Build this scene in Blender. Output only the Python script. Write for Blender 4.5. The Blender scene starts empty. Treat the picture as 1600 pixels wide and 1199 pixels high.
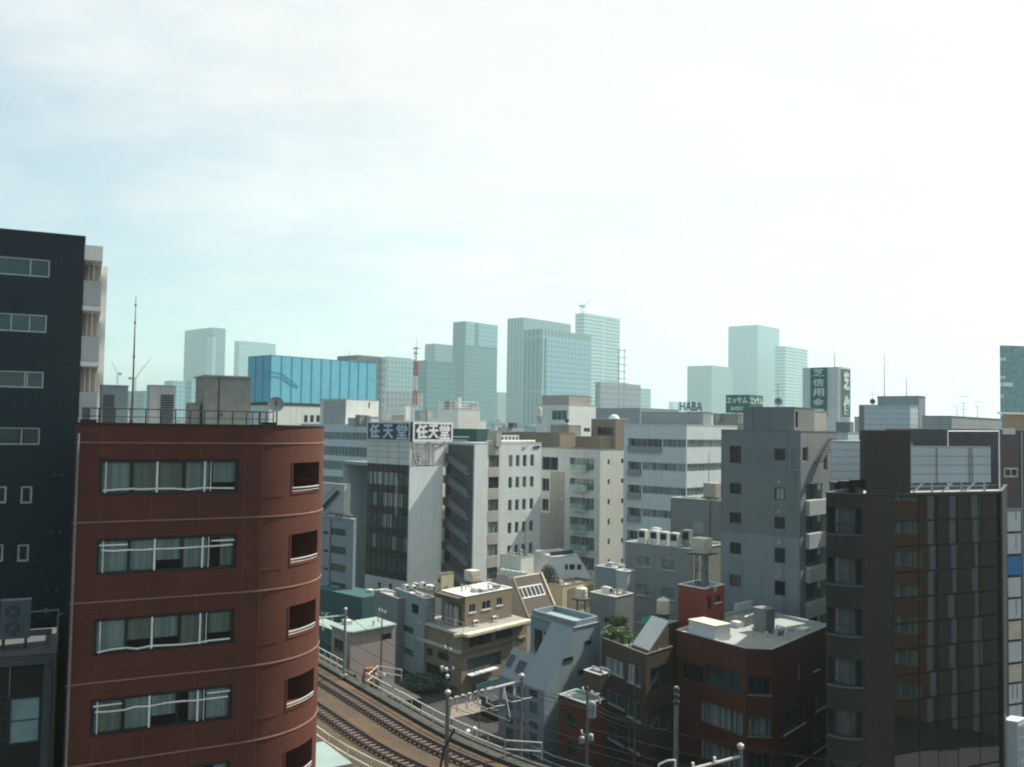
import bpy, bmesh, math, random
from mathutils import Vector, Matrix
random.seed(7)
sc = bpy.context.scene
COL = sc.collection
R = math.radians

# ------------------------------------------------------------------ camera
FPX, CX, CY, EYE = 1450.0, 800.0, 599.5, 30.0
PITCH, ROLL = math.atan(68.5 / FPX), math.radians(0.92)
F_ = Vector((0, math.cos(PITCH), math.sin(PITCH)))
U0 = Vector((0, -math.sin(PITCH), math.cos(PITCH)))
R0 = Vector((1, 0, 0))
R_ = R0 * math.cos(ROLL) + U0 * math.sin(ROLL)
U_ = U0 * math.cos(ROLL) - R0 * math.sin(ROLL)
CAM = Vector((0, 0, EYE))
cd = bpy.data.cameras.new('camera'); cam = bpy.data.objects.new('camera', cd); COL.objects.link(cam)
cd.sensor_width = 36; cd.lens = 36 * FPX / 1600; cd.clip_start = .5; cd.clip_end = 20000
m = Matrix.Identity(4)
for i, v in enumerate((R_, U_, -F_)):
    for j in range(3): m[j][i] = v[j]
m.translation = CAM
cam.matrix_world = m
sc.camera = cam

def ray(px, py):
    d = F_ * FPX + R_ * (px - CX) + U_ * (CY - py)
    return d / d.y
def at(px, py, Y): return CAM + ray(px, py) * Y                 # survey point: image bearing at a measured distance
def onz(px, py, z):                                             # survey point on a known level
    d = ray(px, py); return CAM + d * ((z - EYE) / d.z)
def az(a): return Vector((math.sin(R(a)), math.cos(R(a)), 0))
def zat(px, py, Y): return at(px, py, Y).z

# ------------------------------------------------------------------ materials
MATS = {}
def nt(name):
    m = bpy.data.materials.new(name); m.use_nodes = True
    t = m.node_tree; b = t.nodes['Principled BSDF']
    return m, t, b
def N(t, ty, **kw):
    n = t.nodes.new(ty)
    for k, v in kw.items(): setattr(n, k, v)
    return n
def link(t, a, b): t.links.new(a, b)
def mixc(t, fac, a, b, blend='MIX'):
    n = N(t, 'ShaderNodeMix', data_type='RGBA', blend_type=blend)
    for s, v in ((n.inputs[0], fac), (n.inputs[6], a), (n.inputs[7], b)):
        if hasattr(v, 'is_output'): link(t, v, s)
        elif isinstance(v, (int, float)): s.default_value = v
        else: s.default_value = (*v, 1)
    return n.outputs[2]
def noise(t, vec, scale, detail=4, rough=.55):
    n = N(t, 'ShaderNodeTexNoise'); n.inputs['Scale'].default_value = scale
    n.inputs['Detail'].default_value = detail; n.inputs['Roughness'].default_value = rough
    link(t, vec, n.inputs['Vector']); return n.outputs[0]
def mapped(t, src, sx, sy, sz):
    mp = N(t, 'ShaderNodeMapping'); mp.inputs['Scale'].default_value = (sx, sy, sz)
    link(t, src, mp.inputs['Vector']); return mp.outputs[0]
def ramp(t, fac, a, b):
    n = N(t, 'ShaderNodeMapRange'); n.inputs[1].default_value = a; n.inputs[2].default_value = b
    link(t, fac, n.inputs[0]); return n.outputs[0]
def weather(t, base, streak=.35, blotch=.25):
    """base colour + rain streaks + blotches of grime that belong to the surface"""
    tc = N(t, 'ShaderNodeTexCoord')
    o = tc.outputs['Object']
    s = ramp(t, noise(t, mapped(t, o, 1.6, 1.6, .09), 1.0, 5, .6), .52, .80)
    b = ramp(t, noise(t, o, .35, 5, .6), .45, .75)
    dark = tuple(c * .45 for c in (base if not hasattr(base, 'is_output') else (.2, .2, .2)))
    if hasattr(base, 'is_output'):
        c = mixc(t, 1, base, (.5, .5, .48), 'MULTIPLY')
    else: c = dark
    m1 = N(t, 'ShaderNodeMath', operation='MULTIPLY'); link(t, s, m1.inputs[0]); m1.inputs[1].default_value = streak
    m2 = N(t, 'ShaderNodeMath', operation='MULTIPLY'); link(t, b, m2.inputs[0]); m2.inputs[1].default_value = blotch
    mx = N(t, 'ShaderNodeMath', operation='MAXIMUM'); link(t, m1.outputs[0], mx.inputs[0]); link(t, m2.outputs[0], mx.inputs[1])
    return mixc(t, mx.outputs[0], base, c)
def plaster(name, col, rough=.85, streak=.4, blotch=.25, spec=.3):
    m, t, b = nt(name)
    link(t, weather(t, col, streak, blotch), b.inputs['Base Color'])
    b.inputs['Roughness'].default_value = rough; b.inputs['Specular IOR Level'].default_value = spec
    MATS[name] = m; return m
def two_tone(name, col, low, z, umax):
    """two paints on one wall, the lower coat ending at height z"""
    m, t, b = nt(name); uv = N(t, 'ShaderNodeUVMap'); sp = N(t, 'ShaderNodeSeparateXYZ'); link(t, uv.outputs[0], sp.inputs[0])
    a = N(t, 'ShaderNodeMath', operation='LESS_THAN'); link(t, sp.outputs[1], a.inputs[0]); a.inputs[1].default_value = z
    c = N(t, 'ShaderNodeMath', operation='LESS_THAN'); link(t, sp.outputs[0], c.inputs[0]); c.inputs[1].default_value = umax
    f = N(t, 'ShaderNodeMath', operation='MULTIPLY'); link(t, a.outputs[0], f.inputs[0]); link(t, c.outputs[0], f.inputs[1])
    link(t, mixc(t, f.outputs[0], weather(t, col, .5, .3), weather(t, low, .6, .3)), b.inputs['Base Color']); b.inputs['Roughness'].default_value = .85
    MATS[name] = m; return m
def brick(name, c1, c2, mortar, w, h, ms, rough=.7, streak=.25, blotch=.25, off=0.0, spec=.25, bump=0):
    """tiles / panels / window bands measured in metres along the wall's own UV"""
    m, t, b = nt(name)
    uv = N(t, 'ShaderNodeUVMap')
    br = N(t, 'ShaderNodeTexBrick'); br.offset = off; br.offset_frequency = 2; br.squash = 1
    br.inputs['Color1'].default_value = (*c1, 1); br.inputs['Color2'].default_value = (*c2, 1); br.inputs['Mortar'].default_value = (*mortar, 1)
    br.inputs['Scale'].default_value = 1; br.inputs['Mortar Size'].default_value = ms; br.inputs['Mortar Smooth'].default_value = .1
    br.inputs['Brick Width'].default_value = w; br.inputs['Row Height'].default_value = h
    link(t, uv.outputs[0], br.inputs['Vector'])
    link(t, weather(t, br.outputs[0], streak, blotch), b.inputs['Base Color'])
    b.inputs['Roughness'].default_value = rough; b.inputs['Specular IOR Level'].default_value = spec
    MATS[name] = m; return m
def simple(name, col, rough=.6, metal=0.0, spec=.5, var=.2):
    m, t, b = nt(name)
    tc = N(t, 'ShaderNodeTexCoord')
    f = ramp(t, noise(t, tc.outputs['Object'], 1.7, 4, .6), .35, .75)
    link(t, mixc(t, f, col, tuple(c * (1 - var * 1.5) for c in col)), b.inputs['Base Color'])
    b.inputs['Roughness'].default_value = rough; b.inputs['Metallic'].default_value = metal
    b.inputs['Specular IOR Level'].default_value = spec
    MATS[name] = m; return m
def glass(name, col, ior=1.6, rough=.05, curtain=None, wob=.02):
    """window glass in front of a dark room or drawn curtains"""
    m, t, b = nt(name)
    tc = N(t, 'ShaderNodeTexCoord'); o = tc.outputs['Object']
    if curtain:
        f = ramp(t, noise(t, mapped(t, o, 5, 5, .02), 1.0, 3, .6), .42, .58)
        link(t, mixc(t, f, col, curtain), b.inputs['Base Color'])
    else:
        f = ramp(t, noise(t, mapped(t, o, .6, .6, .5), 1.0, 3, .6), .4, .7)
        link(t, mixc(t, f, col, tuple(c * .5 for c in col)), b.inputs['Base Color'])
    b.inputs['Roughness'].default_value = rough; b.inputs['IOR'].default_value = ior
    if wob:
        bp = N(t, 'ShaderNodeBump'); bp.inputs['Strength'].default_value = .25; bp.inputs['Distance'].default_value = wob
        link(t, noise(t, o, .8, 1, .4), bp.inputs['Height']); link(t, bp.outputs[0], b.inputs['Normal'])
    MATS[name] = m; return m
def clear_glass(name):
    m, t, b = nt(name); t.nodes.remove(b)
    tr = N(t, 'ShaderNodeBsdfTransparent'); tr.inputs[0].default_value = (.80, .90, .86, 1)
    gl = N(t, 'ShaderNodeBsdfGlossy'); gl.inputs['Roughness'].default_value = .04
    fr = N(t, 'ShaderNodeFresnel'); fr.inputs[0].default_value = 1.6
    mx = N(t, 'ShaderNodeMixShader'); link(t, fr.outputs[0], mx.inputs[0]); link(t, tr.outputs[0], mx.inputs[1]); link(t, gl.outputs[0], mx.inputs[2])
    link(t, mx.outputs[0], t.nodes['Material Output'].inputs['Surface'])
    MATS[name] = m
    return m
def striped(name, c1, c2, scale, rough=.8):
    m, t, b = nt(name)
    tc = N(t, 'ShaderNodeTexCoord')
    f = ramp(t, noise(t, mapped(t, tc.outputs['Object'], scale, scale, .05), 1.0, 2, .5), .4, .6)
    link(t, mixc(t, f, c1, c2), b.inputs['Base Color']); b.inputs['Roughness'].default_value = rough
    MATS[name] = m; return m

# walls
brick('red_tile', (.118, .034, .021), (.088, .027, .017), (.082, .045, .034), .30, .10, .012, .65, .6, .5, .5, .2)
brick('brown_tile', (.085, .058, .045), (.07, .05, .04), (.06, .045, .038), .30, .10, .01, .55, .2, .2, .5)
brick('redbrown_tile', (.132, .034, .020), (.098, .027, .017), (.09, .045, .035), .30, .10, .012, .65, .5, .4, .5, .2)
brick('orange_tile', (.30, .14, .085), (.26, .12, .075), (.2, .12, .09), .3, .1, .01, .6, .3, .3, .5)
brick('dark_tile', (.021, .036, .043), (.018, .031, .038), (.014, .023, .028), .45, .15, .012, .5, .15, .2, .5)
brick('blackbrown_tile', (.047, .041, .034), (.040, .036, .030), (.02, .022, .02), .30, .10, .012, .5, .15, .2, .5)
brick('purple_brown', (.12, .095, .10), (.11, .088, .094), (.09, .075, .08), 1.2, .6, .015, .7, .2, .2, 0)
brick('white_panel', (.62, .66, .64), (.60, .64, .62), (.42, .45, .44), 2.4, 1.8, .02, .7, .4, .25, 0)
brick('pale_panel', (.60, .66, .64), (.58, .64, .62), (.45, .50, .49), 1.2, 3.4, .02, .7, .35, .25, 0)
brick('grey_panel', (.30, .34, .34), (.28, .32, .32), (.18, .2, .2), 1.8, 1.0, .02, .7, .25, .2, 0)
brick('siding', (.50, .58, .60), (.47, .55, .57), (.28, .33, .34), 40, .62, .035, .6, .2, .15, 0)
brick('bluegrey_siding', (.22, .28, .31), (.2, .26, .29), (.15, .19, .21), 1.2, 3.0, .015, .6, .2, .2, 0)
plaster('white_paint', (.72, .74, .70), streak=.55)
plaster('white_shade', (.60, .66, .65), streak=.5)
plaster('cream', (.64, .65, .59), streak=.55)
simple('mast_grey', (.13, .14, .14), .6)
simple('beam_metal', (.34, .35, .34), .5)
plaster('beige', (.40, .37, .32), streak=.4)
plaster('tan', (.23, .19, .135), streak=.5)
plaster('tan_dark', (.20, .165, .13), streak=.5)
plaster('grey_conc', (.22, .235, .225), streak=.6)
plaster('mid_grey', (.19, .205, .20), streak=.6, blotch=.35)
plaster('bluegrey_conc', (.26, .30, .31), streak=.35)
plaster('dark_conc', (.11, .12, .12), streak=.4)
plaster('pale_conc', (.42, .44, .42), streak=.45)
plaster('warm_grey', (.275, .28, .255), streak=.6, blotch=.3)
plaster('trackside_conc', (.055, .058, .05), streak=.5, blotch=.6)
plaster('old_conc', (.28, .28, .25), streak=.6, blotch=.5)
plaster('pinkgrey', (.32, .28, .26), streak=.5)
plaster('teal_paint', (.038, .10, .10), streak=.4)
plaster('roof_grey', (.36, .38, .36), streak=0, blotch=.5)
plaster('roof_pale', (.29, .32, .30), streak=0, blotch=.5)
plaster('roof_white', (.62, .63, .58), streak=0, blotch=.4)
plaster('roof_teal', (.25, .33, .31), streak=.2, blotch=.4)
plaster('roof_brown', (.09, .075, .065), streak=.2, blotch=.3)
plaster('blue_sheet', (.17, .50, .60), .6, streak=.25, blotch=.35)
plaster('blue_mark', (.09, .40, .53), .6, 0, 0)
plaster('blue_seam', (.04, .28, .46), .6, 0, 0)
plaster('red_paint', (.27, .055, .035), streak=.3)
plaster('yellow_wall', (.50, .45, .30), streak=.3)
simple('green_tarp', (.02, .30, .20))
simple('black_metal', (.012, .013, .014), .5)
simple('dark_metal', (.05, .055, .055), .5)
simple('grey_metal', (.30, .32, .32), .45, .3)
simple('pale_metal', (.46, .48, .46), .45)
simple('white_metal', (.78, .79, .76), .45)
simple('alu', (.50, .53, .52), .35, .4)
simple('brown_metal', (.10, .075, .06), .5)
simple('red_band', (.55, .13, .09))
simple('dark_interior', (.02, .02, .02), .9)
simple('tank_cream', (.66, .62, .48), .55)
simple('unit_white', (.70, .70, .64), .55)
simple('unit_grey', (.24, .29, .30), .55)
simple('unit_dim', (.13, .17, .18), .6)
simple('louvre_dark', (.07, .08, .085), .6)
simple('shed_grey', (.25, .265, .24), .7)
simple('navy', (.012, .045, .085), .5)
simple('navy_dark', (.008, .028, .05), .5)
simple('sign_white', (.80, .82, .80), .5)
simple('letter_pale', (.62, .68, .70), .5)
simple('sign_green', (.015, .16, .12), .5)
simple('letter_blue', (.06, .08, .20), .5)
simple('sign_blue', (.02, .22, .52), .5)
simple('rail_steel', (.06, .045, .038), .5, .2)
simple('sleeper_conc', (.15, .112, .095), .9)
simple('orange_paint', (.30, .115, .035))
simple('concrete_pole', (.20, .21, .20), .8)
simple('fence_pale', (.52, .52, .44), .6)
simple('joint_dim', (.135, .062, .048), .8)
simple('terracotta', (.26, .15, .105), .8)
simple('green_net', (.02, .10, .075), .8)
striped('blind_warm', (.50, .47, .40), (.36, .34, .29), 5)
striped('blind', (.66, .70, .66), (.46, .50, .48), 6)
glass('glass_dark', (.02, .028, .03))
glass('glass_green', (.16, .24, .22))
glass('glass_teal', (.05, .09, .09))
glass('glass_grey', (.10, .12, .115))
glass('glass_curtain', (.05, .07, .065), curtain=(.34, .38, .35))
glass('glass_brown', (.035, .033, .03), ior=1.7)
glass('mirror_dark', (.014, .015, .012), ior=3.8, rough=.02, wob=.0)
glass('balcony_glass', (.32, .48, .44), ior=1.5)
glass('tower_glass', (.11, .26, .28), ior=1.6, rough=.15, wob=0)
clear_glass('clear_glass')
# far tower facades (wall colour as joint, glass as cell)
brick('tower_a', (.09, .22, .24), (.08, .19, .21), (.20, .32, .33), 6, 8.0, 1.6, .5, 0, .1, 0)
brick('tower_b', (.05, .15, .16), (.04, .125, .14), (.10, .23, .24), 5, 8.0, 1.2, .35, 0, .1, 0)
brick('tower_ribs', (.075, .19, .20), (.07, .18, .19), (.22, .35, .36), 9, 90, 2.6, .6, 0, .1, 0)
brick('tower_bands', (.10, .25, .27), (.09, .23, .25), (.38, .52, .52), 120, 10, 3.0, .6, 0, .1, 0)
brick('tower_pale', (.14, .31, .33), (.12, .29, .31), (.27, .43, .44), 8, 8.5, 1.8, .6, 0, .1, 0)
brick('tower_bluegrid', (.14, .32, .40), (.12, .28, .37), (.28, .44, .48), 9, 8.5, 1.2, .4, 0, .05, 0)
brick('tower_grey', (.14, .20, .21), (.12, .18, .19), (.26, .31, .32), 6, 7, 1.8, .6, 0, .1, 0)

# ------------------------------------------------------------------ mesh builder
class MB:
    def __init__(s): s.v = []; s.f = []; s.uv = []
    def quad(s, a, b, c, d, uv=None):
        i = len(s.v); s.v += [Vector(a), Vector(b), Vector(c), Vector(d)]; s.f.append((i, i+1, i+2, i+3))
        s.uv.append(uv or ((0, 0), (1, 0), (1, 1), (0, 1)))
    def poly(s, pts, uv=None):
        i = len(s.v); s.v += [Vector(p) for p in pts]; s.f.append(tuple(range(i, i+len(pts))))
        s.uv.append(uv or [(p[0], p[1]) for p in pts])
    def hexa(s, b, t):
        """b, t: four bottom / top points, counter-clockwise from above"""
        s.poly(list(reversed(b))); s.poly(t)
        for k in range(4):
            j = (k+1) % 4
            w = (Vector(b[j]) - Vector(b[k])).length; h = (Vector(t[k]) - Vector(b[k])).length
            s.quad(b[k], b[j], t[j], t[k], ((0, 0), (w, 0), (w, h), (0, h)))
    def box(s, c, sx, sy, sz, ux=Vector((1, 0, 0)), uy=None):
        """c: centre of the base; ux, uy horizontal axes"""
        c = Vector(c); ux = Vector(ux).normalized(); uy = uy or Vector((-ux.y, ux.x, 0))
        a, b_ = ux * sx / 2, uy * sy / 2; z = Vector((0, 0, sz))
        b = [c-a-b_, c+a-b_, c+a+b_, c-a+b_]
        s.hexa(b, [p+z for p in b])
    def tube(s, p, q, r, n=6, r2=None, caps=True):
        p, q = Vector(p), Vector(q); d = (q-p)
        if d.length < 1e-6: return
        d.normalize(); a = d.orthogonal().normalized(); b = d.cross(a); r2 = r if r2 is None else r2
        A = [p+(a*math.cos(2*math.pi*k/n)+b*math.sin(2*math.pi*k/n))*r for k in range(n)]
        B = [q+(a*math.cos(2*math.pi*k/n)+b*math.sin(2*math.pi*k/n))*r2 for k in range(n)]
        for k in range(n):
            j = (k+1) % n; s.quad(A[k], A[j], B[j], B[k])
        if caps: s.poly(list(reversed(A))); s.poly(B)
    def bar(s, p, q, w, h):
        """square bar between two points"""
        s.tube(p, q, (w*w+h*h)**.5/2, 4)
    def path(s, pts, r, n=6):
        for a, b in zip(pts, pts[1:]): s.tube(a, b, r, n)
    def lathe(s, c, prof, n=16):
        c = Vector(c); rings = []
        for r, z in prof: rings.append([c+Vector((r*math.cos(2*math.pi*k/n), r*math.sin(2*math.pi*k/n), z)) for k in range(n)])
        for A, B in zip(rings, rings[1:]):
            for k in range(n):
                j = (k+1) % n; s.quad(A[k], A[j], B[j], B[k])
        s.poly(rings[-1]); s.poly(list(reversed(rings[0])))
    def build(s, name, mat, parent=None, origin=None):
        o_ = Vector(parent['_o']) if parent is not None and '_o' in parent else Vector((0, 0, 0))
        if origin is not None: o_ = Vector(origin)
        me = bpy.data.meshes.new(name)
        me.from_pydata([v-o_ for v in s.v], [], s.f)
        uvl = me.uv_layers.new(name='UVMap'); k = 0
        for u in s.uv:
            for c in u: uvl.data[k].uv = c; k += 1
        me.materials.append(MATS[mat] if isinstance(mat, str) else mat)
        o = bpy.data.objects.new(name, me); COL.objects.link(o)
        if parent is not None:
            o.parent = parent; o['_o'] = tuple(o_)
        else:
            o.location = o_; o['_o'] = tuple(o_)
        return o

def tag(o, label=None, cat=None, group=None, kind=None):
    if label: o['label'] = label
    if cat: o['category'] = cat
    if group: o['group'] = group
    if kind: o['kind'] = kind
    return o
def root(name, loc, label, cat, group=None):
    o = bpy.data.objects.new(name, None); COL.objects.link(o); o.location = Vector(loc); o['_o'] = tuple(loc)
    o.empty_display_size = .5
    return tag(o, label, cat, group)
def kids(o): return [c for c in bpy.data.objects if c.parent is o]
def copy_tree(o, parent=None):
    c = o.copy(); COL.objects.link(c)
    if parent is not None: c.parent = parent
    for ch in kids(o): copy_tree(ch, c)
    return c
def place(o, loc, rz=0, label=None, s=1, group=None):
    o.location = Vector(loc); o.rotation_euler = (0, 0, rz); o.scale = (s, s, s)
    if label: o['label'] = label
    if group: o['group'] = group
    return o

# ------------------------------------------------------------------ lettering
def text_geo(body, bold=0.0):
    c = bpy.data.curves.new('t', 'FONT'); c.body = body; c.offset = bold; c.resolution_u = 3
    o = bpy.data.objects.new('t', c); COL.objects.link(o)
    me = bpy.data.meshes.new_from_object(o.evaluated_get(bpy.context.evaluated_depsgraph_get()))
    bpy.context.view_layer.update()
    me = bpy.data.meshes.new_from_object(o.evaluated_get(bpy.context.evaluated_depsgraph_get()))
    vs = [v.co.copy() for v in me.vertices]; fs = [tuple(p.vertices) for p in me.polygons]
    bpy.data.objects.remove(o); bpy.data.curves.remove(c); bpy.data.meshes.remove(me)
    return vs, fs
def letters(items, mat, parent, P, ux, uz, thick=.05, name='lettering'):
    """items: (text, u0, v0, u1, v1, bold); P: board's lower left corner, ux right, uz up; letters stand proud of the board"""
    ux = Vector(ux).normalized(); uz = Vector(uz).normalized(); n = ux.cross(uz); out = None
    for body, u0, v0, u1, v1, bold in items:
        vs, fs = text_geo(body, bold); mb = MB()
        if not vs: continue
        x0 = min(v.x for v in vs); x1 = max(v.x for v in vs); y0 = min(v.y for v in vs); y1 = max(v.y for v in vs)
        W = []
        for v in vs:
            W.append(Vector(P)+ux*(u0+(v.x-x0)/(x1-x0)*(u1-u0))+uz*(v0+(v.y-y0)/(y1-y0)*(v1-v0))+n*thick)
        for f in fs:
            mb.poly([W[i] for i in f])
        from collections import Counter
        ed = Counter()
        for f in fs:
            for a, b in zip(f, f[1:]+f[:1]): ed[(a, b)] += 1
        for (a, b) in ed:
            if (b, a) not in ed: mb.quad(W[a]-n*thick, W[b]-n*thick, W[b], W[a])
        out = mb.build(name, mat, parent)
    return out

# ------------------------------------------------------------------ buildings
GA, GB = -48.0, 42.0          # street grid of the district beyond the tracks
class Bldg:
    def __init__(s, name, label, pts, z0, z1, wall, cat='building', group=None, parapet=.7, roof='roof_grey', coping='pale_metal', thick=.2, closed=True):
        s.p = [Vector((p[0], p[1], 0)) for p in pts]; s.z0, s.z1 = z0, z1; s.wall = wall; s.ph = parapet; s.roof = roof; s.cop = coping; s.t = thick
        c = sum(s.p, Vector((0, 0, 0))) / len(s.p)
        s.root = root(name, (c.x, c.y, z0), label, cat, group)
        n = len(s.p); s.d = []; s.n = []; s.len = []; s.cum = [0]
        for i in range(n):
            e = s.p[(i+1) % n] - s.p[i]; s.len.append(e.length); e.normalize(); s.d.append(e); s.n.append(Vector((e.y, -e.x, 0))); s.cum.append(s.cum[-1]+s.len[-1])
        s.vn = []
        for i in range(n):
            a, b = s.n[i-1], s.n[i]
            if a.dot(b) > .8:
                v = (a+b).normalized(); v = v / v.dot(a); s.vn.append(v)
            else: s.vn.append(None)
        s.op = []; s.extra = []
    def seg(s, u):
        for i in range(len(s.len)):
            if u <= s.cum[i+1] + 1e-6: return i
        return len(s.len)-1
    def pt(s, u, off=0, z=0, i=None):
        i = s.seg(u) if i is None else i
        k = u - s.cum[i]; f = k / s.len[i] if s.len[i] else 0; j = (i+1) % len(s.p)
        n = s.n[i]
        if f < 1e-4 and s.vn[i] is not None: n = s.vn[i]
        elif f > 1-1e-4 and s.vn[j] is not None: n = s.vn[j]
        q = s.p[i] + s.d[i]*k - n*off
        return Vector((q.x, q.y, z))
    def hit(s, px, py, segs=None, off=0):
        d = ray(px, py); best = None
        for i in (segs if segs is not None else range(len(s.p))):
            n = s.n[i]; den = d.dot(n)
            if den >= -1e-6 and segs is None: continue
            if abs(den) < 1e-6: continue
            t = (s.p[i] - n*off - CAM).dot(n) / den
            if t <= 0: continue
            q = CAM + d*t; k = (q - s.p[i]).dot(s.d[i])
            if segs is None and not (-1e-3 <= k <= s.len[i]+1e-3): continue
            if best is None or t < best[0]: best = (t, s.cum[i]+k, q.z, i)
        return best[1], best[2]
    def u(s, px, py, segs=None): return s.hit(px, py, segs)[0]
    def z(s, px, py, segs=None): return s.hit(px, py, segs)[1]
    def brk(s, a, b):
        return [a] + [c for c in s.cum[1:-1] if a+1e-4 < c < b-1e-4] + [b]
    def sbox(s, mb, a, b, z0, z1, o0, o1):
        """a bar that follows the wall from a to b, between inward offsets o0 (outer) and o1"""
        br = s.brk(a, b)
        for k in range(len(br)-1):
            x, y = br[k], br[k+1]; i = s.seg((x+y)/2)
            P = [s.pt(x, o0, z0, i), s.pt(y, o0, z0, i), s.pt(y, o1, z0, i), s.pt(x, o1, z0, i)]
            mb.hexa(P, [q + Vector((0, 0, z1-z0)) for q in P])
    def hole(s, a, b, z0, z1, depth): s.op.append((a, b, z0, z1, depth))
    def strip(s, name, mat, a, b, z0, z1, proud=.03, inn=0.0, parent=None):
        mb = MB(); s.sbox(mb, a, b, z0, z1, -proud, inn); return mb.build(name, mat, parent or s.root)
    def window(s, a, b, z0, z1, frame='alu', pane='glass_dark', mull=1, rails=0, fw=.07, d=.16, sill=None, name='window', fracs=None):
        if b < a: a, b = b, a
        if z1 < z0: z0, z1 = z1, z0
        s.op.append((a, b, z0, z1, d+.05))
        mb = MB(); o0, o1 = d-.06, d+.02
        s.sbox(mb, a, b, z0, z0+fw, o0, o1); s.sbox(mb, a, b, z1-fw, z1, o0, o1)
        s.sbox(mb, a, a+fw, z0+fw, z1-fw, o0, o1); s.sbox(mb, b-fw, b, z0+fw, z1-fw, o0, o1)
        fr = fracs if fracs is not None else [k/(mull+1) for k in range(1, mull+1)]
        for f in fr:
            c = a+(b-a)*f; s.sbox(mb, c-fw*.4, c+fw*.4, z0+fw, z1-fw, o0+.01, o1-.005)
        for k in range(1, rails+1):
            c = z0+(z1-z0)*k/(rails+1); s.sbox(mb, a+fw, b-fw, c-fw*.35, c+fw*.35, o0+.02, o1-.008)
        w = mb.build(name, frame, s.root)
        g = MB()
        br = s.brk(a, b)
        for x, y in zip(br, br[1:]):
            i = s.seg((x+y)/2)
            g.quad(s.pt(x, d, z0, i), s.pt(y, d, z0, i), s.pt(y, d, z1, i), s.pt(x, d, z1, i))
        g.build('pane', random.choice(pane) if isinstance(pane, (list, tuple)) else pane, w)
        if sill:
            sb = MB(); s.sbox(sb, a-.08, b+.08, z0-.10, z0-.003, -.09, .06); sb.build('sill', sill, w)
        return w
    def wpx(s, x0, y0, x1, y1, segs=None, **kw):
        """window surveyed by its corners on the facade"""
        xm, ym = (x0+x1)/2, (y0+y1)/2
        return s.window(s.u(x0, ym, segs), s.u(x1, ym, segs), s.z(xm, y1, segs), s.z(xm, y0, segs), **kw)
    def grid(s, cols, rows, xr, yr, segs=None, **kw):
        """cols: pixel spans read along row yr; rows: pixel spans read down column xr"""
        out = []
        for r0, r1 in rows:
            za, zb = s.z(xr, r1, segs), s.z(xr, r0, segs)
            for c0, c1 in cols:
                out.append(s.window(s.u(c0, yr, segs), s.u(c1, yr, segs), za, zb, **kw))
        return out
    def finish(s):
        mb = MB(); n = len(s.p)
        for i in range(n):
            a0, a1 = s.cum[i], s.cum[i+1]
            ops = [o for o in s.op if o[0] < a1-1e-4 and o[1] > a0+1e-4]
            us = sorted(set([a0, a1] + [round(x, 5) for o in ops for x in (max(o[0], a0), min(o[1], a1))]))
            zs = sorted(set([s.z0, s.z1] + [round(min(max(x, s.z0), s.z1), 5) for o in ops for x in (o[2], o[3])]))
            for x, y in zip(us, us[1:]):
                if y-x < 1e-4: continue
                cu = (x+y)/2; run = None
                col = [o for o in ops if o[0] < cu < o[1]]
                for z_, w in zip(zs, zs[1:]):
                    if w-z_ < 1e-4: continue
                    cz = (z_+w)/2
                    solid = not any(o[2] < cz < o[3] for o in col)
                    if solid: run = (run[0], w) if run else (z_, w)
                    if (not solid or w == zs[-1]) and run:
                        mb.quad(s.pt(x, 0, run[0], i), s.pt(y, 0, run[0], i), s.pt(y, 0, run[1], i), s.pt(x, 0, run[1], i),
                                ((x, run[0]), (y, run[0]), (y, run[1]), (x, run[1]))); run = None
            for o in ops:
                x, y = max(o[0], a0), min(o[1], a1); zb, zt, dp = max(o[2], s.z0), min(o[3], s.z1), o[4]
                Q = lambda u_, of, z_: s.pt(u_, of, z_, i)
                mb.quad(Q(x, 0, zb), Q(y, 0, zb), Q(y, dp, zb), Q(x, dp, zb)); mb.quad(Q(x, dp, zt), Q(y, dp, zt), Q(y, 0, zt), Q(x, 0, zt))
                if o[0] >= a0-1e-4: mb.quad(Q(x, 0, zb), Q(x, dp, zb), Q(x, dp, zt), Q(x, 0, zt))
                if o[1] <= a1+1e-4: mb.quad(Q(y, dp, zb), Q(y, 0, zb), Q(y, 0, zt), Q(y, dp, zt))
        s.wallobj = mb.build('wall', s.wall, s.root)
        def ins(off, z_):
            out = []
            for i in range(n):
                a, b = s.n[i-1], s.n[i]; v = (a+b); k = v.length
                v = v.normalized(); v = v / max(v.dot(a), .3)
                q = s.p[i] - v*off; out.append(Vector((q.x, q.y, z_)))
            return out
        rf = MB()
        if s.ph > 0:
            rf.poly(ins(s.t, s.z1-s.ph)); s.roofobj = rf.build('roof', s.roof, s.root)
            pr = MB(); A = ins(-.04, s.z1); B = ins(-.04, s.z1+.07); C = ins(s.t, s.z1+.07); D = ins(s.t, s.z1-s.ph)
            for k in range(n):
                j = (k+1) % n
                pr.quad(A[k], A[j], B[j], B[k]); pr.quad(B[k], B[j], C[j], C[k]); pr.quad(C[k], C[j], D[j], D[k])
            pr.build('parapet', s.cop, s.root)
        else:
            rf.poly(ins(0, s.z1)); s.roofobj = rf.build('roof', s.roof, s.root)
        return s
def corner_box(name, label, xc, Y, xl, xr, yt, wall, z0=0.0, A=GA, B=GB, la=None, lb=None, **kw):
    """building known by its nearest vertical edge (bearing xc, distance Y) and the bearings where its two visible faces end"""
    C = at(xc, yt, Y); a, b = az(A), az(B)
    def ln(px, d):
        r = ray(px, yt); k = r.x / r.y
        return (k*C.y - C.x) / (d.x - k*d.y)
    la = la or ln(xl, a); lb = lb or ln(xr, b)
    L, Rr = C+a*la, C+b*lb; K = C+a*la+b*lb
    return Bldg(name, label, [L, C, Rr, K], z0, C.z, wall, **kw)
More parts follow.
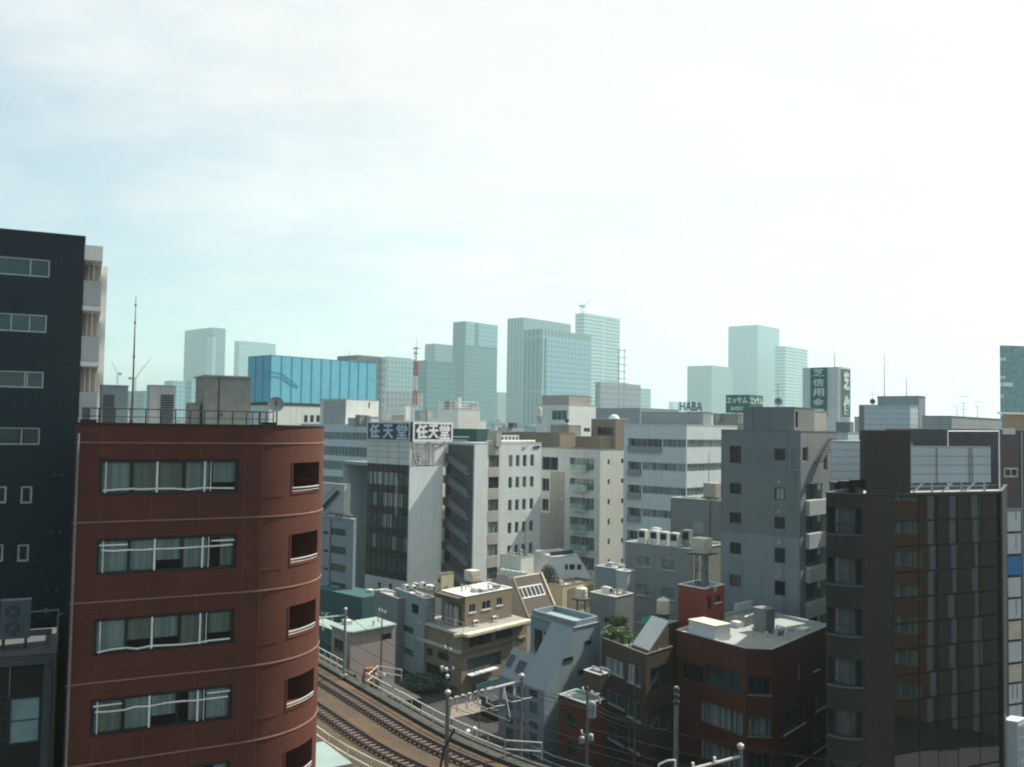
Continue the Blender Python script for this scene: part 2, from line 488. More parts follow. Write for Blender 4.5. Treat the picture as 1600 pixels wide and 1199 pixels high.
SKY_STRENGTH, SKY_TINT, CLOUD, CLOUD_COL = .09, (.74, 1.02, 1.0), (.08, .60, .26, .96), (6.55, 6.3, 6.2)
SUN_E, EXPOSURE, HAZE, HAZE_COL = 4.9, .76, .000165, (.69, .93, .92)
# ------------------------------------------------------------------ light, sky, air
SUN_AZ, SUN_EL = 55.0, 47.0
w = bpy.data.worlds.new('World'); sc.world = w; w.use_nodes = True
t = w.node_tree; bg = t.nodes['Background']; bg.inputs[1].default_value = SKY_STRENGTH
sky = N(t, 'ShaderNodeTexSky', sky_type='NISHITA'); sky.sun_disc = False
sky.sun_elevation = R(SUN_EL); sky.sun_rotation = R(SUN_AZ); sky.altitude = 0; sky.air_density = 1.0; sky.dust_density = 2.0; sky.ozone_density = 1.5
tc = N(t, 'ShaderNodeTexCoord')
tint = mixc(t, 1.0, sky.outputs[0], SKY_TINT, 'MULTIPLY')
# thin cloud sheet: noise on the sky direction, flattened towards the horizon
sep = N(t, 'ShaderNodeSeparateXYZ'); link(t, tc.outputs['Generated'], sep.inputs[0])
zz = N(t, 'ShaderNodeMath', operation='ADD'); link(t, sep.outputs[2], zz.inputs[0]); zz.inputs[1].default_value = .22
dv = N(t, 'ShaderNodeVectorMath', operation='DIVIDE'); link(t, tc.outputs['Generated'], dv.inputs[0])
cmb = N(t, 'ShaderNodeCombineXYZ'); [link(t, zz.outputs[0], cmb.inputs[k]) for k in range(3)]; link(t, cmb.outputs[0], dv.inputs[1])
dt = N(t, 'ShaderNodeVectorMath', operation='DOT_PRODUCT'); link(t, tc.outputs['Generated'], dt.inputs[0])
dt.inputs[1].default_value = (math.sin(R(SUN_AZ))*math.cos(R(SUN_EL)), math.cos(R(SUN_AZ))*math.cos(R(SUN_EL)), math.sin(R(SUN_EL)))
veil = ramp(t, dt.outputs['Value'], CLOUD[0], CLOUD[1])
c1 = ramp(t, noise(t, mapped(t, dv.outputs[0], 1.1, 1.8, 1.0), 2.2, 7, .6), .40, .62)
c2 = N(t, 'ShaderNodeMath', operation='MULTIPLY_ADD'); link(t, c1, c2.inputs[0]); c2.inputs[1].default_value = CLOUD[2]; link(t, veil, c2.inputs[2]); c2.use_clamp = True
mm = N(t, 'ShaderNodeMath', operation='MULTIPLY'); link(t, c2.outputs[0], mm.inputs[0]); mm.inputs[1].default_value = CLOUD[3]
tex = N(t, 'ShaderNodeMapRange'); link(t, noise(t, mapped(t, dv.outputs[0], .9, 1.4, 1.0), 1.3, 7, .6), tex.inputs[0]); tex.inputs[1].default_value = .35; tex.inputs[2].default_value = .65; tex.inputs[3].default_value = .93; tex.inputs[4].default_value = 1.04
cg = N(t, 'ShaderNodeVectorMath', operation='SCALE'); cg.inputs[0].default_value = CLOUD_COL; link(t, tex.outputs[0], cg.inputs['Scale'])
skyc = mixc(t, mm.outputs[0], tint, cg.outputs[0])
link(t, skyc, bg.inputs[0])
sd = bpy.data.lights.new('sun', 'SUN'); so = bpy.data.objects.new('sun', sd); COL.objects.link(so)
sd.energy = SUN_E; sd.angle = R(.53); sd.color = (1, .95, .85)
sdir = Vector((math.sin(R(SUN_AZ))*math.cos(R(SUN_EL)), math.cos(R(SUN_AZ))*math.cos(R(SUN_EL)), math.sin(R(SUN_EL))))
so.rotation_euler = (-sdir).to_track_quat('-Z', 'Y').to_euler(); so.location = (60, 60, 200)
sc.view_settings.view_transform = 'Standard'; sc.view_settings.look = 'None'; sc.view_settings.exposure = EXPOSURE; sc.view_settings.gamma = 1
sc.cycles.use_denoising = True; sc.cycles.max_bounces = 6; sc.cycles.diffuse_bounces = 3; sc.cycles.glossy_bounces = 3
sc.cycles.transmission_bounces = 4; sc.cycles.volume_bounces = 1; sc.cycles.transparent_max_bounces = 8; sc.cycles.filter_width = 2.1
sc.cycles.sample_clamp_indirect = 8
if HAZE > 0:
    hm = bpy.data.materials.new('haze'); hm.use_nodes = True; t = hm.node_tree; t.nodes.remove(t.nodes['Principled BSDF'])
    pv = N(t, 'ShaderNodeVolumePrincipled'); pv.inputs['Density'].default_value = HAZE; pv.inputs['Color'].default_value = (*HAZE_COL, 1); pv.inputs['Anisotropy'].default_value = .25
    link(t, pv.outputs[0], t.nodes['Material Output'].inputs['Volume']); MATS['haze'] = hm
    mb = MB(); x0, x1, y0, y1, z0, z1 = -3600, 3600, -150, 5200, -1, 560
    mb.hexa([Vector((x0, y0, z0)), Vector((x1, y0, z0)), Vector((x1, y1, z0)), Vector((x0, y1, z0))], [Vector((x0, y0, z1)), Vector((x1, y0, z1)), Vector((x1, y1, z1)), Vector((x0, y1, z1))])
    tag(mb.build('haze', 'haze'), 'pale blue-green summer haze over the city', 'haze', kind='stuff')

# ------------------------------------------------------------------ ground
plaster('asphalt', (.038, .038, .04), streak=0, blotch=.4)
mb = MB(); S = 6000
mb.quad((-S, -S, 0), (S, -S, 0), (S, S, 0), (-S, S, 0)); tag(mb.build('ground', 'asphalt'), 'grey asphalt ground and streets of the district', 'ground', kind='structure')

# ------------------------------------------------------------------ curved red-tiled building beside the camera
A1 = az(61.5); P0 = at(118, 664, 39.5)
def along(P, d, px, py=664):
    k = ray(px, py).x; return (k*P.y-P.x)/(d.x-k*d.y)
lf = along(P0, A1, 390); T0 = P0+A1*lf; n0 = Vector((A1.y, -A1.x, 0)); Rr = 4.8; Cc = T0-n0*Rr
def rotz(v, a): return Vector((v.x*math.cos(a)-v.y*math.sin(a), v.x*math.sin(a)+v.y*math.cos(a), 0))
pts = [P0] + [Cc+rotz(n0, R(90*k/36))*Rr for k in range(37)]
B1 = az(-28.5); e = pts[-1]+B1*7; pts += [e, P0+az(-18)*(7+Rr)]
zt = at(300, 665, 42).z
R1 = Bldg('apartment_building', 'dark red tiled block with a rounded balcony corner, closest to the viewer', pts, 0, zt, 'red_tile', parapet=.35, coping='black_metal', roof='roof_grey')
FH = 3.4
wa, wb = R1.u(155, 745, [0]), R1.u(373, 745, [0]); zb_, zt_ = R1.z(264, 773, [0]), R1.z(264, 718, [0])
ba, bb = R1.u(457, 745), R1.u(498.5, 745); bz0, bz1 = R1.z(478, 769), R1.z(478, 723)
arc_end = R1.cum[37]
zc = R1.z(200, 692, [0])
rnd = random.Random(3)
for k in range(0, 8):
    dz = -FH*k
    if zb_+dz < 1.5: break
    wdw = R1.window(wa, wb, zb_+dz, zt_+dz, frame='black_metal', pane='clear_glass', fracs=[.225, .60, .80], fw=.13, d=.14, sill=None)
    # blinds hanging behind the glass, one per bay, and added white bars imitating reflections in the panes
    fr = [0, .225, .41, .60, .80, 1]
    for j in range(5):
        a, b = wa+(wb-wa)*fr[j]+.06, wa+(wb-wa)*fr[j+1]-.06
        top = zt_+dz; bot = zb_+dz + (0.02 if rnd.random() < .75 else .5)
        if rnd.random() < .15 : a += .45
        g = MB(); R1.sbox(g, a, b, bot, top, .27+.012*j, .28+.012*j); g.build('blind', 'blind_warm' if rnd.random() < .3 else 'blind', wdw)
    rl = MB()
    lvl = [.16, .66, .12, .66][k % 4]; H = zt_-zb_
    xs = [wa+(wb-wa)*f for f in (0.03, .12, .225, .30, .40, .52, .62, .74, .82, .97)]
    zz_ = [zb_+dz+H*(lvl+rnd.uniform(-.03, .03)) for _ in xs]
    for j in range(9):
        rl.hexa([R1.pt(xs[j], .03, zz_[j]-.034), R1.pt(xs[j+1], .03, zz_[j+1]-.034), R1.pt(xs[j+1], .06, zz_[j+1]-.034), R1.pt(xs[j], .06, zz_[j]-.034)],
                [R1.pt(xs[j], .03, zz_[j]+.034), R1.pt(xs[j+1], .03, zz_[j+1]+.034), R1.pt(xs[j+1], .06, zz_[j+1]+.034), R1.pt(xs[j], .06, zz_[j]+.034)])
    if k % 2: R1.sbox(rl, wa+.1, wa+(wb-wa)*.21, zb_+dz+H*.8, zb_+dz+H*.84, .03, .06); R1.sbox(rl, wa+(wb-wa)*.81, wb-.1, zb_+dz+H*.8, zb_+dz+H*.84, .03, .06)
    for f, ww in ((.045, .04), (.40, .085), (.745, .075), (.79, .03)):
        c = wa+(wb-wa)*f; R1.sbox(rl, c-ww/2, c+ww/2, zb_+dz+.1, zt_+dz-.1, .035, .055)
    rl.build('reflection_bar', 'sign_white', wdw)
    # recessed corner balcony with two curved rails
    R1.hole(ba, bb, bz0+dz, bz1+dz, 1.3)
    bk = MB(); R1.sbox(bk, ba-.4, bb+.4, bz0+dz-.3, bz1+dz+.3, 1.28, 1.34); bal = bk.build('balcony', 'brown_tile', R1.root)
    tr = MB(); R1.sbox(tr, ba-.06, ba, bz0+dz, bz1+dz, -.03, .1); R1.sbox(tr, ba-.06, bb+.06, bz0+dz-.05, bz0+dz, -.04, .12); tr.build('balcony_trim', 'redbrown_tile', bal)
    for off, r_ in ((.24, .035), (.10, .02)):
        rr = MB(); br = [ba+(bb-ba)*q/8 for q in range(9)]
        rr.path([R1.pt(u_, .02, bz0+dz+off) for u_ in br], r_, 6); rr.build('railing', 'pale_metal', bal)
    R1.strip('string_course', 'terracotta', 0.0, arc_end, zc+dz-.03, zc+dz+.03, .035)
    R1.strip('sill_line', 'redbrown_tile', 0.0, wa-.2, zb_+dz-.22, zb_+dz-.14, .02)
    R1.strip('sill_line', 'redbrown_tile', wb+.6, wb+2.2, zb_+dz-.22, zb_+dz-.14, .02)
jt = MB()
for px in (159, 238, 313):
    u_ = R1.u(px, 745, [0])
    for k in range(8): R1.sbox(jt, u_-.014, u_+.014, zt_-FH*(k)+.05, zt_-FH*(k-1)-(zt_-zb_)-.05 if k else zt-.01, -.012, 0)
for px in (383, 410):
    u_ = R1.u(px, 745); R1.sbox(jt, u_-.016, u_+.016, 0, zt-.01, -.012, 0)
jt.build('tile_joint', 'joint_dim', R1.root)
dp = MB(); u_ = .12
dp.tube(R1.pt(u_, -.12, 0), R1.pt(u_, -.12, zt-.4), .055, 8); dp.build('drain_pipe', 'concrete_pole', R1.root)
R1.finish()
zr = zt-.35
# --- things on its roof
def rp(px, off, z=zr):                                # point on the roof, `off` metres behind the facade line
    Q = P0-n0*off; k = along(Q, A1, px, 655); q = Q+A1*k; return Vector((q.x, q.y, z))
rl = root('roof_railing', rp(290, .7), 'black metal safety railing along the roof edge of the red tiled block', 'railing')
ztop = at(290, 641, rp(290, .7).y).z
q0, q1 = rp(129, .7), rp(427, 1.25); L = (q1-q0).length; npst = 13
for k in range(npst+1):
    p = q0+(q1-q0)*k/npst; mb = MB(); mb.tube((p.x, p.y, zr), (p.x, p.y, ztop), .028, 6); mb.build('post', 'black_metal', rl)
for f in (1, .66, .36):
    mb = MB(); z_ = zr+(ztop-zr)*f; mb.tube((q0.x, q0.y, z_), (q1.x, q1.y, z_), .026 if f == 1 else .016, 6); mb.build('rail', 'black_metal', rl)
for q in (q0, q1):
    for k in range(1, 5):
        p = q+B1*(k*.75)+ (A1*(-.16*k) if q is q1 else A1*(.12*k)); mb = MB(); mb.tube((p.x, p.y, zr), (p.x, p.y, ztop), .03, 6); mb.build('post', 'black_metal', rl)
    p = q+B1*3+(A1*(-.64) if q is q1 else A1*.48); mb = MB(); mb.tube((q.x, q.y, ztop), (p.x, p.y, ztop), .026, 6); mb.build('rail', 'black_metal', rl)
for px, lab in ((138, 'black roof drain box at the left end of the roof railing'), (432, 'black roof drain box at the right end of the roof railing')):
    p = rp(px, .35) if px < 300 else R1.pt(R1.u(px-6, 690), .45, zr); mb = MB(); mb.box(p, .62, .45, .50, A1); mb.box(p+Vector((0, 0, .5)), .70, .5, .05, A1)
    tag(mb.build('drain_box', 'black_metal', None, p), lab, 'box')
p = rp(206, 2.0); mast = root('antenna_mast', p, 'tall thin dark antenna mast rising from the red tiled block roof', 'antenna')
ztm = at(212.5, 462, p.y).z; tp = at(212.5, 462, p.y)
mb = MB(); mid = p.lerp(tp, .6); mb.tube(p, mid, .05, 8, .035); mb.tube(mid, tp, .035, 8, .012); mb.build('pole', 'dark_metal', mast)
mb = MB(); mb.box(p+Vector((-.08, 0, .55)), .16, .14, .45, A1); mb.build('junction_box', 'white_metal', mast)
mb = MB(); mb.lathe(p, [(.22, 0), (.22, .06), (.08, .1), (.07, .5)], 10); mb.build('base', 'dark_metal', mast)
for f in (.55, .8, .93):
    mb = MB(); c = p.lerp(tp, f); mb.tube(c-Vector((0, 0, .05)), c+Vector((0, 0, .05)), .07-.03*f, 8); mb.build('collar', 'dark_metal', mast)
def cabinet(pxa, pxb, yt_, off, mat, lpx, lab):
    a, b = rp(pxa, off), rp(pxb, off); c = (a+b)/2; wd = (b-a).length; h = at((pxa+pxb)/2, yt_, c.y).z-zr
    r_ = root('outdoor_unit', c, lab, 'air conditioner')
    mb = MB(); mb.box(c, wd, .9, h, A1); mb.box(c+Vector((0, 0, h)), wd+.06, .96, .05, A1); mb.build('casing', mat, r_)
    la_, lb_ = rp(lpx[0], off), rp(lpx[1], off); lc = (la_+lb_)/2; lw = (lb_-la_).length
    mb = MB()
    for k in range(15):
        z_ = zr+.12+(h-.6)*k/14; q = lc+n0*.47; mb.box((q.x, q.y, z_), lw, .05, .07, A1)
    mb.build('louvre', 'louvre_dark', r_)
cabinet(156, 197, 604, 3.2, 'unit_grey', (159, 176), 'grey rooftop unit with dark louvres, left of the antenna mast')
cabinet(231, 271, 604, 3.2, 'pale_conc', (248, 268), 'beige rooftop unit with dark louvres, right of the antenna mast')
a, b = rp(318, 3.0), rp(391, 3.0); c = (a+b)/2; h = at(340, 590, c.y).z-zr
sh = root('rooftop_shed', c, 'large grey-green metal shed on the red tiled block roof', 'shed')
cb = c+B1*1.2
mb = MB(); mb.box(cb, (b-a).length, 2.4, h, A1); mb.build('wall', 'shed_grey', sh)
mb = MB(); mb.box(cb+Vector((0, 0, h)), (b-a).length+.16, 2.6, .09, A1); mb.build('roof', 'grey_metal', sh)
mb = MB(); q = rp(341, 2.985); mb.box(q, .05, .03, h, A1); mb.build('joint', 'dark_metal', sh)
mb = MB(); q = rp(346, 2.97); mb.box(q+Vector((0, 0, .8)), .08, .05, .14, A1); mb.build('handle', 'dark_metal', sh)
a, b = rp(299, 3.4), rp(309, 3.4); c2 = (a+b)/2; mb = MB(); mb.box(c2+B1*.5, .5, 1.0, at(304, 631, c2.y).z-zr, A1); mb.box(c2+B1*.5+Vector((0, 0, at(304, 631, c2.y).z-zr)), .56, 1.06, .04, A1)
tag(mb.build('switch_box', 'shed_grey', None, c2), 'small grey-green box left of the rooftop shed', 'box')
# dish
c = at(431, 632, 44.5); p = Vector((c.x, c.y, zr)); ds = root('satellite_dish', p, 'round grey satellite dish behind the right end of the roof railing', 'satellite dish')
def dish(parent, c, rad, face, mat='grey_metal', feed=True):
    face = Vector(face).normalized(); a = face.orthogonal().normalized(); b = face.cross(a); mb = MB(); rings = []
    for k in range(6):
        r_ = rad*k/5; d_ = -.28*rad*(1-(k/5)**2)
        rings.append([c+face*d_+(a*math.cos(2*math.pi*j/20)+b*math.sin(2*math.pi*j/20))*max(r_, .001) for j in range(20)])
    for A, B in zip(rings, rings[1:]):
        for j in range(20): mb.quad(A[j], A[(j+1) % 20], B[(j+1) % 20], B[j]); mb.quad(B[j]-face*.02, B[(j+1) % 20]-face*.02, A[(j+1) % 20]-face*.02, A[j]-face*.02)
    for j in range(20): mb.quad(rings[-1][j], rings[-1][(j+1) % 20], rings[-1][(j+1) % 20]-face*.02, rings[-1][j]-face*.02)
    mb.build('reflector', mat, parent)
    if feed:
        mb = MB(); f = c+face*rad*.8; mb.tube(c-face*.1+b*rad*.8*0, f, .015*max(1, rad*2), 6); mb.tube(f-face*.1, f, .09*rad*2, 8); mb.build('feed', 'dark_metal', parent)
dish(ds, c, .38, (.25, -1, .35))
mb = MB(); mb.tube(p+Vector((.03, .12, 0)), c+Vector((.03, .12, 0)), .035, 8); mb.build('pole', 'dark_metal', ds)

# ------------------------------------------------------------------ dark block on the left edge
D1 = corner_box('apartment_building', 'dark charcoal tiled block with white side balconies at the left edge', 133, 52, 0, 150, 371, 'dark_tile', A=-115, B=-25, la=24, lb=14, parapet=.3, coping='dark_metal')
s0 = [0]
for xa, xb, ya, yb, fr in ((-60, 78, 401, 429, [.40, .775]), (-62, 73, 489, 517, [.36, .58, .795]), (-64, 68, 579, 605, [.35, .77, .80]), (-66, 62, 668, 695, [.35, .77])):
    D1.wpx(xa, ya, xb, yb, s0, frame='alu', pane='glass_teal', fracs=fr, fw=.07, d=.10)
for k, (ya, yb) in enumerate(((760, 787), (851, 878))):
    D1.wpx(32-5*k, ya, 50-5*k, yb, s0, frame='alu', pane='glass_dark', mull=0, fw=.10, d=.1)
    D1.wpx(-12-5*k, ya, 10-5*k, yb, s0, frame='alu', pane='glass_dark', mull=0, fw=.10, d=.1)
    D1.wpx(28-9*k, ya+180, 46-9*k, yb+180, s0, frame='alu', pane='glass_dark', mull=0, fw=.10, d=.1)
for px, py in ((85, 742), (97, 742), (80, 832), (93, 832), (75, 922), (89, 922)):
    u_, z_ = D1.hit(px, py, s0); mb = MB(); c = D1.pt(u_, 0, z_); nn = D1.n[0]; mb.tube(c, c+nn*.10, .10, 10); mb.tube(c+nn*.10, c+nn*.14, .12, 10); mb.build('vent', 'dark_metal', D1.root)
base = D1.cum[1]
zf = zat(141, 481, 52); 
for k in range(-1, 9):
    zz0 = zf-3.15*k
    top = zz0+1.55
    if k < 0:
        sl = MB(); D1.sbox(sl, base+.05, base+6, zz0-.42, zz0+.42, -.95, 0); sl.build('balcony', 'white_paint', D1.root); continue
    pt_ = MB(); D1.sbox(pt_, base+2.0, base+2.1, zz0+.15, zz0+3.0, -.80, -.05); pt_.build('partition', 'beige', D1.root)
    sl = MB(); D1.sbox(sl, base+.05, base+6, zz0-.14, zz0+.14, -.95, 0); sl = sl.build('balcony', 'white_paint', D1.root)
    g = MB(); D1.sbox(g, base+.08, base+5.9, zz0+.16, top, -.93, -.88); D1.sbox(g, base+.02, base+.07, zz0+.16, top, -.93, -.02); g.build('balustrade', 'pale_conc', sl)
    g = MB(); D1.sbox(g, base+.06, base+5.95, top+.003, top+.06, -.95, -.86); g.build('rail', 'alu', sl)
    if k >= 0:
        g = MB(); D1.sbox(g, base+1.5, base+1.56, zz0+.14, zz0+3.0, -.30, -.24); D1.sbox(g, base+.6, base+.66, zz0+.14, zz0+3.0, -.55, -.50); g.build('post', 'white_metal', sl)
D1.strip('fin', 'white_paint', base+6, base+6.5, 0, zat(152, 412, 57), 1.35)
D1.strip('side_wall', 'purple_brown', base+.3, base+5.9, 0, D1.z1-1.0, .04)
D1.finish()
# low annex in front of it
X1 = corner_box('annex_building', 'low dark brown annex with a grey ledge, below the charcoal block', 84, 45.5, 0, 95, 1022, 'blackbrown_tile', A=-115, B=-25, la=16, lb=6, parapet=.25, coping='dark_conc', roof='dark_conc')
X1.wpx(14, 1090, 62, 1162, s0, frame='dark_metal', pane='balcony_glass', mull=0, rails=1, fw=.06, d=.08)
X1.wpx(-40, 1090, 12, 1162, s0, frame='dark_metal', pane='glass_dark', mull=0, rails=1, fw=.06, d=.08)
X1.strip('pilaster', 'dark_conc', X1.u(66, 1100, s0), X1.cum[1]-.02, 0, X1.z1-.4, .08)
X1.strip('ledge', 'dark_conc', 0, X1.cum[1], X1.z1-.40, X1.z1-.03, .16)
X1.strip('panel_joint', 'grey_conc', X1.u(14, 1070, s0), X1.u(16, 1070, s0), X1.z(14, 1088, s0), X1.z1-.42, .02)
X1.finish()
c = at(23, 997, 47.5); zx = X1.z1-.25
ac = root('outdoor_unit', (c.x, c.y, zx), 'large grey two-fan air conditioner on the brown annex roof, bottom left', 'air conditioner')
ad = az(65); an = Vector((ad.y, -ad.x, 0)); hh = at(23, 938, 47.5).z-c.z; wd = 39/FPX*47.5*1.05
mb = MB(); mb.box(c, wd, .45, hh, ad); mb.build('casing', 'unit_dim', ac)
mb = MB(); mb.box(c+Vector((0, 0, hh)), wd+.05, .5, .05, ad); mb.build('top', 'unit_grey', ac)
for f in (.28, .72):
    q = c+an*.226+ad*(-.12)+Vector((0, 0, hh*f)); mb = MB(); mb.tube(q, q+an*.03, .36, 20); fb = mb.build('fan', 'louvre_dark', ac)
    mb = MB()
    for k in range(4):
        a_ = k*math.pi/4; v = (ad*math.cos(a_)+Vector((0, 0, 1))*math.sin(a_))*.37; mb.tube(q+an*.05-v, q+an*.05+v, .012, 4)
    mb.build('grille', 'grey_metal', fb)
for sx in (-1, 1):
    mb = MB(); mb.box((c.x+ad.x*sx*.5, c.y+ad.y*sx*.5, zx), .12, .5, max(c.z-zx, .05), ad); mb.build('stand', 'dark_metal', ac)
mb = MB(); a, b = at(43, 957, 47.6), at(92, 953, 47.6); mb.tube(a, b, .045, 8); mb.tube(b, Vector((b.x, b.y, X1.z1)), .045, 8); q = a.lerp(b, .6); mb.tube(q-Vector((0, 0, .1)), q+Vector((0, 0, .1)), .08, 8)
tag(mb.build('pipe', 'tan', None, a), 'yellowish pipe running from the two-fan air conditioner to the wall', 'pipe')
mb = MB(); a = at(91, 962, 46); mb.tube((a.x, a.y, 0), a, .05, 8); mb.tube(a, a+Vector((.0, .5, 0)), .05, 8)
tag(mb.build('drain_pipe', 'concrete_pole', None, (a.x, a.y, 0)), 'thin pale drain pipe in the gap between annex and red tiled block', 'pipe')
# ------------------------------------------------------------------ glass-fronted block on the right
AF = az(66); BF = az(-24); nF = Vector((AF.y, -AF.x, 0))
Pg = at(1397, 770, 62)
def al(P, d, px, py): k = ray(px, py).x; return (k*P.y-P.x)/(d.x-k*d.y)
Tp = Pg + AF*al(Pg, AF, 1352, 770); Pr = Pg+AF*al(Pg, AF, 1565, 770)
rr = 1.7; Cq = Tp - nF*rr
pts = [Cq+rotz(nF, R(-90+90*k/10))*rr for k in range(11)]
pts = [pts[0]+BF*.05] + pts + [Pr, Pr+az(30)*10, pts[0]+BF*.05+az(34)*10]
zg = at(1480, 769, 65).z
G = Bldg('office_building', 'dark block with mirror-glass front and rounded corner balconies at the right', pts, 0, zg, 'blackbrown_tile', parapet=.3, coping='dark_metal', roof='roof_grey')
iarc0, iT = 0, 11
uT = G.cum[11]; uG0 = uT + (Pg-Tp).length; uG1 = G.cum[12]
PH = 38.7/FPX*63.5
# mirror glass curtain wall: one pane per cell, each seated a touch differently
cols = [G.u(x, 900, [11]) for x in (1398, 1437, 1466, 1497, 1531, 1562)]
rows = []; z_ = zg-.05
G.hole(cols[0]-.05, cols[-1]+.05, .5, zg-.12, .14)
cw = MB(); G.sbox(cw, cols[0]-.05, cols[-1]+.05, .5, zg-.12, .135, .2); cw = cw.build('curtain_wall', 'black_metal', G.root)
rnd = random.Random(11)
k = 0; z_ = zg-.16
while z_-PH > .4:
    for a, b in zip(cols, cols[1:]):
        g = MB(); a1, b1, z0, z1 = a+.04, b-.04, z_-PH+.09, z_-.04
        o = [.075+rnd.uniform(-.0035, .0035) for _ in range(4)]
        g.quad(G.pt(a1, o[0], z0, 11), G.pt(b1, o[1], z0, 11), G.pt(b1, o[1]+o[2]-o[3]+.0, z1, 11), G.pt(a1, o[0]+o[2]-o[3], z1, 11))
        g.build('pane', 'mirror_dark', cw)
    z_ -= PH; k += 1
for k in range(0, 9):                                     # rounded corner: tiled parapet, dark set-back glass above it
    zt2 = zat(1325, 806+0, 65)+.85-3.27*k
    if zt2 < 3: break
    wv = G.window(G.cum[1]+.05, uT-.25, zt2-1.75, zt2, frame='dark_metal', pane='glass_grey', fracs=[.72], fw=.06, d=.55, name='corner_window')
    mb = MB(); G.sbox(mb, G.cum[1]+.05, uT-.25, zt2-1.80, zt2-1.72, -.05, .15); mb.build('coping', 'dark_conc', wv)
    mb = MB(); br = [G.cum[1]+.1+(uT-.4-G.cum[1])*q/8 for q in range(9)]; mb.path([G.pt(u_, .3, zt2-1.15) for u_ in br], .03); mb.build('railing', 'dark_metal', wv)
ts = MB(); u1 = G.u(1422, 740, [11]); za, zb2 = zg+.003, zat(1385, 673, 62)
P = [G.pt(uT+.03, -.03, za, 11), G.pt(u1, -.03, za, 11), G.pt(u1, 4.5, za, 11), G.pt(uT+.03, -.03, za, 11)+az(27)*4.6]
ts.hexa(P, [q+Vector((0, 0, zb2-za)) for q in P]); ts.build('stair_tower', 'blackbrown_tile', G.root)
G.strip('edge_trim', 'black_metal', uG1-.22, uG1-.01, 0, zg-.02, .06)
G.strip('coping_band', 'dark_metal', cols[0]-.05, uG1-.24, zg-.115, zg-.005, .05)
G.finish()
# rooftop billboard seen from behind
sb = root('rooftop_screen', G.pt(cols[2], 1.2, zg-.3, 11), 'pale blue-grey panelled rooftop screen on posts above the mirror-glass front', 'billboard')
ua, ub = G.u(1421.5, 740, [11]), G.u(1563.5, 740, [11]); z0, z1 = G.z(1490, 756, [11]), G.z(1490, 698, [11])
mb = MB(); G_ = lambda u_, o_, zz: G.pt(u_, o_, zz, 11)
P = [G_(ua, .8, z0), G_(ub, .8, z0), G_(ub, .95, z0), G_(ua, .95, z0)]
mb.hexa(P, [q+Vector((0, 0, z1-z0)) for q in P]); mb.build('panel', 'siding', sb)
for f in (.04, .10, .385, .75, .78):
    u_ = ua+(ub-ua)*f; mb = MB(); mb.bar(G_(u_, .745, z0+.05), G_(u_, .745, z1-.05), .05, .05); mb.build('panel_joint', 'grey_metal', sb)
for f in (.03, .37, .70, .96):
    u_ = ua+(ub-ua)*f; mb = MB(); mb.bar(G_(u_, 1.05, zg-.3), G_(u_, 1.05, z1), .10, .10); mb.bar(G_(u_, 1.05, z0+.6), G_(u_+.15, 3.0, zg-.3), .08, .08); mb.build('post', 'pale_metal', sb)
for zz, o_ in ((z0-.25, 1.0), (zg+.1, 1.1)):
    mb = MB(); mb.bar(G_(ua+.4, o_, zz), G_(ub-.1, o_, zz), .07, .07); mb.build('beam', 'pale_metal', sb)
pf = root('pipe_railing', G_(ub, 5, zg-.3), 'white pipe frame behind the rooftop screen, against the purple-brown wall', 'frame')
ya, yb3 = at(1481, 674, 70), at(1561, 674, 71)
mb = MB(); mb.tube(ya, yb3, .04); mb.build('rail', 'white_metal', pf)
mb = MB(); mb.tube((yb3.x, yb3.y, zg-.3), yb3, .05); mb.build('post', 'white_metal', pf)
mb = MB(); mb.tube((ya.x, ya.y, zg-.3), ya, .04); mb.build('post', 'white_metal', pf)
SB = Bldg('office_building', 'pale blue-grey sided block between the dark grey building and the dark stair tower', [at(1298, 690, 80), at(1298, 690, 80)+AF*11, at(1298, 690, 80)+AF*11+az(28)*18, at(1298, 690, 80)+az(28)*18], 0, at(1298, 690, 80).z, 'siding', parapet=.3, coping='pale_metal'); SB.finish()
for k_, (px_, w_) in enumerate(((1306, 1.0), (1322, 1.5), (1338, 1.2))):
    c_ = at(px_, 764, 66.5); c_.z = zg-.3; mb = MB(); mb.box(c_, w_*.7, .5, .75+.1*k_, AF); mb.box(c_+Vector((0, 0, .75+.1*k_)), w_*.75, .55, .05, AF)
    tag(mb.build('roof_unit', 'dark_metal', None, c_), 'dark roof unit above the rounded balconies, %s of three' % ('left one', 'middle one', 'right one')[k_], 'roof unit')

# unseen neighbour, made up to give the mirror glass something to reflect
NB = Bldg('apartment_building', 'unseen orange-brown tiled block, added for the reflection in the glass front', [Vector((62, 30, 0)), Vector((74, 30, 0)), Vector((78, 62, 0)), Vector((66, 62, 0))], 0, 33, 'orange_tile', parapet=.5)
iw = 3
for k in range(9):
    for j in range(3):
        u_ = NB.cum[3]+(11.2, 16.5, 22)[j]; NB.window(u_, u_+3.2, 2+3.5*k, 3.5+3.5*k, pane='glass_curtain', mull=2)
for j in range(3):
    NB.strip('pilaster', 'pale_conc', NB.cum[3]+5.5+2.15*j, NB.cum[3]+6.05+2.15*j, 0, 32.8, .45)
for a_, b_ in ((.1, 5.4), (6.1, 7.55), (8.3, 9.7)):
    for k in range(9): NB.strip('spandrel', 'tan_dark', NB.cum[3]+a_, NB.cum[3]+b_, .02+3.5*k, 3.5+3.5*k, .06)
NB.finish()

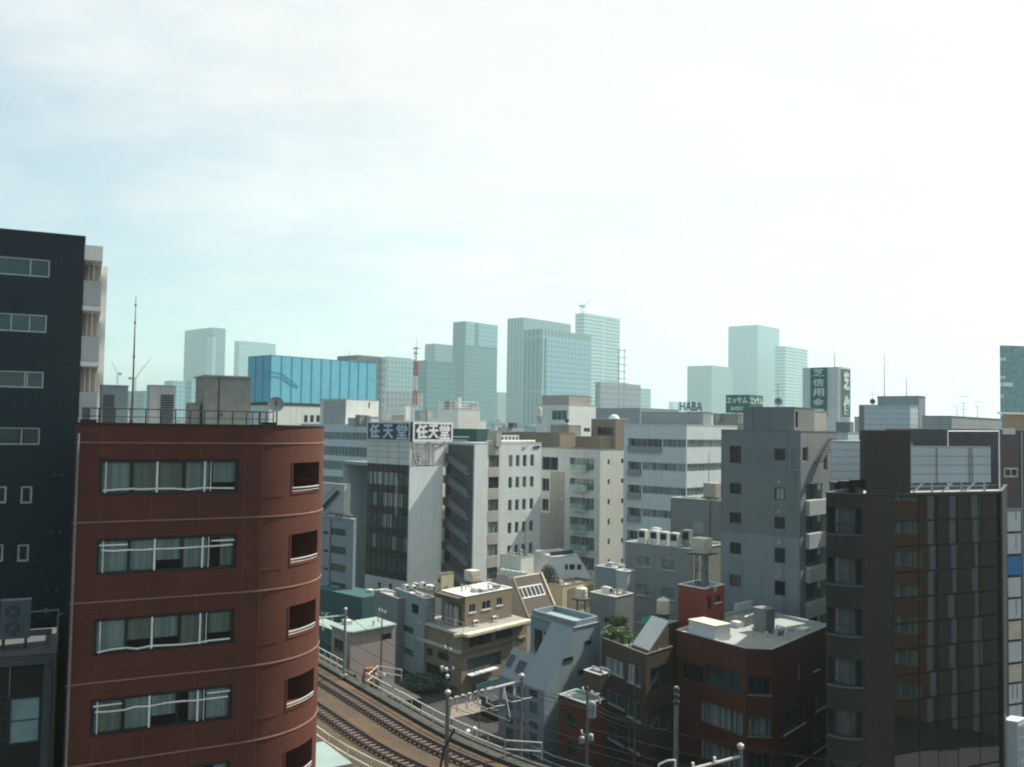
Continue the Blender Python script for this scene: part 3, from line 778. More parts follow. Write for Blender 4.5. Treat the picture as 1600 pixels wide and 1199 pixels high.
# ------------------------------------------------------------------ purple-brown building, far right
Q = at(1560.5, 672, 76); nQ = nF
V = Bldg('office_building', 'purple-brown panelled building at the right edge with one small window', [Q, Q+AF*14, Q+AF*14+BF*12, Q+BF*12], 0, Q.z, 'purple_brown', parapet=.4, coping='pale_metal')
V.wpx(1569, 731, 1591, 746, s0, frame='alu', pane='glass_dark', mull=1, fw=.14, d=.08)
V.strip('corner_pipe', 'pale_metal', V.u(1596, 800, s0), V.u(1597.2, 800, s0), 0, V.z1-.1, .08)
V.finish()
ts = root('tenant_sign', V.pt(V.u(1577, 950, s0), -.3, V.z(1577, 1132, s0)), 'vertical stack of white tenant sign panels, third one blue, on the purple-brown wall', 'sign')  # panels in plain white, cream and blue
yy = [797, 832, 867, 900, 934, 968, 1000, 1035, 1066, 1099, 1131]
ux_ = AF
for k, (ya, yb4) in enumerate(zip(yy, yy[1:])):
    u0, u1 = V.u(1566.5, 960, s0), V.u(1587 if k < 3 else 1586, 960, s0); zb5, zt5 = V.z(1577, yb4-3, s0), V.z(1577, ya+1, s0)
    mb = MB(); P = [V.pt(u0, -.55, zb5, 0), V.pt(u1, -.55, zb5, 0), V.pt(u1, -.25, zb5, 0), V.pt(u0, -.25, zb5, 0)]
    mb.hexa(P, [q+Vector((0, 0, zt5-zb5)) for q in P]); pn = mb.build('sign_panel', 'sign_blue' if k == 2 else ('tank_cream' if k in (5, 7) else 'white_shade'), ts)
    if k in (0, 1, 4, 8):                                  # small upright characters, too small to read
        mb = MB(); W = u1-u0; Hh = zt5-zb5; rq = random.Random(k)
        for c_ in range(2 if k == 8 else 1):
            for r_ in range(5):
                uu = u0+W*(.62-.36*c_); zz = zb5+Hh*(.84-.15*r_)
                if k == 0 and r_ > 2: continue
                for s_ in range(3):
                    mb.hexa(*[[V.pt(uu-.09, -.558, zq, 0), V.pt(uu+.09*rq.random(), -.558, zq, 0), V.pt(uu+.09*1, -.552, zq, 0), V.pt(uu-.09, -.552, zq, 0)] for zq in (zz+.07*s_, zz+.07*s_+.035)])
        mb.build('lettering', 'navy_dark', pn)
mb = MB(); u0, u1 = V.u(1564, 960, s0), V.u(1590, 960, s0); V.sbox(mb, u0, u1, V.z(1577, 797, s0), V.z(1577, 794, s0), -.6, 0); mb.build('cap', 'grey_metal', ts)
for k in range(11):
    mb = MB(); zz = V.z(1577, yy[k], s0); V.sbox(mb, u0+.1, u1-.35, zz-.03, zz+.07, -.52, -.02); mb.build('bracket', 'black_metal', ts)
wc = at(1590, 1128, 70); ws = root('street_sign', (wc.x, wc.y, 0), 'white box sign with dark blue characters in the bottom right corner', 'sign')
Lz = at(1590, 1215, 70).z
cx_ = wc; la_, lb_ = az(-60), az(50)
P = [cx_+la_*1.0, cx_, cx_+lb_*1.6, cx_+la_*1.0+lb_*1.6]
P = [Vector((q.x, q.y, Lz)) for q in P]; mb = MB(); mb.hexa(P, [q+Vector((0, 0, wc.z-Lz)) for q in P]); mb.build('board', 'white_shade', ws)
mb = MB(); n_ = Vector((lb_.y, -lb_.x, 0)); H_ = wc.z-Lz
P = [P[1]+lb_*.2+n_*.03, P[1]+lb_*1.4+n_*.03, P[1]+lb_*1.4, P[1]+lb_*.2]; P = [q+Vector((0, 0, .2)) for q in P]; mb.hexa(P, [q+Vector((0, 0, H_-.5)) for q in P]); mb.build('panel', 'pale_metal', ws)
rq = random.Random(5); mb = MB()
for r_ in range(4):
    for c_ in range(3):
        for s_ in range(4):
            b_ = Vector((cx_.x, cx_.y, Lz))+lb_*(.3+.38*c_)+n_*.035+Vector((0, 0, .4+.85*r_+.16*s_)); mb.hexa([b_, b_+lb_*(.15+.15*rq.random()), b_+lb_*.2-n_*.02, b_-n_*.02], [x+Vector((0, 0, .07)) for x in (b_, b_+lb_*.28, b_+lb_*.28-n_*.02, b_-n_*.02)])
mb.build('lettering', 'letter_blue', ws)
mb = MB(); q = (P[0]+P[2])/2; mb.tube((wc.x, wc.y+.8, 0), (wc.x, wc.y+.8, Lz+.1), .12, 8); mb.build('post', 'dark_metal', ws)

Zu = Vector((0, 0, 1))
# ------------------------------------------------------------------ elevated railway
TO = Vector((-15.1, 84.8, 0)); TT = Vector((.553, -.833, 0)).normalized(); TW = Vector((-.833, -.553, 0)).normalized()
DZ = 6.0
def trs(a, b, z=DZ): q = TO+TT*a+TW*b; return Vector((q.x, q.y, z))
def tr(a, b, z=DZ):                                   # the line bends to the right as it comes nearer
    s = 0 if a < 12 else (-.01*(a-12)**2 if a < 28 else -2.56-.32*(a-28))
    return trs(a, b+s, z)
A_0, A_1 = -75, 62
dk = root('railway_viaduct', tr(0, 2, 0), 'concrete railway viaduct carrying two ballasted tracks between the buildings', 'viaduct')
def slab(mb, a0, a1, b0, b1, z0, z1):
    n = max(1, int((a1-a0)/1.5)); A = [a0+(a1-a0)*k/n for k in range(n+1)]
    R4 = [[tr(a, b1, z0), tr(a, b0, z0), tr(a, b0, z1), tr(a, b1, z1)] for a in A]
    for U, W_ in zip(R4, R4[1:]):
        for k in range(4): j = (k+1) % 4; mb.quad(U[k], U[j], W_[j], W_[k])
    mb.poly(list(reversed(R4[0]))); mb.poly(R4[-1])
mb = MB(); slab(mb, A_0, A_1, -3.1, 7.3, 4.6, 5.55); mb.build('deck', 'old_conc', dk)
for b0, b1 in ((-3.0, -2.2), (6.55, 7.25)):
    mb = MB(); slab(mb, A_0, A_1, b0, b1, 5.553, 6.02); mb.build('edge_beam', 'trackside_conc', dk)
for k in range(10):
    mb = MB(); slab(mb, A_0+5+14*k, A_0+6.2+14*k, -2.6, 6.8, 0, 4.597); mb.build('pier', 'old_conc', dk)
m_, t_, b_ = nt('ballast_mat'); tcx = N(t_, 'ShaderNodeTexCoord')
f1 = ramp(t_, noise(t_, tcx.outputs['Object'], .22, 4, .6), .38, .62); f2 = ramp(t_, noise(t_, tcx.outputs['Object'], 5, 5, .75), .3, .7)
link(t_, mixc(t_, f1, mixc(t_, f2, (.07, .042, .019), (.14, .090, .045)), mixc(t_, f2, (.042, .028, .017), (.095, .066, .042))), b_.inputs['Base Color']); b_.inputs['Roughness'].default_value = .95
bp = N(t_, 'ShaderNodeBump'); bp.inputs['Distance'].default_value = .05; link(t_, f2, bp.inputs['Height']); link(t_, bp.outputs[0], b_.inputs['Normal']); MATS['ballast_mat'] = m_
mb = MB()                                             # ballast: cambered under each track
prof = [(-2.19, 5.70), (-1.7, 5.90), (-.0, 5.93), (1.6, 5.86), (1.95, 5.84), (3.5, 5.93), (5.3, 5.90), (6.54, 5.68)]
na = 60
for i in range(na):
    a0, a1 = A_0+(A_1-A_0)*i/na, A_0+(A_1-A_0)*(i+1)/na
    for (b0, z0), (b1, z1) in zip(prof, prof[1:]): mb.quad(tr(a0, b1, z1), tr(a1, b1, z1), tr(a1, b0, z0), tr(a0, b0, z0))
tag(mb.build('ballast', 'ballast_mat'), 'brown stone ballast between and under the rails', 'ballast', kind='stuff')
for n_, (bc, lab) in enumerate(((0.0, 'farther railway track, beside the pale ladder fence'), (3.55, 'nearer railway track, on the red tiled block side'))):
    rt = root('railway_track', tr(0, bc, 5.9), lab, 'railway track')
    for s_ in (-.56, .56):
        mb = MB(); slab(mb, A_0, A_1, bc+s_-.13, bc+s_+.13, 6.02, 6.05); slab(mb, A_0, A_1, bc+s_-.035, bc+s_+.035, 6.053, 6.15); mb.build('rail', 'rail_steel', rt)
    first = None
    for k in range(98):
        a = -14+.66*k
        mb = MB(); slab(mb, a-.12, a+.12, bc-.80, bc+.80, 5.88, 6.015); mb.build('sleeper', 'sleeper_conc', rt)
    mb = MB()
    for s_ in (-.32, .32): slab(mb, A_0, A_1, bc+s_-.02, bc+s_+.02, 6.02, 6.06)
    mb.build('cable', 'black_metal', rt)
def fence(lab, line, z0, h, mat, step=1.5, mid=True):
    f = root('trackside_fence', (line[0].x, line[0].y, z0), lab, 'fence')
    for p, q in zip(line, line[1:]):
        n = max(1, int((q-p).length/step))
        for k in range(n):
            c_ = p+(q-p)*k/n; mb = MB(); mb.bar((c_.x, c_.y, z0), (c_.x, c_.y, z0+h), .07, .07); mb.build('post', mat, f)
        for hh_ in ((h, h*.5) if mid else (h,)):
            mb = MB(); mb.bar((p.x, p.y, z0+hh_), (q.x, q.y, z0+hh_), .08, .08); mb.build('rail', mat, f)
    c_ = line[-1]; mb = MB(); mb.bar((c_.x, c_.y, z0), (c_.x, c_.y, z0+h), .07, .07); mb.build('post', mat, f)
    return f
def fb(px, b):   # chainage of a bearing on a line at offset b
    lo, hi = -70, 60
    for _ in range(60):
        mid = (lo+hi)/2; q = tr(mid, b); 
        # project
        d = q+Vector((0, 0, 1.0))-CAM; X = d.dot(R_)/d.dot(F_)*FPX+CX
        if X < px: lo = mid
        else: hi = mid
    return (lo+hi)/2
fence('pale ladder-like trackside fence left of the tall catenary mast', [tr(-60, -2.6), tr(fb(536, -2.6), -2.6)], 6.02, 1.25, 'fence_pale')
a5, a6, a7 = fb(571, -2.6), fb(784, -2.3), fb(818, -2.6)
fence('long pale ladder-like trackside fence in front of the tan building', [tr(a5+(a6-a5)*k/12, -2.6) for k in range(13)]+[tr(a7, -4.2)], 6.02, 1.25, 'fence_pale')
fence('short fence piece turning off the tracks beside the orange machine', [tr(a5+.1, -2.8), tr(a5-2.2, -4.9), tr(a5+.2, -6.2)], 6.02, 1.1, 'fence_pale', 1.1)
fence('pale fence with a double rail on the near side of the tracks', [tr(-40+3*k, 6.9) for k in range(31)], 6.02, 1.2, 'fence_pale', 2.0)
a8 = fb(828, -4.6)
fence('green-grey railing past the right catenary pole, bottom centre', [tr(a8, -4.8), tr(a8+2.5, -4.4), tr(a8+22, -4.2)], 5.4, 1.1, 'teal_paint', 2.2)
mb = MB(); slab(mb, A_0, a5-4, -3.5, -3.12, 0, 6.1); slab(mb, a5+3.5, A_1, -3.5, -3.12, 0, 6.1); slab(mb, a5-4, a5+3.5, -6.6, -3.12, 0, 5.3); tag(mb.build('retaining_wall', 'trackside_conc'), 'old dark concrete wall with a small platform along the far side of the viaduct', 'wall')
# catenary
def mast(p, ztop, label, r=.14, mat='concrete_pole'):
    m_ = root('catenary_mast', p, label, 'mast')
    mb = MB(); mb.tube(p, (p.x, p.y, ztop), r, 10, r*.8); mb.build('pole', mat, m_)
    mb = MB(); mb.lathe((p.x, p.y, ztop), [(r*.95, -.1), (r*1.25, -.02), (r*1.25, .12), (r*.4, .22)], 10); mb.build('cap', 'pale_metal', m_)
    mb = MB(); mb.box(p, .6, .6, .25, TT); mb.build('base', 'old_conc', m_)
    return m_
def insulator(mb, p, d, n=5):
    d = Vector(d).normalized()
    for k in range(n): mb.tube(p+d*.09*k, p+d*(.09*k+.05), .075, 8)
pm1 = tr(-4.2, -2.25, 6.0); zm1 = at(547, 953, 89.5).z
M1 = mast(pm1, zm1, 'grey catenary mast beside the low pinkish shed')
mb = MB(); mb.tube((pm1.x, pm1.y, zm1-.55), tr(-4.2, 6.2, zm1-.55), .09, 8); mb.build('beam', 'beam_metal', M1)
for b_ in (0, 3.55):
    mb = MB(); q = tr(-4.2, b_, zm1-.6); mb.tube(q, q-Vector((0, 0, .7)), .03); insulator(mb, q-Vector((0, 0, .7)), (0, 0, -1)); mb.build('insulator', 'white_metal', M1)
pm2 = trs(21.6, 1.2, 5.9); zm2 = at(697, 1085, 65.8).z
M2 = mast(pm2, zm2, 'catenary mast standing between the tracks, left post of the gantry', .17, 'mast_grey')
pm3 = trs(21.6, -5.06, 0); zm3 = at(822, 1057, 69.6).z
M3 = mast(pm3, zm3, 'dark catenary pole with round cap, right post of the gantry', .17, 'mast_grey')
gb = root('catenary_gantry', tr(21.6, -1.5, 10.5), 'pipe gantry beam with insulators spanning from mast to capped pole', 'gantry')
g0, g1 = Vector((pm2.x, pm2.y, zm2-.5)), Vector((pm3.x, pm3.y, zm3-.35))
mid = g0.lerp(g1, .60); mb = MB(); mb.tube(mid, g1, .11, 10); mb.tube(mid, mid.lerp(g0, .15), .15, 8); mb.build('pipe_beam', 'beam_metal', gb)
mb = MB()
for k in range(7):
    a, b = g0.lerp(g1, .6*k/7), g0.lerp(g1, .6*(k+1)/7); zz = Vector((0, 0, .32))
    mb.tube(a, b, .045); mb.tube(a-zz, b-zz, .03); mb.tube(a-zz, b, .025); mb.tube(a, a-zz, .025)
    mb.tube(a+Vector((0, 0, .06)), a+(b-a)*.5+Vector((0, 0, .06)), .09, 6)
mb.build('truss', 'beam_metal', gb)
for f in (.12, .25, .4, .52, .75, .9):
    q = g0.lerp(g1, f); mb = MB(); mb.tube(q, q-Vector((0, 0, .45)), .025); insulator(mb, q-Vector((0, 0, .45)), (0, 0, -1), 6); mb.build('insulator', 'white_metal', gb)
    q2 = q+TT*(1.1)-Vector((0, 0, .9)); mb = MB(); mb.tube(q-Vector((0, 0, .9)), q2, .03); mb.tube(q2, q2-TW*.8, .025); mb.build('arm', 'pale_metal', gb)
lw = root('registration_arm', at(735, 1100, 67), 'thin lattice arm hanging below the gantry towards the railing', 'bracket')
p, q = at(735, 1102, 66.5), at(797, 1127, 66.0); mb = MB(); up = Vector((0, 0, .28))
for k in range(7):
    a, b = p.lerp(q, k/7), p.lerp(q, (k+1)/7); mb.tube(a, b, .022); mb.tube(a+up, b+up, .022); mb.tube(a, b+up, .018); mb.tube(b, b+up, .018)
mb.build('lattice', 'pale_metal', lw)
mb = MB(); mb.tube(p+up, g0.lerp(g1, .3), .025); mb.tube(q+up, g0.lerp(g1, .75), .02); mb.build('hanger', 'grey_metal', lw)
pm4 = trs(43, -5.0, 0); zm4 = at(1161, 1167, 51.8).z
M4 = mast(pm4, zm4, 'catenary pole with round white cap at the bottom right of the tracks', .15, 'mast_grey')
mb = MB(); mb.tube((pm4.x, pm4.y, zm4-.5), trs(43, 5, zm4-.5), .09, 8); mb.build('beam', 'beam_metal', M4)
for b_ in (-3, -1.4, .2):
    mb = MB(); q = trs(43, b_, zm4-.5); insulator(mb, q, (0, 0, 1), 4); mb.build('insulator', 'white_metal', M4)
cur = MB(); q0_ = at(1040, 1195, 50); cur.path([q0_+Vector((-.5, 0, -.6)), q0_+Vector((-.35, 0, 0)), q0_+Vector((.1, 0, .22)), q0_+Vector((.5, 0, .25)), q0_+Vector((.55, 0, -2.5)), Vector((q0_.x+.55, q0_.y, 6.0))], .05, 6)
tag(cur.build('signal_bracket', 'white_metal', None, (q0_.x+.55, q0_.y, 6.0)), 'curved white pipe bracket at the bottom edge, left of the capped pole', 'bracket')
# overhead wires with sag
for n_, (b_, z_, lab) in enumerate(((0, 11.2, 'contact wire above the farther track'), (3.55, 11.2, 'contact wire above the nearer track'), (-2.3, 11.9, 'feeder wire on the far side of the tracks'), (1.78, 11.4, 'feeder wire over the gap between the tracks'))):
    mb = MB(); pts_ = []
    for k in range(0, 57):
        a = -60+2*k; ph = ((a+4.2) % 25.8)/25.8; pts_.append(tr(a, b_, z_-(.5 if b_ in (0, 3.55) else .9)*4*ph*(1-ph)))
    mb.path(pts_, .022, 4); tag(mb.build('overhead_wire', 'black_metal', None, pts_[20]), 'thin dark '+lab, 'wire')
for n_, (pA, pB, hA, hB, lab) in enumerate(((tr(-1, -8, 0), at(699, 1060, 92), 9.6, None, 'thin dark service cable from the signal-frame pole to the alley pole'), (at(699, 1060, 92), at(917, 1150, 76), None, None, 'thin dark service cable from the alley pole to the transformer pole'), (at(917, 1150, 76), at(1056, 1190, 72), None, None, 'thin dark service cable from the transformer pole to the pale concrete pole'))):
    a_ = Vector((pA.x, pA.y, hA or 8.2)); b_ = Vector((pB.x, pB.y, hB or 8.2)); mb = MB()
    for o_ in (0, -.35, -.7):
        ps = [a_.lerp(b_, f/14)+Vector((0, 0, o_-.9*4*(f/14)*(1-f/14))) for f in range(15)]; mb.path(ps, .022, 4)
    tag(mb.build('service_cable', 'black_metal', None, a_), lab, 'cable')
# switch box, curved conduit by the mast
mb = MB(); q = trs(22.6, 1.9, 5.9); mb.path([q, q+Vector((-.3, 0, .8)), q+Vector((-.1, .2, 1.9)), q+Vector((.6, .4, 3.2))], .09, 8)
tag(mb.build('cable_conduit', 'black_metal', None, q), 'thick black curved cable conduit at the foot of the gantry mast', 'conduit')
# poles in the alley
def pole(p, h, label, r=.13, mat='dark_conc', arms=(), box=False):
    u_ = root('utility_pole', p, label, 'utility pole'); mb = MB(); mb.tube(p, p+Vector((0, 0, h)), r, 10, r*.7); mb.build('pole', mat, u_)
    for z_, L_, d in arms:
        mb = MB(); q = p+Vector((0, 0, z_)); d = Vector(d); mb.bar(q-d*L_/2, q+d*L_/2, .06, .06); a_ = mb.build('crossarm', 'grey_metal', u_)
        for k in (-.45, 0, .45):
            mb = MB(); insulator(mb, q+d*L_*k+Vector((0, 0, .04)), (0, 0, 1), 3); mb.build('insulator', 'white_metal', a_)
    return u_
p = at(595, 1050, 97); p.z = 0; pole(p, at(596, 953, 97).z, 'thin dark pole with a signal frame beside the grey three-window block', .09, 'dark_metal', ((at(596, 955, 97).z-.1, 1.6, TT),))
q = p+Vector((0, 0, at(596, 968, 97).z)); mb = MB(); d = TT
for a, b in (((-1.0, -.4), (-1.0, .5)), ((-1.0, .5), (.05, .5)), ((.05, .5), (.05, -.4)), ((.05, -.4), (-1.0, -.4)), ((-1, -.4), (-.5, .1)), ((.05, -.4), (-.5, .1))): mb.tube(q-d*(-a[0])*1.0+Vector((0, 0, a[1])), q-d*(-b[0])+Vector((0, 0, b[1])), .03)
tag(mb.build('pipe_signal', 'grey_metal', None, q), 'small square pipe frame with cross bars on the thin dark pole', 'frame')
p = at(699, 1060, 92); p.z = 0; u_ = pole(p, at(698, 993, 92).z, 'dark alley pole in front of the tan building', .10, 'dark_metal', ((at(697, 1015, 92).z, 1.2, TT), (at(697, 1048, 92).z, 1.4, TW)))
for k, (px, py) in enumerate(((697, 1049), (699, 1060), (690, 1046))):
    mb = MB(); c_ = at(px, py, 91.6); mb.lathe(c_, [(.05, 0), (.16, .05), (.17, .3), (.05, .38)], 10); mb.build('lamp', 'white_metal', u_)
p = at(1056, 1190, 72); p.z = 0
u_ = pole(p, at(1056, 1073, 72).z, 'tall pale concrete pole in front of the red-brown corner building', .24, 'concrete_pole')
for z_ in (at(1058, 1098, 72).z, at(1058, 1088, 72).z, at(1058, 1078, 72).z):
    mb = MB(); mb.tube(p+Vector((0, 0, z_-.12)), p+Vector((0, 0, z_+.12)), .245, 12); mb.build('band', 'dark_metal', u_)
p = at(917, 1150, 76); p.z = 0
u_ = pole(p, at(916, 1073, 76).z, 'dark pole carrying a grey transformer before the brown buildings', .14, 'dark_conc', ((at(916, 1082, 76).z, 1.3, TT), (at(916, 1150, 76).z, 1.5, TT)))
mb = MB(); c_ = at(924.5, 1122, 75.6); mb.lathe(c_, [(.2, 0), (.33, .05), (.33, 1.15), (.25, 1.3), (.1, 1.36)], 14); mb.build('transformer', 'unit_grey', u_)
for px, py in ((909, 1162), (923, 1158)):
    mb = MB(); c_ = at(px, py, 75.6); mb.lathe(c_, [(.1, 0), (.22, .05), (.22, .5), (.08, .6)], 12); mb.build('transformer', 'unit_grey', u_)
# alley clutter
mb = MB(); cA = at(728, 1114, 80); dA_ = az(50); mb.hexa([cA-dA_*1.6+Vector((0, -.9, 0)), cA+dA_*1.6+Vector((0, -.9, 0)), cA+dA_*1.6+Vector((0, .9, .5)), cA-dA_*1.6+Vector((0, .9, .5))], [cA-dA_*1.6+Vector((0, -.9, .08)), cA+dA_*1.6+Vector((0, -.9, .08)), cA+dA_*1.6+Vector((0, .9, .58)), cA-dA_*1.6+Vector((0, .9, .58))])
for sx_ in (-1.5, 1.5): q_ = cA+dA_*sx_; mb.tube((q_.x, q_.y, 0), q_, .05, 6)
tag(mb.build('canopy', 'tan_dark', None, (cA.x, cA.y, 0)), 'small tan canopy in the alley behind the gantry mast', 'canopy')
cv = onz(768, 1118, 0); vr = root('parked_van', cv, 'dark grey van parked in the alley below the gantry beam', 'van'); vd = TT; vn = Vector((vd.y, -vd.x, 0))
mb = MB(); mb.hexa([cv+vd*a-vn*b+Zu*.35 for a, b in ((-2.0, .85), (-2.0, -.85), (2.0, -.85), (2.0, .85))][::-1], [cv+vd*a-vn*b+Zu*1.1 for a, b in ((-2.0, .85), (-2.0, -.85), (2.0, -.85), (2.0, .85))][::-1]); mb.hexa([cv+vd*a-vn*b+Zu*1.1 for a, b in ((-1.95, .82), (-1.95, -.82), (1.5, -.82), (1.5, .82))][::-1], [cv+vd*a-vn*b+Zu*1.9 for a, b in ((-1.85, .72), (-1.85, -.72), (.9, -.72), (.9, .72))][::-1]); mb.build('body', 'dark_metal', vr)
for a in (-1.3, 1.25):
    for b in (-.86, .72): mb = MB(); mb.tube(cv+vd*a+vn*b+Zu*.33, cv+vd*a+vn*(b+.14)+Zu*.33, .33, 14); mb.build('wheel', 'black_metal', vr)
mb = MB(); q_ = [cv+vd*a-vn*b+Zu*z for a, b, z in ((1.46, .7, 1.2), (1.46, -.7, 1.2), (.98, -.66, 1.82), (.98, .66, 1.82))]; mb.quad(*[p_+vd*.03 for p_ in q_]); mb.build('windscreen', 'glass_dark', vr)
r_ = root('excavator', at(578, 1046, 88), 'orange machine beside the trackside fence gap', 'machine')
c_ = at(579, 1046, 89); c_.z = 5.3
mb = MB(); mb.box(c_+Vector((0, 0, .35)), 1.5, 1.1, .55, TT); mb.hexa(*[[c_+TT*a+TW*b+Vector((0, 0, z)) for a, b in q] for q, z in (([(-.7, .5), (.1, .5), (.1, -.5), (-.7, -.5)], .9), ([(-.6, .4), (0, .4), (0, -.4), (-.6, -.4)], 1.7))]); mb.build('cab', 'orange_paint', r_)
for s_ in (-.45, .45):
    mb = MB(); mb.box(c_+TW*s_, 1.6, .3, .34, TT); mb.build('track', 'black_metal', r_)
mb = MB(); mb.bar(c_+TT*.6+Vector((0, 0, .8)), c_+TT*1.2+Vector((0, 0, 2.0)), .12, .16); mb.bar(c_+TT*1.2+Vector((0, 0, 2.0)), c_+TT*1.9+Vector((0, 0, 1.2)), .1, .12); mb.build('arm', 'orange_paint', r_)
for k, (px, py, lab) in enumerate(((588.5, 1060, 'white sack beside the orange machine, left of the pair'), (598.5, 1060, 'white sack beside the orange machine, right of the pair'))):
    c_ = onz(px, py-2, 5.35); mb = MB(); mb.lathe(c_, [(.14, 0), (.22, .08), (.22, .25), (.14, .4), (.04, .45)], 10)
    tag(mb.build('sack', 'sign_white', None, c_), lab, 'sack', 'white sacks by the tracks')
for k, (px, py, col, lab) in enumerate(((741, 1142, 'sign_white', 'white-capped lamp post head near the fence, right one'), (731, 1146, 'sign_white', 'white-capped lamp post head near the fence, left one'))):
    c_ = at(px, py, 74); b_ = Vector((c_.x, c_.y, 5.3)); l_ = root('lamp_post', b_, lab, 'lamp'); mb = MB(); mb.tube(b_, c_, .05, 8); mb.build('post', 'dark_metal', l_); mb = MB(); mb.lathe(c_, [(.06, 0), (.2, .08), (.2, .2), (.06, .32)], 12); mb.build('lamp_shade', col, l_)
# ------------------------------------------------------------------ helpers for slanted blocks
def plane_hit(P, n, px, py):
    d = ray(px, py); k = (Vector(P)-CAM).dot(n)/d.dot(n); return CAM+d*k
def prism(mb, O, dh, da, prof, a0, a1):
    O = Vector(O); O.z = 0; z = Vector((0, 0, 1)); A = [O+dh*h+da*a0+z*v for h, v in prof]; B = [O+dh*h+da*a1+z*v for h, v in prof]
    n = len(prof); mb.poly(A); mb.poly(list(reversed(B))); s = 0
    for k in range(n):
        j = (k+1) % n; mb.quad(A[j], A[k], B[k], B[j])
def fwin(parent, P, ux, uz, x0, y0, x1, y1, frame='alu', pane='glass_dark', mull=1, fw=.07, name='window'):
    """shallow window fixed on a wall or slope through P with axes ux, uz"""
    ux = Vector(ux).normalized(); uz = Vector(uz).normalized(); n = ux.cross(uz).normalized(); P = Vector(P)
    if n.dot(P-CAM) > 0: n = -n
    xm, ym = (x0+x1)/2, (y0+y1)/2
    us = sorted((plane_hit(P, n, x, ym)-P).dot(ux) for x in (x0, x1)); vs = sorted((plane_hit(P, n, xm, y)-P).dot(uz) for y in (y0, y1))
    def bx(mb, u0, u1, v0, v1, a, b):
        q = [P+ux*u+uz*v for u, v in ((u0, v0), (u1, v0), (u1, v1), (u0, v1))]; mb.hexa([p+n*a for p in q], [p+n*b for p in q])
    mb = MB(); u0, u1 = us; v0, v1 = vs
    bx(mb, u0, u1, v0, v0+fw, -.05, .05); bx(mb, u0, u1, v1-fw, v1, -.05, .05); bx(mb, u0, u0+fw, v0+fw, v1-fw, -.05, .05); bx(mb, u1-fw, u1, v0+fw, v1-fw, -.05, .05)
    for k in range(1, mull+1):
        c = u0+(u1-u0)*k/(mull+1); bx(mb, c-fw*.4, c+fw*.4, v0+fw, v1-fw, -.05, .04)
    w_ = mb.build(name, frame, parent); mb = MB(); bx(mb, u0+fw*.9, u1-fw*.9, v0+fw*.9, v1-fw*.9, -.04, .02); mb.build('pane', pane, w_); return w_
def tank(p, label, r=.55, h=1.3, legs=0, mat='tank_cream', square=False, plat=None):
    """roof water tank on its stand"""
    t_ = root('water_tank', p, label, 'water tank'); p = Vector(p); zt_ = legs
    if legs:
        for k in range(4):
            a_ = R(45+90*k); mb = MB(); c_ = p+Vector((math.cos(a_), math.sin(a_), 0))*r*.95; mb.tube(c_, c_+Vector((0, 0, legs)), .05, 6); mb.build('leg', 'dark_metal', t_)
        mb = MB()
        for k in range(4):
            a_, b_ = R(45+90*k), R(135+90*k); q0 = p+Vector((math.cos(a_), math.sin(a_), 0))*r*.95; q1 = p+Vector((math.cos(b_), math.sin(b_), 0))*r*.95
            mb.tube(q0+Vector((0, 0, .1)), q1+Vector((0, 0, legs-.05)), .025, 4); mb.tube(q0+Vector((0, 0, legs*.5)), q1+Vector((0, 0, legs*.5)), .025, 4)
        mb.build('brace', 'dark_metal', t_)
        mb = MB(); mb.box(p+Vector((0, 0, legs)), (plat or r*2.4), (plat or r*2.4), .12, az(GB)); mb.build('platform', 'dark_metal', t_); zt_ += .12
    mb = MB()
    if square:
        mb.box(p+Vector((0, 0, zt_)), r*2, r*2, h, az(GB))
        for f in (.33, .66): mb.box(p+Vector((0, 0, zt_+h*f-.03)), r*2+.06, r*2+.06, .06, az(GB))
        for s_ in (-.5, 0, .5): mb.box(p+az(GB)*r*s_*1.3+Vector((0, 0, zt_+.02)), .06, r*2+.05, h-.04, az(GB)); mb.box(p+az(GA)*r*s_*1.3+Vector((0, 0, zt_+.02)), r*2+.05, .06, h-.04, az(GB))
    else:
        mb.lathe(p+Vector((0, 0, zt_)), [(r*.98, 0), (r, .05), (r, h*.3), (r*1.04, h*.33), (r, h*.36), (r, h*.62), (r*1.04, h*.65), (r, h*.68), (r, h*.85), (r*.7, h*.96), (r*.3, h), (r*.28, h+.1)], 18)
    mb.build('tank', mat, t_)
    mb = MB(); e_ = az(GB)*r*1.05; mb.path([p+e_+Vector((0, 0, 0)), p+e_+Vector((0, 0, zt_+h*.8)), p+e_*.6+Vector((0, 0, zt_+h*.9))], .035, 6); mb.build('pipe', 'grey_metal', t_)
    return t_
def ac_unit(p, d, label, w=.95, dp=.75, h=1.65, group=None, mat='unit_white'):
    d = Vector(d).normalized(); n = Vector((d.y, -d.x, 0)); t_ = root('outdoor_unit', p, label, 'air conditioner', group); p = Vector(p)
    mb = MB(); mb.box(p+Vector((0, 0, .08)), w, dp, h-.08, d); mb.box(p+Vector((0, 0, h)), w*.8, dp*.8, .06, d); mb.build('casing', mat, t_)
    mb = MB(); mb.box(p+n*(dp/2)+Vector((0, 0, h*.52)), w*.74, .03, h*.40, d); mb.build('grille', 'black_metal', t_)
    mb = MB(); mb.box(p-d*(w/2)+Vector((0, 0, h*.52)), .03, dp*.7, h*.40, d); mb.build('grille', 'black_metal', t_)
    mb = MB(); mb.box(p, w*.9, dp*.9, .08, d); mb.build('base', 'dark_metal', t_)
    return t_
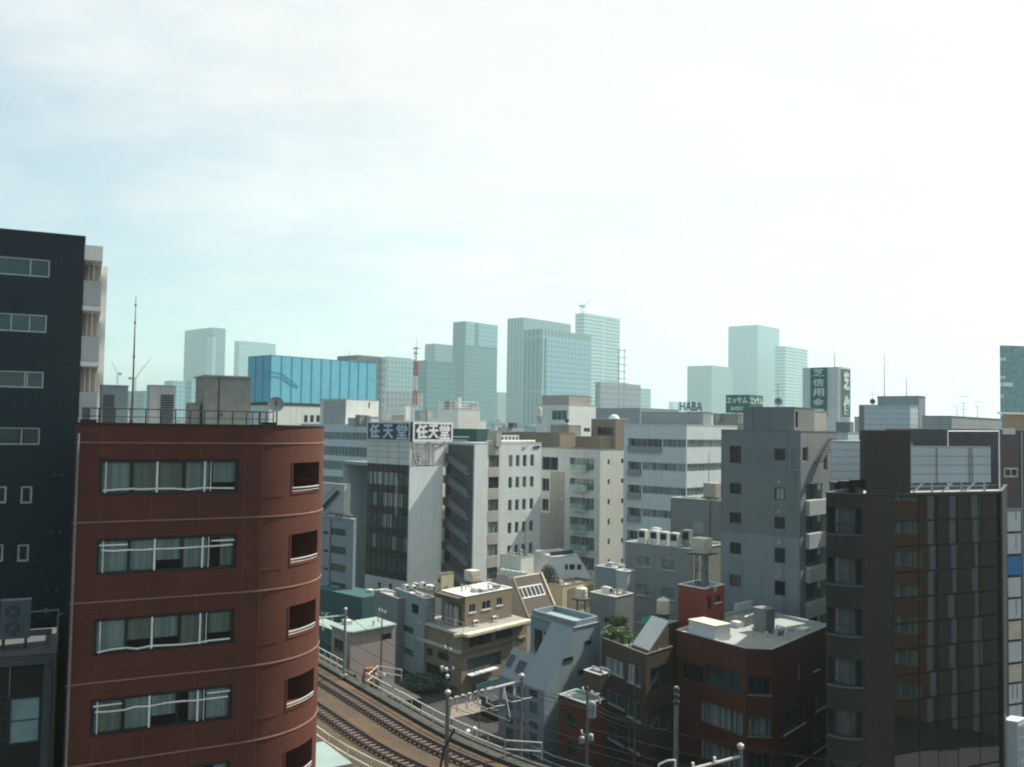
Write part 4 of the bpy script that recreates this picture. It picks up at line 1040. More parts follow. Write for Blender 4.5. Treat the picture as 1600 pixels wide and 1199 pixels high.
def bush(name, p, r, h, n, label, cat='shrub', mats=((.05, .10, .03), (.085, .14, .05)), leaf=.16, trunk=False, seed=1):
    rr_ = random.Random(seed); key = 'leaf_%d' % int(mats[0][1]*1000)
    if key not in MATS:
        m, t, b = nt(key); tcx = N(t, 'ShaderNodeTexCoord'); f = ramp(t, noise(t, tcx.outputs['Object'], 2.2, 3, .6), .35, .65); link(t, mixc(t, f, mats[0], mats[1]), b.inputs['Base Color']); b.inputs['Roughness'].default_value = .7; MATS[key] = m
    t_ = root(name, p, label, cat); p = Vector(p)
    mb = MB(); lobes = [(Vector((rr_.uniform(-.6, .6)*r, rr_.uniform(-.6, .6)*r, rr_.uniform(.35, .85)*h)), rr_.uniform(.35, .6)) for _ in range(9)]
    for _ in range(n):
        c_, s_ = rr_.choice(lobes); v = Vector((rr_.gauss(0, 1), rr_.gauss(0, 1), rr_.gauss(0, 1))); v.normalize(); v *= rr_.random()**.5
        q = p+c_+Vector((v.x*r*s_, v.y*r*s_, v.z*h*s_*.6)); q.z = max(q.z, p.z+.03)
        a = Vector((rr_.gauss(0, 1), rr_.gauss(0, 1), rr_.gauss(0, 1))).normalized()*leaf*rr_.uniform(.6, 1.3); b = a.orthogonal().normalized()*leaf*.45
        mb.quad(q-a*.5, q+b, q+a*.5, q-b)
    mb.build('crown' if trunk else 'foliage', key, t_)
    mb = MB()
    for c_, s_ in lobes[:5]: mb.tube(p, p+c_, .06*h*.2+.02, 6, .012)
    if trunk: mb.tube(p, p+Vector((0, 0, h*.55)), .14, 8, .07)
    mb.build('trunk' if trunk else 'stem', 'tan_dark', t_)
    return t_
def pole_antenna(p, h, label, bars=(), r=.035, disc=None):
    t_ = root('antenna', p, label, 'antenna'); p = Vector(p); mb = MB(); mb.tube(p, p+Vector((0, 0, h)), r, 6, r*.5); mb.build('pole', 'dark_metal', t_)
    for z_, L_, nel in bars:
        d = az(70); mb = MB(); c_ = p+Vector((0, 0, z_)); mb.tube(c_-d*L_/2, c_+d*L_/2, .025, 4)
        for k in range(nel): q = c_+d*L_*(k/(max(nel-1, 1))-.5); mb.tube(q-az(-20)*.35, q+az(-20)*.35, .015, 4)
        mb.build('yagi', 'grey_metal', t_)
    if disc: dish(t_, p+Vector((0, -.1, disc[0])), disc[1], (-.2, -1, .25), disc[2] if len(disc) > 2 else 'grey_metal')
    return t_

# ------------------------------------------------------------------ red-brown corner building by the tracks
zr2 = 11.7; Lp, C1, C2, Rp = [onz(x, y, zr2) for x, y in ((1057, 985), (1166, 1014), (1207, 1015.5), (1296, 977))]
K1 = Rp+(Lp-C1)*1.15; K2 = Lp+(K1-Lp)*.0+(Rp-C2)*.82
M17 = Bldg('apartment_building', 'red-brown tiled building with a chamfered corner and flat pale roof by the tracks', [Lp, C1, C2, Rp, K1, K2], 0, zr2, 'redbrown_tile', parapet=.22, coping='pale_metal', roof='roof_pale')
for x0, y0, x1, y1, kw in ((1063, 1038, 1099, 1066, dict(pane='glass_dark', mull=0)), (1104, 1045, 1158, 1078, dict(pane='glass_teal', fracs=[.28, .62])), (1091, 1104, 1160, 1140, dict(pane='glass_curtain', fracs=[.2, .75])), (1091, 1166, 1160, 1198, dict(pane='glass_curtain', fracs=[.2, .6]))):
    M17.wpx(x0, y0, x1, y1, [0], frame='brown_metal', d=.3, **kw)
for y0, y1, pn in ((1058, 1086, 'glass_dark'), (1122, 1151, 'glass_curtain'), (1178, 1205, 'glass_dark')):
    M17.wpx(1169, y0, 1205, y1, [1], frame='brown_metal', pane=pn, mull=2, d=.25, sill='grey_metal')
for x0, y0, x1, y1, mu in ((1271, 1035, 1280, 1047, 0), (1274, 1082, 1288, 1108, 0), (1224, 1106, 1258, 1139, 2), (1270, 1143, 1293, 1170, 2), (1225, 1166, 1260, 1198, 2)):
    M17.wpx(x0, y0, x1, y1, [2], frame='brown_metal', pane='glass_grey' if mu == 0 else 'glass_dark', mull=mu, d=.22, sill='white_shade')
u_ = M17.u(1247, 1050, [2]); M17.strip('light_slot', 'pale_metal', u_, u_+.12, M17.z(1247, 1063, [2]), M17.z(1247, 1040, [2]), .04)
M17.finish(); zq = zr2-.22
def boxthing(name, label, cat, c, sx, sy, sz, d, mat, lid=None, lidmat=None, over=.05):
    t_ = root(name, c, label, cat); mb = MB(); mb.box(c, sx, sy, sz, d); mb.build('body', mat, t_)
    if lid: mb = MB(); mb.box(Vector(c)+Vector((0, 0, sz+.001)), sx+over*2, sy+over*2, lid, d); mb.build('lid', lidmat or mat, t_)
    return t_
dL = (C1-Lp).normalized()
bxt = boxthing('skylight_box', 'cream box with a two-leaf lid on the red-brown corner building roof', 'roof box', onz(1112, 1000, zq)+Vector((0, 1.0, 0)), 3.2, 1.9, 1.35, dL, 'white_paint', .07, 'tank_cream', .08)
boxthing('ventilation_unit', 'dark grey rooftop ventilation unit on a low pad behind the cream box', 'ventilation unit', onz(1196, 988, zq)+Vector((0, .5, 0)), 1.5, 1.2, 2.1, dL, 'mid_grey', .06, 'grey_metal')
mb = MB(); c_ = onz(1163, 980, zq); d_ = (Rp-C2).normalized()
for k in range(3): mb.path([c_+d_*k*.5, c_+d_*k*.5+Vector((0, 0, .9)), c_+d_*(k*.5+1.4)+Vector((0, 0, .9)), c_+d_*(k*.5+1.4)], .12, 8)
tag(mb.build('duct', 'grey_metal', None, c_), 'grey pipe ducts between cream box and ventilation unit', 'duct')
boxthing('roof_hatch', 'small white hatch near the right roof edge of the red-brown corner building', 'hatch', onz(1262, 986, zq)+Vector((-.3, .3, 0)), 1.5, .8, .22, d_, 'white_paint')
pw = MB(); a, b = K2.lerp(K1, .25), K1
pw.box(((a+b)/2).xy.to_3d()+Vector((0, 0, zr2+.05)), (b-a).length, .18, .75, (b-a)); pw.build('parapet_wall', 'white_shade', M17.root)
RP = corner_box('rooftop_house', 'orange-red stair house with a water-tank frame on top', 1101, 89.5, 1060, 1132, 921, 'red_paint', A=-40, B=42, parapet=.25, coping='white_metal', roof='roof_teal')
RP.wpx(1105, 932, 1112, 953, [1], frame='dark_metal', pane='glass_dark', mull=0, d=.2); RP.wpx(1117, 930, 1127, 941, [1], frame='dark_metal', pane='glass_dark', mull=0, d=.2, sill='white_metal'); RP.finish()
c_ = (RP.p[0]+RP.p[2])/2; c_.z = RP.z1-.25; legh = at(1096, 868, 91).z-c_.z
tank(c_, 'tall black-framed platform with a cream box tank on the orange-red stair house', .75, 1.45, legh, square=True, plat=2.4)
mb = MB(); mb.tube(c_+Vector((.3, .2, 0)), c_+Vector((.3, .2, legh)), .28, 12); tag(mb.build('cistern', 'grey_metal', None, c_), 'grey upright cylinder inside the black tank frame', 'cistern')

# brown garden building and its low neighbours
zr3 = 10.5; Lp3, C3, R3 = onz(940, 997, zr3), onz(1010, 1024, zr3), onz(1051, 1011, zr3); K3 = Lp3+(R3-C3)
M18 = Bldg('apartment_building', 'dark brown building with a planted roof terrace and deep side balconies', [Lp3, C3, R3, K3], 0, zr3, 'brown_tile', parapet=.35, coping='brown_metal', roof='roof_grey')
for x0, y0, x1, y1 in ((946, 1031, 974, 1053), (981, 1040, 1001, 1069), (949, 1083, 976, 1104), (980, 1094, 1001, 1124), (947, 1137, 976, 1160), (981, 1146, 1000, 1174)):
    M18.wpx(x0, y0, x1, y1, [0], frame='alu', pane='glass_curtain' if y0 < 1060 else 'glass_teal', mull=1, d=.1, sill='pale_metal')
for y0, y1 in ((1040, 1078), (1106, 1144), (1168, 1204)):
    ua_, ub_ = M18.u(1016, 1060, [1]), M18.u(1049, 1060, [1]); z0_, z1_ = M18.z(1034, y1, [1]), M18.z(1034, y0, [1])
    M18.hole(ua_, ub_, z0_, z1_, 1.4); mb = MB(); M18.sbox(mb, ua_-.3, ub_+.3, z0_-.3, z1_+.3, 1.38, 1.44); bq = mb.build('balcony', 'tan_dark', M18.root)
    mb = MB(); P = M18.pt(ua_+.3, .5, z0_); Q = M18.pt(ub_-.5, .5, z1_); mb.bar(P, Q, .12, .2); mb.build('stair_string', 'dark_metal', bq)
M18.finish(); zq3 = zr3-.35
def rowp(px, py, z, back=0): q = onz(px, py, z); return q+Vector((0, back, 0))
for k, (px, py, r_, h_, lab) in enumerate(((955, 1003, 1.0, 1.3, 'leafy shrub at the left end of the planted terrace'), (975, 1008, 1.1, 1.4, 'leafy shrub in the middle of the planted terrace'), (994, 1014, 1.0, 1.0, 'low leafy shrub by the lean-to on the planted terrace'), (968, 992, 1.2, 1.5, 'dark leafy shrub at the back of the planted terrace'))):
    bush('shrub', rowp(px, py, zq3, .9), r_, h_, 900, lab, seed=k+2, leaf=.2)
lt = root('lean_to', rowp(1020, 1010, zq3, 1), 'sloping grey-blue glazed lean-to on the planted terrace', 'lean-to')
b_ = C3+(R3-C3)*.15; dd = (R3-C3).normalized(); da_ = (Lp3-C3).normalized()
P = [b_+da_*.2, b_+dd*3.2+da_*.2, b_+dd*3.2+da_*2.8, b_+da_*2.8]
lo = [Vector((q.x, q.y, zq3)) for q in P]; hi = [Vector((P[0].x, P[0].y, zq3+.5)), Vector((P[1].x, P[1].y, zq3+2.6)), Vector((P[2].x, P[2].y, zq3+2.6)), Vector((P[3].x, P[3].y, zq3+.5))]
mb = MB(); mb.hexa(lo, hi); mb.build('wall', 'brown_metal', lt)
mb = MB(); up = Vector((0, 0, .05)); mb.hexa([q+up*.2 for q in hi], [q+up*2 for q in hi]); mb.build('roof', 'bluegrey_conc', lt)
mb = MB(); c_ = at(1015, 974, 89); e1, e2 = az(48), (az(-42)*.5+Vector((0, 0, .9))).normalized(); mb.hexa([c_-e1*.9-e2*.5, c_+e1*.9-e2*.5, c_+e1*.9+e2*.5, c_-e1*.9+e2*.5], [c_-e1*.9-e2*.5+Vector((0, .06, .05)), c_+e1*.9-e2*.5+Vector((0, .06, .05)), c_+e1*.8+e2*.6+Vector((0, .06, .05)), c_-e1*.7+e2*.6+Vector((0, .06, .05))])
for s_ in (-.8, .8): mb.tube(c_+e1*s_, Vector(((c_+e1*s_).x, (c_+e1*s_).y, 8)), .03, 6)
tag(mb.build('awning', 'green_tarp', None, c_), 'bright green tarpaulin stretched behind the planted terrace', 'tarpaulin')
c_ = at(1036, 973, 90); tank((c_.x, c_.y, c_.z), 'cream round tank on black legs beside the orange-red stair house', .62, 1.45, .75)
mb = MB(); c0 = c_.copy(); sup = corner_box('annex_building', 'narrow brown rear wing under the cream round tank', 1044, 88.5, 1018, 1060, 975, 'brown_tile', A=-40, B=42, parapet=0); sup.finish()
S1 = corner_box('low_building', 'small brown block with a pale roof, stepping down left of the planted terrace', 938, 82, 912, 950, 1056, 'brown_tile', A=-38, B=42, parapet=.1, coping='pale_metal', roof='roof_teal'); S1.finish()
S2 = corner_box('low_building', 'lowest dark brown building with a teal roof behind the transformer pole', 918, 79.5, 873, 945, 1102, 'redbrown_tile', A=-38, B=42, parapet=.12, coping='roof_teal', roof='roof_teal')
S2.wpx(884, 1115, 900, 1138, [0], frame='dark_metal', pane='glass_dark', d=.1); S2.wpx(886, 1160, 905, 1185, [0], frame='dark_metal', pane='glass_dark', d=.1); S2.finish()

# ------------------------------------------------------------------ blue-grey building with the slanted front
P1 = at(850.6, 1082, 85); dB, dA = az(42), az(-37); W20, a1_ = 6.9, 0
bs = root('slant_building', (P1.x, P1.y, 0), 'blue-grey building with a steep slanted front and a terrace cut into the slope', 'building')
zt2_, zs = 11.25, P1.z; t1, t2 = 4.24, 8.3
sl_up = (dB*t1+Vector((0, 0, zt2_-zs))).normalized(); nsl = dA.cross(sl_up)
def slp(px, py): q = plane_hit(P1, nsl, px, py); return (q-P1).dot(dA)/1.0, (q-P1).dot(sl_up)
aT = at(0, 0, 1); q = plane_hit(P1, nsl, 849, 998); 
# oblique coordinates on the slope
def obl(q):
    d = q-P1; k = d.z/(zt2_-zs); r_ = d-(dB*t1+Vector((0, 0, zt2_-zs)))*k; return r_.dot(dA), k
a1_, k1 = obl(plane_hit(P1, nsl, 849, 998)); _, k2 = obl(plane_hit(P1, nsl, 839, 1027)); a1_ = max(1.0, min(a1_, 4)); k2 = max(.3, min(k2, .7))
mb = MB(); prof = [(0, 0), (t2, 0), (t2, zt2_), (t1, zt2_), (0, zs)]
prism(mb, P1, dB, dA, prof, 0, a1_)
zk = zs+(zt2_-zs)*k2
prism(mb, P1, dB, dA, [(0, 0), (t2, 0), (t2, zt2_), (t1+.3, zt2_), (t1+.3, zk-.6), (t1*k2+.18, zk-.6), (t1*k2+.18, zk), (t1*k2, zk), (0, zs)], a1_+.001, W20)
mb.build('wall', 'bluegrey_siding', bs)
mb = MB()
ring = [P1+dB*(t1+.02)+dA*.02, P1+dB*t2, P1+dB*t2+dA*W20, P1+dB*(t1+.3)+dA*W20]
for a, b in zip(ring, ring[1:]+ring[:1]):
    mb.bar((a.x, a.y, zt2_+.0), (b.x, b.y, zt2_+.0), .16, .16)
mb.build('parapet', 'bluegrey_conc', bs)
mb = MB(); cc = P1+dB*(t1+t2+.3)/2+dA*W20/2; P = [P1+dB*(t1+.45)+dA*.25, P1+dB*(t2-.2)+dA*.25, P1+dB*(t2-.2)+dA*(W20-.25), P1+dB*(t1+.45)+dA*(W20-.25)]
for a, b in zip(P, P[1:]+P[:1]):
    mb.box(((a+b)/2).xy.to_3d()+Vector((0, 0, zt2_+.003)), (b-a).length+.2, .2, .55, (b-a))
mb.build('parapet_wall', 'bluegrey_siding', bs)
P = [Vector((q.x, q.y, zt2_+.02)) for q in P]; mb = MB(); mb.poly(P); mb.build('roof', 'roof_teal', bs)
qb = P1+dB*(t1+.3)+dA*(a1_+.4); mb = MB()
for k in range(2):
    c_ = P1+dB*(t1+.285)+dA*(a1_+.7+1.6*k); mb.box((c_.x, c_.y, zk-.5), 1.2, .03, 2.2, dA)
mb.build('terrace_door', 'glass_dark', bs)
mb = MB(); a, b = P1+dB*(t1*k2+.09)+dA*(a1_+.1), P1+dB*(t1*k2+.09)+dA*W20
for z_ in (.35, .7): mb.tube((a.x, a.y, zk+z_), (b.x, b.y, zk+z_), .025)
for k in range(6): c_ = a.lerp(b, k/5); mb.tube((c_.x, c_.y, zk), (c_.x, c_.y, zk+.7), .025)
mb.build('terrace_railing', 'grey_metal', bs)
fwin(bs, P1, dA, sl_up, 787, 1033, 800, 1056, 'bluegrey_conc', 'glass_dark', 0); fwin(bs, P1, dA, sl_up, 803, 1040, 820, 1063, 'bluegrey_conc', 'glass_dark', 0)
Zv = Vector((0, 0, 1))
for x0, y0, x1, y1 in ((880, 1027, 895, 1035), (903, 1046, 914, 1054), (914, 1000, 924, 1008)): fwin(bs, P1, dB, Zv, x0, y0, x1, y1, 'dark_metal', 'glass_dark', 0)
for x0, x1 in ((790, 803), (808, 821), (827, 841)):
    for y0, y1, pn in ((1078, 1092, 'glass_dark'), (1097, 1118, 'glass_grey'), (1128, 1140, 'glass_dark'), (1145, 1166, 'glass_grey'), (1176, 1190, 'glass_dark')):
        fwin(bs, P1, dA, Zv, x0, y0+(850-x1)*-.18, x1, y1+(850-x1)*-.18, 'bluegrey_conc', pn, 0)

# ------------------------------------------------------------------ tan building with cornices
C21 = onz(722, 990, 7.0); Y21 = C21.y
M21 = corner_box('corner_building', 'old tan building with projecting cornices and a dark netted side, beside the fence', 722, Y21, 655, 822, 990, 'tan', A=-38, B=40, parapet=.0, roof='old_conc')
zc2 = M21.z(716, 1018, [0]) 
M21.strip('cornice', 'tank_cream', M21.cum[1]-.3, M21.cum[2], M21.z1-.32, M21.z1-.02, .95); M21.strip('cornice', 'pale_conc', 0, M21.cum[1]-.31, M21.z1-.30, M21.z1-.03, .25)
M21.strip('string_course', 'pale_conc', 0, M21.cum[1], zc2-.16, zc2+.12, .32); M21.strip('string_course', 'tan', M21.cum[1]+.01, M21.cum[2], zc2-.10, zc2+.10, .2)
for x0, y0, x1, y1, mu in ((734, 993, 768, 1008, 2), (774, 984, 800, 998, 1), (730, 1024, 783, 1046, 3), (738, 1082, 760, 1100, 1)):
    M21.wpx(x0, y0, x1, y1, [1], frame='brown_metal', pane='glass_teal' if y0 > 1010 else 'glass_dark', mull=mu, d=.14)
for x0, y0, x1, y1 in ((662, 1012, 676, 1024), (684, 1020, 702, 1032), (660, 1040, 704, 1058), (662, 1072, 700, 1092)):
    M21.wpx(x0, y0, x1, y1, [0], frame='dark_metal', pane='glass_dark', mull=2, d=.15)
ua_, ub_ = M21.u(729, 1048, [1]), M21.u(772, 1042, [1]); M21.strip('awning', 'white_shade', ua_, ub_, M21.z(750, 1050, [1]), M21.z(750, 1048, [1]), .7)
M21.strip('awning', 'teal_paint', M21.u(738, 1075, [1]), M21.u(775, 1065, [1]), M21.z(756, 1078, [1]), M21.z(756, 1064, [1]), .55)
g = MB(); M21.sbox(g, .3, M21.cum[1]-.5, .2, M21.z(690, 1062, [0]), -.5, -.46); g.build('netting', 'green_net', M21.root)
M21.finish()
PH21 = corner_box('rooftop_house', 'tan penthouse with a bright flat roof on the old tan building', 727, Y21+3.2, 690, 800, 933, 'tan', z0=M21.z1+.003, A=-38, B=40, parapet=.12, coping='white_paint', roof='roof_white')
for x0, y0, x1, y1 in ((733, 944, 743, 957), (753, 939, 767, 952), (776, 934, 785, 946)): PH21.wpx(x0, y0, x1, y1, [1], frame='alu', pane='glass_dark', mull=1, d=.1, sill='white_shade')
PH21.strip('eaves', 'roof_brown', 0, PH21.cum[1]-.05, PH21.z1-.55, PH21.z1-.08, 1.1)
PH21.finish()
for k, (px, py, lab) in enumerate(((738, 966, 'left small white air conditioner on the tan penthouse ledge'), (768, 960, 'right small white air conditioner on the tan penthouse ledge'))):
    c_ = PH21.pt(PH21.u(px, py-4, [1]), -.5, M21.z1+.005); ac_unit(c_, az(40), lab, .8, .35, .62)
rl = root('roof_railing', M21.pt(.3, .4, M21.z1), 'pale pipe railing on the left roof edge of the old tan building', 'railing')
for k in range(6):
    p = M21.pt(.3+(M21.cum[1]-.6)*k/5, .35, M21.z1); mb = MB(); mb.tube(p, p+Vector((0, 0, 1.1)), .03); mb.build('post', 'fence_pale', rl)
for h_ in (.55, 1.1):
    mb = MB(); mb.tube(M21.pt(.3, .35, M21.z1+h_), M21.pt(M21.cum[1]-.3, .35, M21.z1+h_), .03); mb.build('rail', 'fence_pale', rl)
for k, (f, lab) in enumerate(((.45, 'tall grey cylinder tank under the brown eaves, left one'), (.62, 'tall grey cylinder tank under the brown eaves, middle one'), (.8, 'tall grey cylinder tank under the brown eaves, right one'))):
    c_ = PH21.pt(PH21.cum[1]*f, -.55, M21.z1+.004); t_ = root('gas_cylinder', c_, lab, 'tank'); mb = MB(); mb.lathe(c_, [(.3, 0), (.34, .1), (.34, 2.1), (.2, 2.35), (.06, 2.42)], 12); mb.build('tank', 'grey_metal', t_); mb = MB(); mb.tube(c_+Vector((0, 0, 2.4)), c_+Vector((0, 0, 2.6)), .04); mb.build('valve', 'dark_metal', t_)
bush('hedge', M21.pt(M21.cum[1]*.5, -1.6, 0), 3.0, 1.8, 1500, 'dark green shrubs growing at the foot of the netted tan building', mats=((.02, .06, .035), (.03, .08, .045)), leaf=.28, seed=9)

# narrow grey block, pinkish shed and the things left of them
M25 = corner_box('narrow_building', 'narrow grey building with three rows of louvre windows beside the old tan building', 664, 110, 617, 680, 936, 'bluegrey_conc', A=-33, B=48, parapet=.3, coping='grey_conc')
M25.wpx(643, 944, 654, 959, [0], frame='dark_metal', pane='glass_dark', mull=0, d=.12)
for y0, y1 in ((978, 988), (1013, 1023), (1047, 1057)): M25.wpx(622, y0-1, 646, y1-1, [0], frame='dark_metal', pane='glass_teal', mull=3, fw=.09, d=.1)
M25.finish()
M25b = corner_box('low_building', 'plain grey flat-roofed block behind the narrow grey building', 622, 114, 585, 640, 936, 'grey_conc', A=-33, B=48, parapet=.1); M25b.finish()
for k, (px, py, lab) in enumerate(((634, 926, 'left white roof unit on the narrow grey building'), (645, 927, 'right white roof unit on the narrow grey building'), (660, 922, 'white roof unit at the back corner of the narrow grey building'))):
    c_ = onz(px, py, M25.z1-.3); ac_unit(c_+Vector((0, .6, 0)), az(-33), lab, .8, .4, .8)
SH = corner_box('shed_building', 'low pinkish-grey shed with a pale teal roof behind the tracks', 548, 97.5, 518, 618, 987, 'pinkgrey', A=-38, B=44, parapet=0, roof='roof_teal')
SH.strip('eaves', 'roof_teal', 0, SH.cum[2], SH.z1-.16, SH.z1-.01, .25); SH.wpx(597, 990, 612, 1000, [1], frame='dark_metal', pane='glass_dark', mull=0, d=.15)
SH.wpx(522, 1000, 540, 1020, [0], frame='dark_metal', pane='glass_dark', mull=1, d=.15); SH.finish()
SH2 = corner_box('shed_building', 'small dim shed at the left end of the trackside fence', 520, 104, 470, 545, 985, 'teal_paint', A=-38, B=44, parapet=0, roof='roof_teal'); SH2.finish()
bw = corner_box('low_building', 'low block with a brown roof behind the narrow grey building', 706, 121, 626, 740, 930, 'beige', A=-48, B=42, parapet=.2, coping='tan', roof='roof_brown'); bw.finish()
shd = corner_box('rooftop_shed', 'tan box shed at the foot of the dark stair wall', 690, 123, 683, 709, 898, 'yellow_wall', z0=bw.z1-.2, parapet=.1, coping='tan_dark', roof='roof_brown'); shd.wpx(684.5, 904, 688, 911, [0], frame='dark_metal', pane='glass_dark', mull=0, d=.08); shd.finish()
c_ = at(738, 909, 121); tank((c_.x, c_.y, c_.z-.3), 'small cream box tank behind the bright flat penthouse roof', .75, 1.35, .3, square=True)
for k in range(4):
    c_ = onz(648+9*k, 922+1.5*k, bw.z1-.2)+Vector((0, .5, 0)); ac_unit(c_, az(GA), 'small pale roof unit on the low brown roof, number %s from the left' % ('one', 'two', 'three', 'four')[k], .8, .4, .8)

# mansard building, white trapezoid house, yellow wall, roof box
P22 = at(823.5, 965, 119); dI = az(-47); dL2 = az(42); L22 = al(P22, dL2, 870, 958)
ms = root('mansard_building', (P22.x, P22.y, 0), 'building with a steep dark brown mansard front and a white-framed window band', 'building')
zb_2 = P22.z; rise = 4.6; run = 2.8
mb = MB(); prism(mb, P22, dI, dL2, [(0, 0), (0, zb_2), (run, zb_2+rise), (3.3, zb_2+rise), (3.3, 0)], 0, L22); mb.build('wall', 'beige', ms)
up = (dI*run+Vector((0, 0, rise))).normalized(); nn = dL2.cross(up).normalized(); nn = nn if nn.dot(P22-CAM) < 0 else -nn
H22 = (run*run+rise*rise)**.5
q = [P22+dL2*.35+up*.1, P22+dL2*(L22-.35)+up*.1, P22+dL2*(L22-.35)+up*(H22-.05), P22+dL2*.35+up*(H22-.05)]; mb = MB(); mb.hexa([p+nn*.0 for p in q], [p+nn*.06 for p in q]); mb.build('slope', 'roof_brown', ms)
for f, mt in ((-.02, 'tan'), (L22-.28, 'yellow_wall')):
    q = [P22+dL2*f, P22+dL2*(f+.30), P22+dL2*(f+.30)+up*(H22+.1), P22+dL2*f+up*(H22+.1)]; mb = MB(); mb.hexa([p-nn*.02 for p in q], [p+nn*.22 for p in q]); mb.build('gable_trim', mt, ms)
mb = MB(); mb.bar(P22+nn*.2+dL2*.3, P22+nn*.2+dL2*(L22-.3), .14, .14); mb.build('gutter', 'white_metal', ms)
fwin(ms, P22+nn*.07, dL2, up, 809, 915, 850, 934, 'white_metal', 'glass_dark', 5, .14)
YW = corner_box('low_building', 'low tan building with a yellow wall beside the dark mansard', 879, 126, 850, 928, 916, 'yellow_wall', parapet=.3, coping='tan', roof='roof_grey')
YW.strip('panel', 'tan', YW.cum[1]+1.2, YW.cum[2]-.2, YW.z1-3.5, YW.z1-.5, .05); YW.finish()
c_ = at(908, 953, 98); tank((c_.x, c_.y, c_.z-.2), 'cream round tank on a spread-leg frame behind the slanted blue-grey building', .62, 1.2, at(908, 937, 98).z-c_.z+.2, plat=1.5)
LB = corner_box('low_building', 'low grey building with a pale parapet behind the cream round tank', 962, 97, 922, 990, 934, 'mid_grey', A=-40, B=42, parapet=.3, coping='pale_metal'); LB.wpx(944, 965, 957, 974, [0], frame='dark_metal', pane='glass_dark', mull=0, d=.1); LB.finish()
c_ = LB.pt(LB.cum[1]*.35, 1.2, LB.z1-.3); ac_unit(c_, az(-40), 'white roof unit on the low grey building behind the slanted building', 1.2, .5, .9)
LC = corner_box('narrow_building', 'narrow pale block wedged against the grey air-conditioner building', 980, 104, 963, 992, 894, 'pale_conc', parapet=.15, coping='white_metal'); LC.finish()
LD = corner_box('low_building', 'violet-grey low building in the gap below the cream balcony block', 968, 116, 930, 995, 890, 'bluegrey_conc', parapet=.2); LD.finish()
Pt = at(845, 906, 133); dT = az(72); nT = Vector((dT.y, -dT.x, 0)); dTb = -nT
th = root('trapezoid_house', (Pt.x, Pt.y, 0), 'small white house with a trapezoid gable front below the balcony block', 'house')
def tu(px, py): q = plane_hit(Pt, nT, px, py); return (q-Pt).dot(dT), q.z
prof = [(0, 0), (tu(926, 906)[0], 0), tu(926, 906), tu(903, 868), tu(862, 872), (0, Pt.z)]
mb = MB(); prism(mb, Pt, dT, dTb, prof, 0, 7); mb.build('wall', 'white_shade', th)
mb = MB(); e0, e1, e2, e3 = [Pt.xy.to_3d()+dT*prof[i][0]+Zv*(prof[i][1]+.05)+nT*.03 for i in (5, 4, 3, 2)]
for a, b in ((e0, e1), (e1, e2), (e2, e3)): mb.hexa([a, b, b+dTb*7.1, a+dTb*7.1], [x+Zv*.08 for x in (a, b, b+dTb*7.1, a+dTb*7.1)])
mb.build('roof', 'pale_conc', th)
for x0, x1 in ((883, 887), (890, 898), (902, 908)): fwin(th, Pt, dT, Zv, x0, 882, x1, 890, 'dark_metal', 'glass_dark', 0)
mb = MB()
for k in range(5): c_ = e1.lerp(e2, .15+.17*k)+dTb*1.2; mb.box(c_+Zv*.08, .7, .5, .55, dT)
mb.build('skylight', 'dark_metal', th)
bush('shrub', at(860, 908, 129)-Zv*.6, 1.5, 2.6, 1200, 'round dark bush beside the trapezoid white house', mats=((.03, .05, .03), (.05, .07, .04)), leaf=.25, seed=21)
RB = corner_box('rooftop_house', 'stained cream roof box with a thin mast in front of the white office block', 814, 131, 781, 834, 871, 'cream', z0=0, parapet=.25, coping='old_conc', roof='old_conc'); RB.finish()
pole_antenna(RB.pt(RB.cum[1]-.1, 1.0, RB.z1-.2), zat(815, 805, 131)-RB.z1, 'thin dark mast on the stained cream roof box', r=.04)
rp_ = corner_box('low_building', 'low roof crowded with units below the stained cream roof box', 820, 127, 776, 850, 905, 'beige', parapet=.2, coping='pale_conc'); rp_.finish()
for k in range(5):
    c_ = rp_.pt(rp_.cum[1]*(.12+.18*k), .5, rp_.z1-.2); ac_unit(c_, az(GA), 'white condenser below the stained cream roof box, %s in the row' % ('first from the left', 'second from the left', 'middle', 'second from the right', 'last on the right')[k], .85, .4, .95)
# ------------------------------------------------------------------ grey building with the row of air conditioners
M15 = corner_box('office_building', 'mid-grey building with a row of white air conditioners on its roof', 1084, 103, 977, 1140, 859, 'warm_grey', parapet=.25, coping='pale_conc')
for (r0, r1) in ((868, 886), (912, 931), (957, 974), (1000, 1018)):
    za_, zb_6 = M15.z(1005, r1, s0), M15.z(1005, r0, s0)
    for c0, c1 in ((994, 1016), (1033, 1056)):
        M15.window(M15.u(c0, 880, s0), M15.u(c1, 880, s0), za_, zb_6, frame='alu', pane='glass_green', mull=1, d=.1, sill='pale_conc')
M15.finish()
nm_ = ('leftmost', 'second', 'third', 'fourth')
for k, px in enumerate((1000, 1017, 1034, 1050)):
    c_ = M15.pt(M15.u(px, 850, s0), .7 if k != 1 else .9, M15.z1-.25); ac_unit(c_, az(GA+180), 'white box air conditioner on the mid-grey roof edge, %s from the left in the row' % nm_[k], 1.05, .8, 1.75)
c_ = M15.pt(M15.u(1062, 850, s0), 1.6, M15.z1-.25); ac_unit(c_, az(GA+180), 'pale bluish air conditioner, rightmost and tallest in the row on the mid-grey roof', 1.0, .8, 2.1, mat='unit_grey')
c_ = M15.pt(M15.u(1008, 850, s0), 2.3, M15.z1-.25); ac_unit(c_, az(GA+180), 'white air conditioner standing behind the row on the mid-grey roof', 1.0, .8, 1.9)
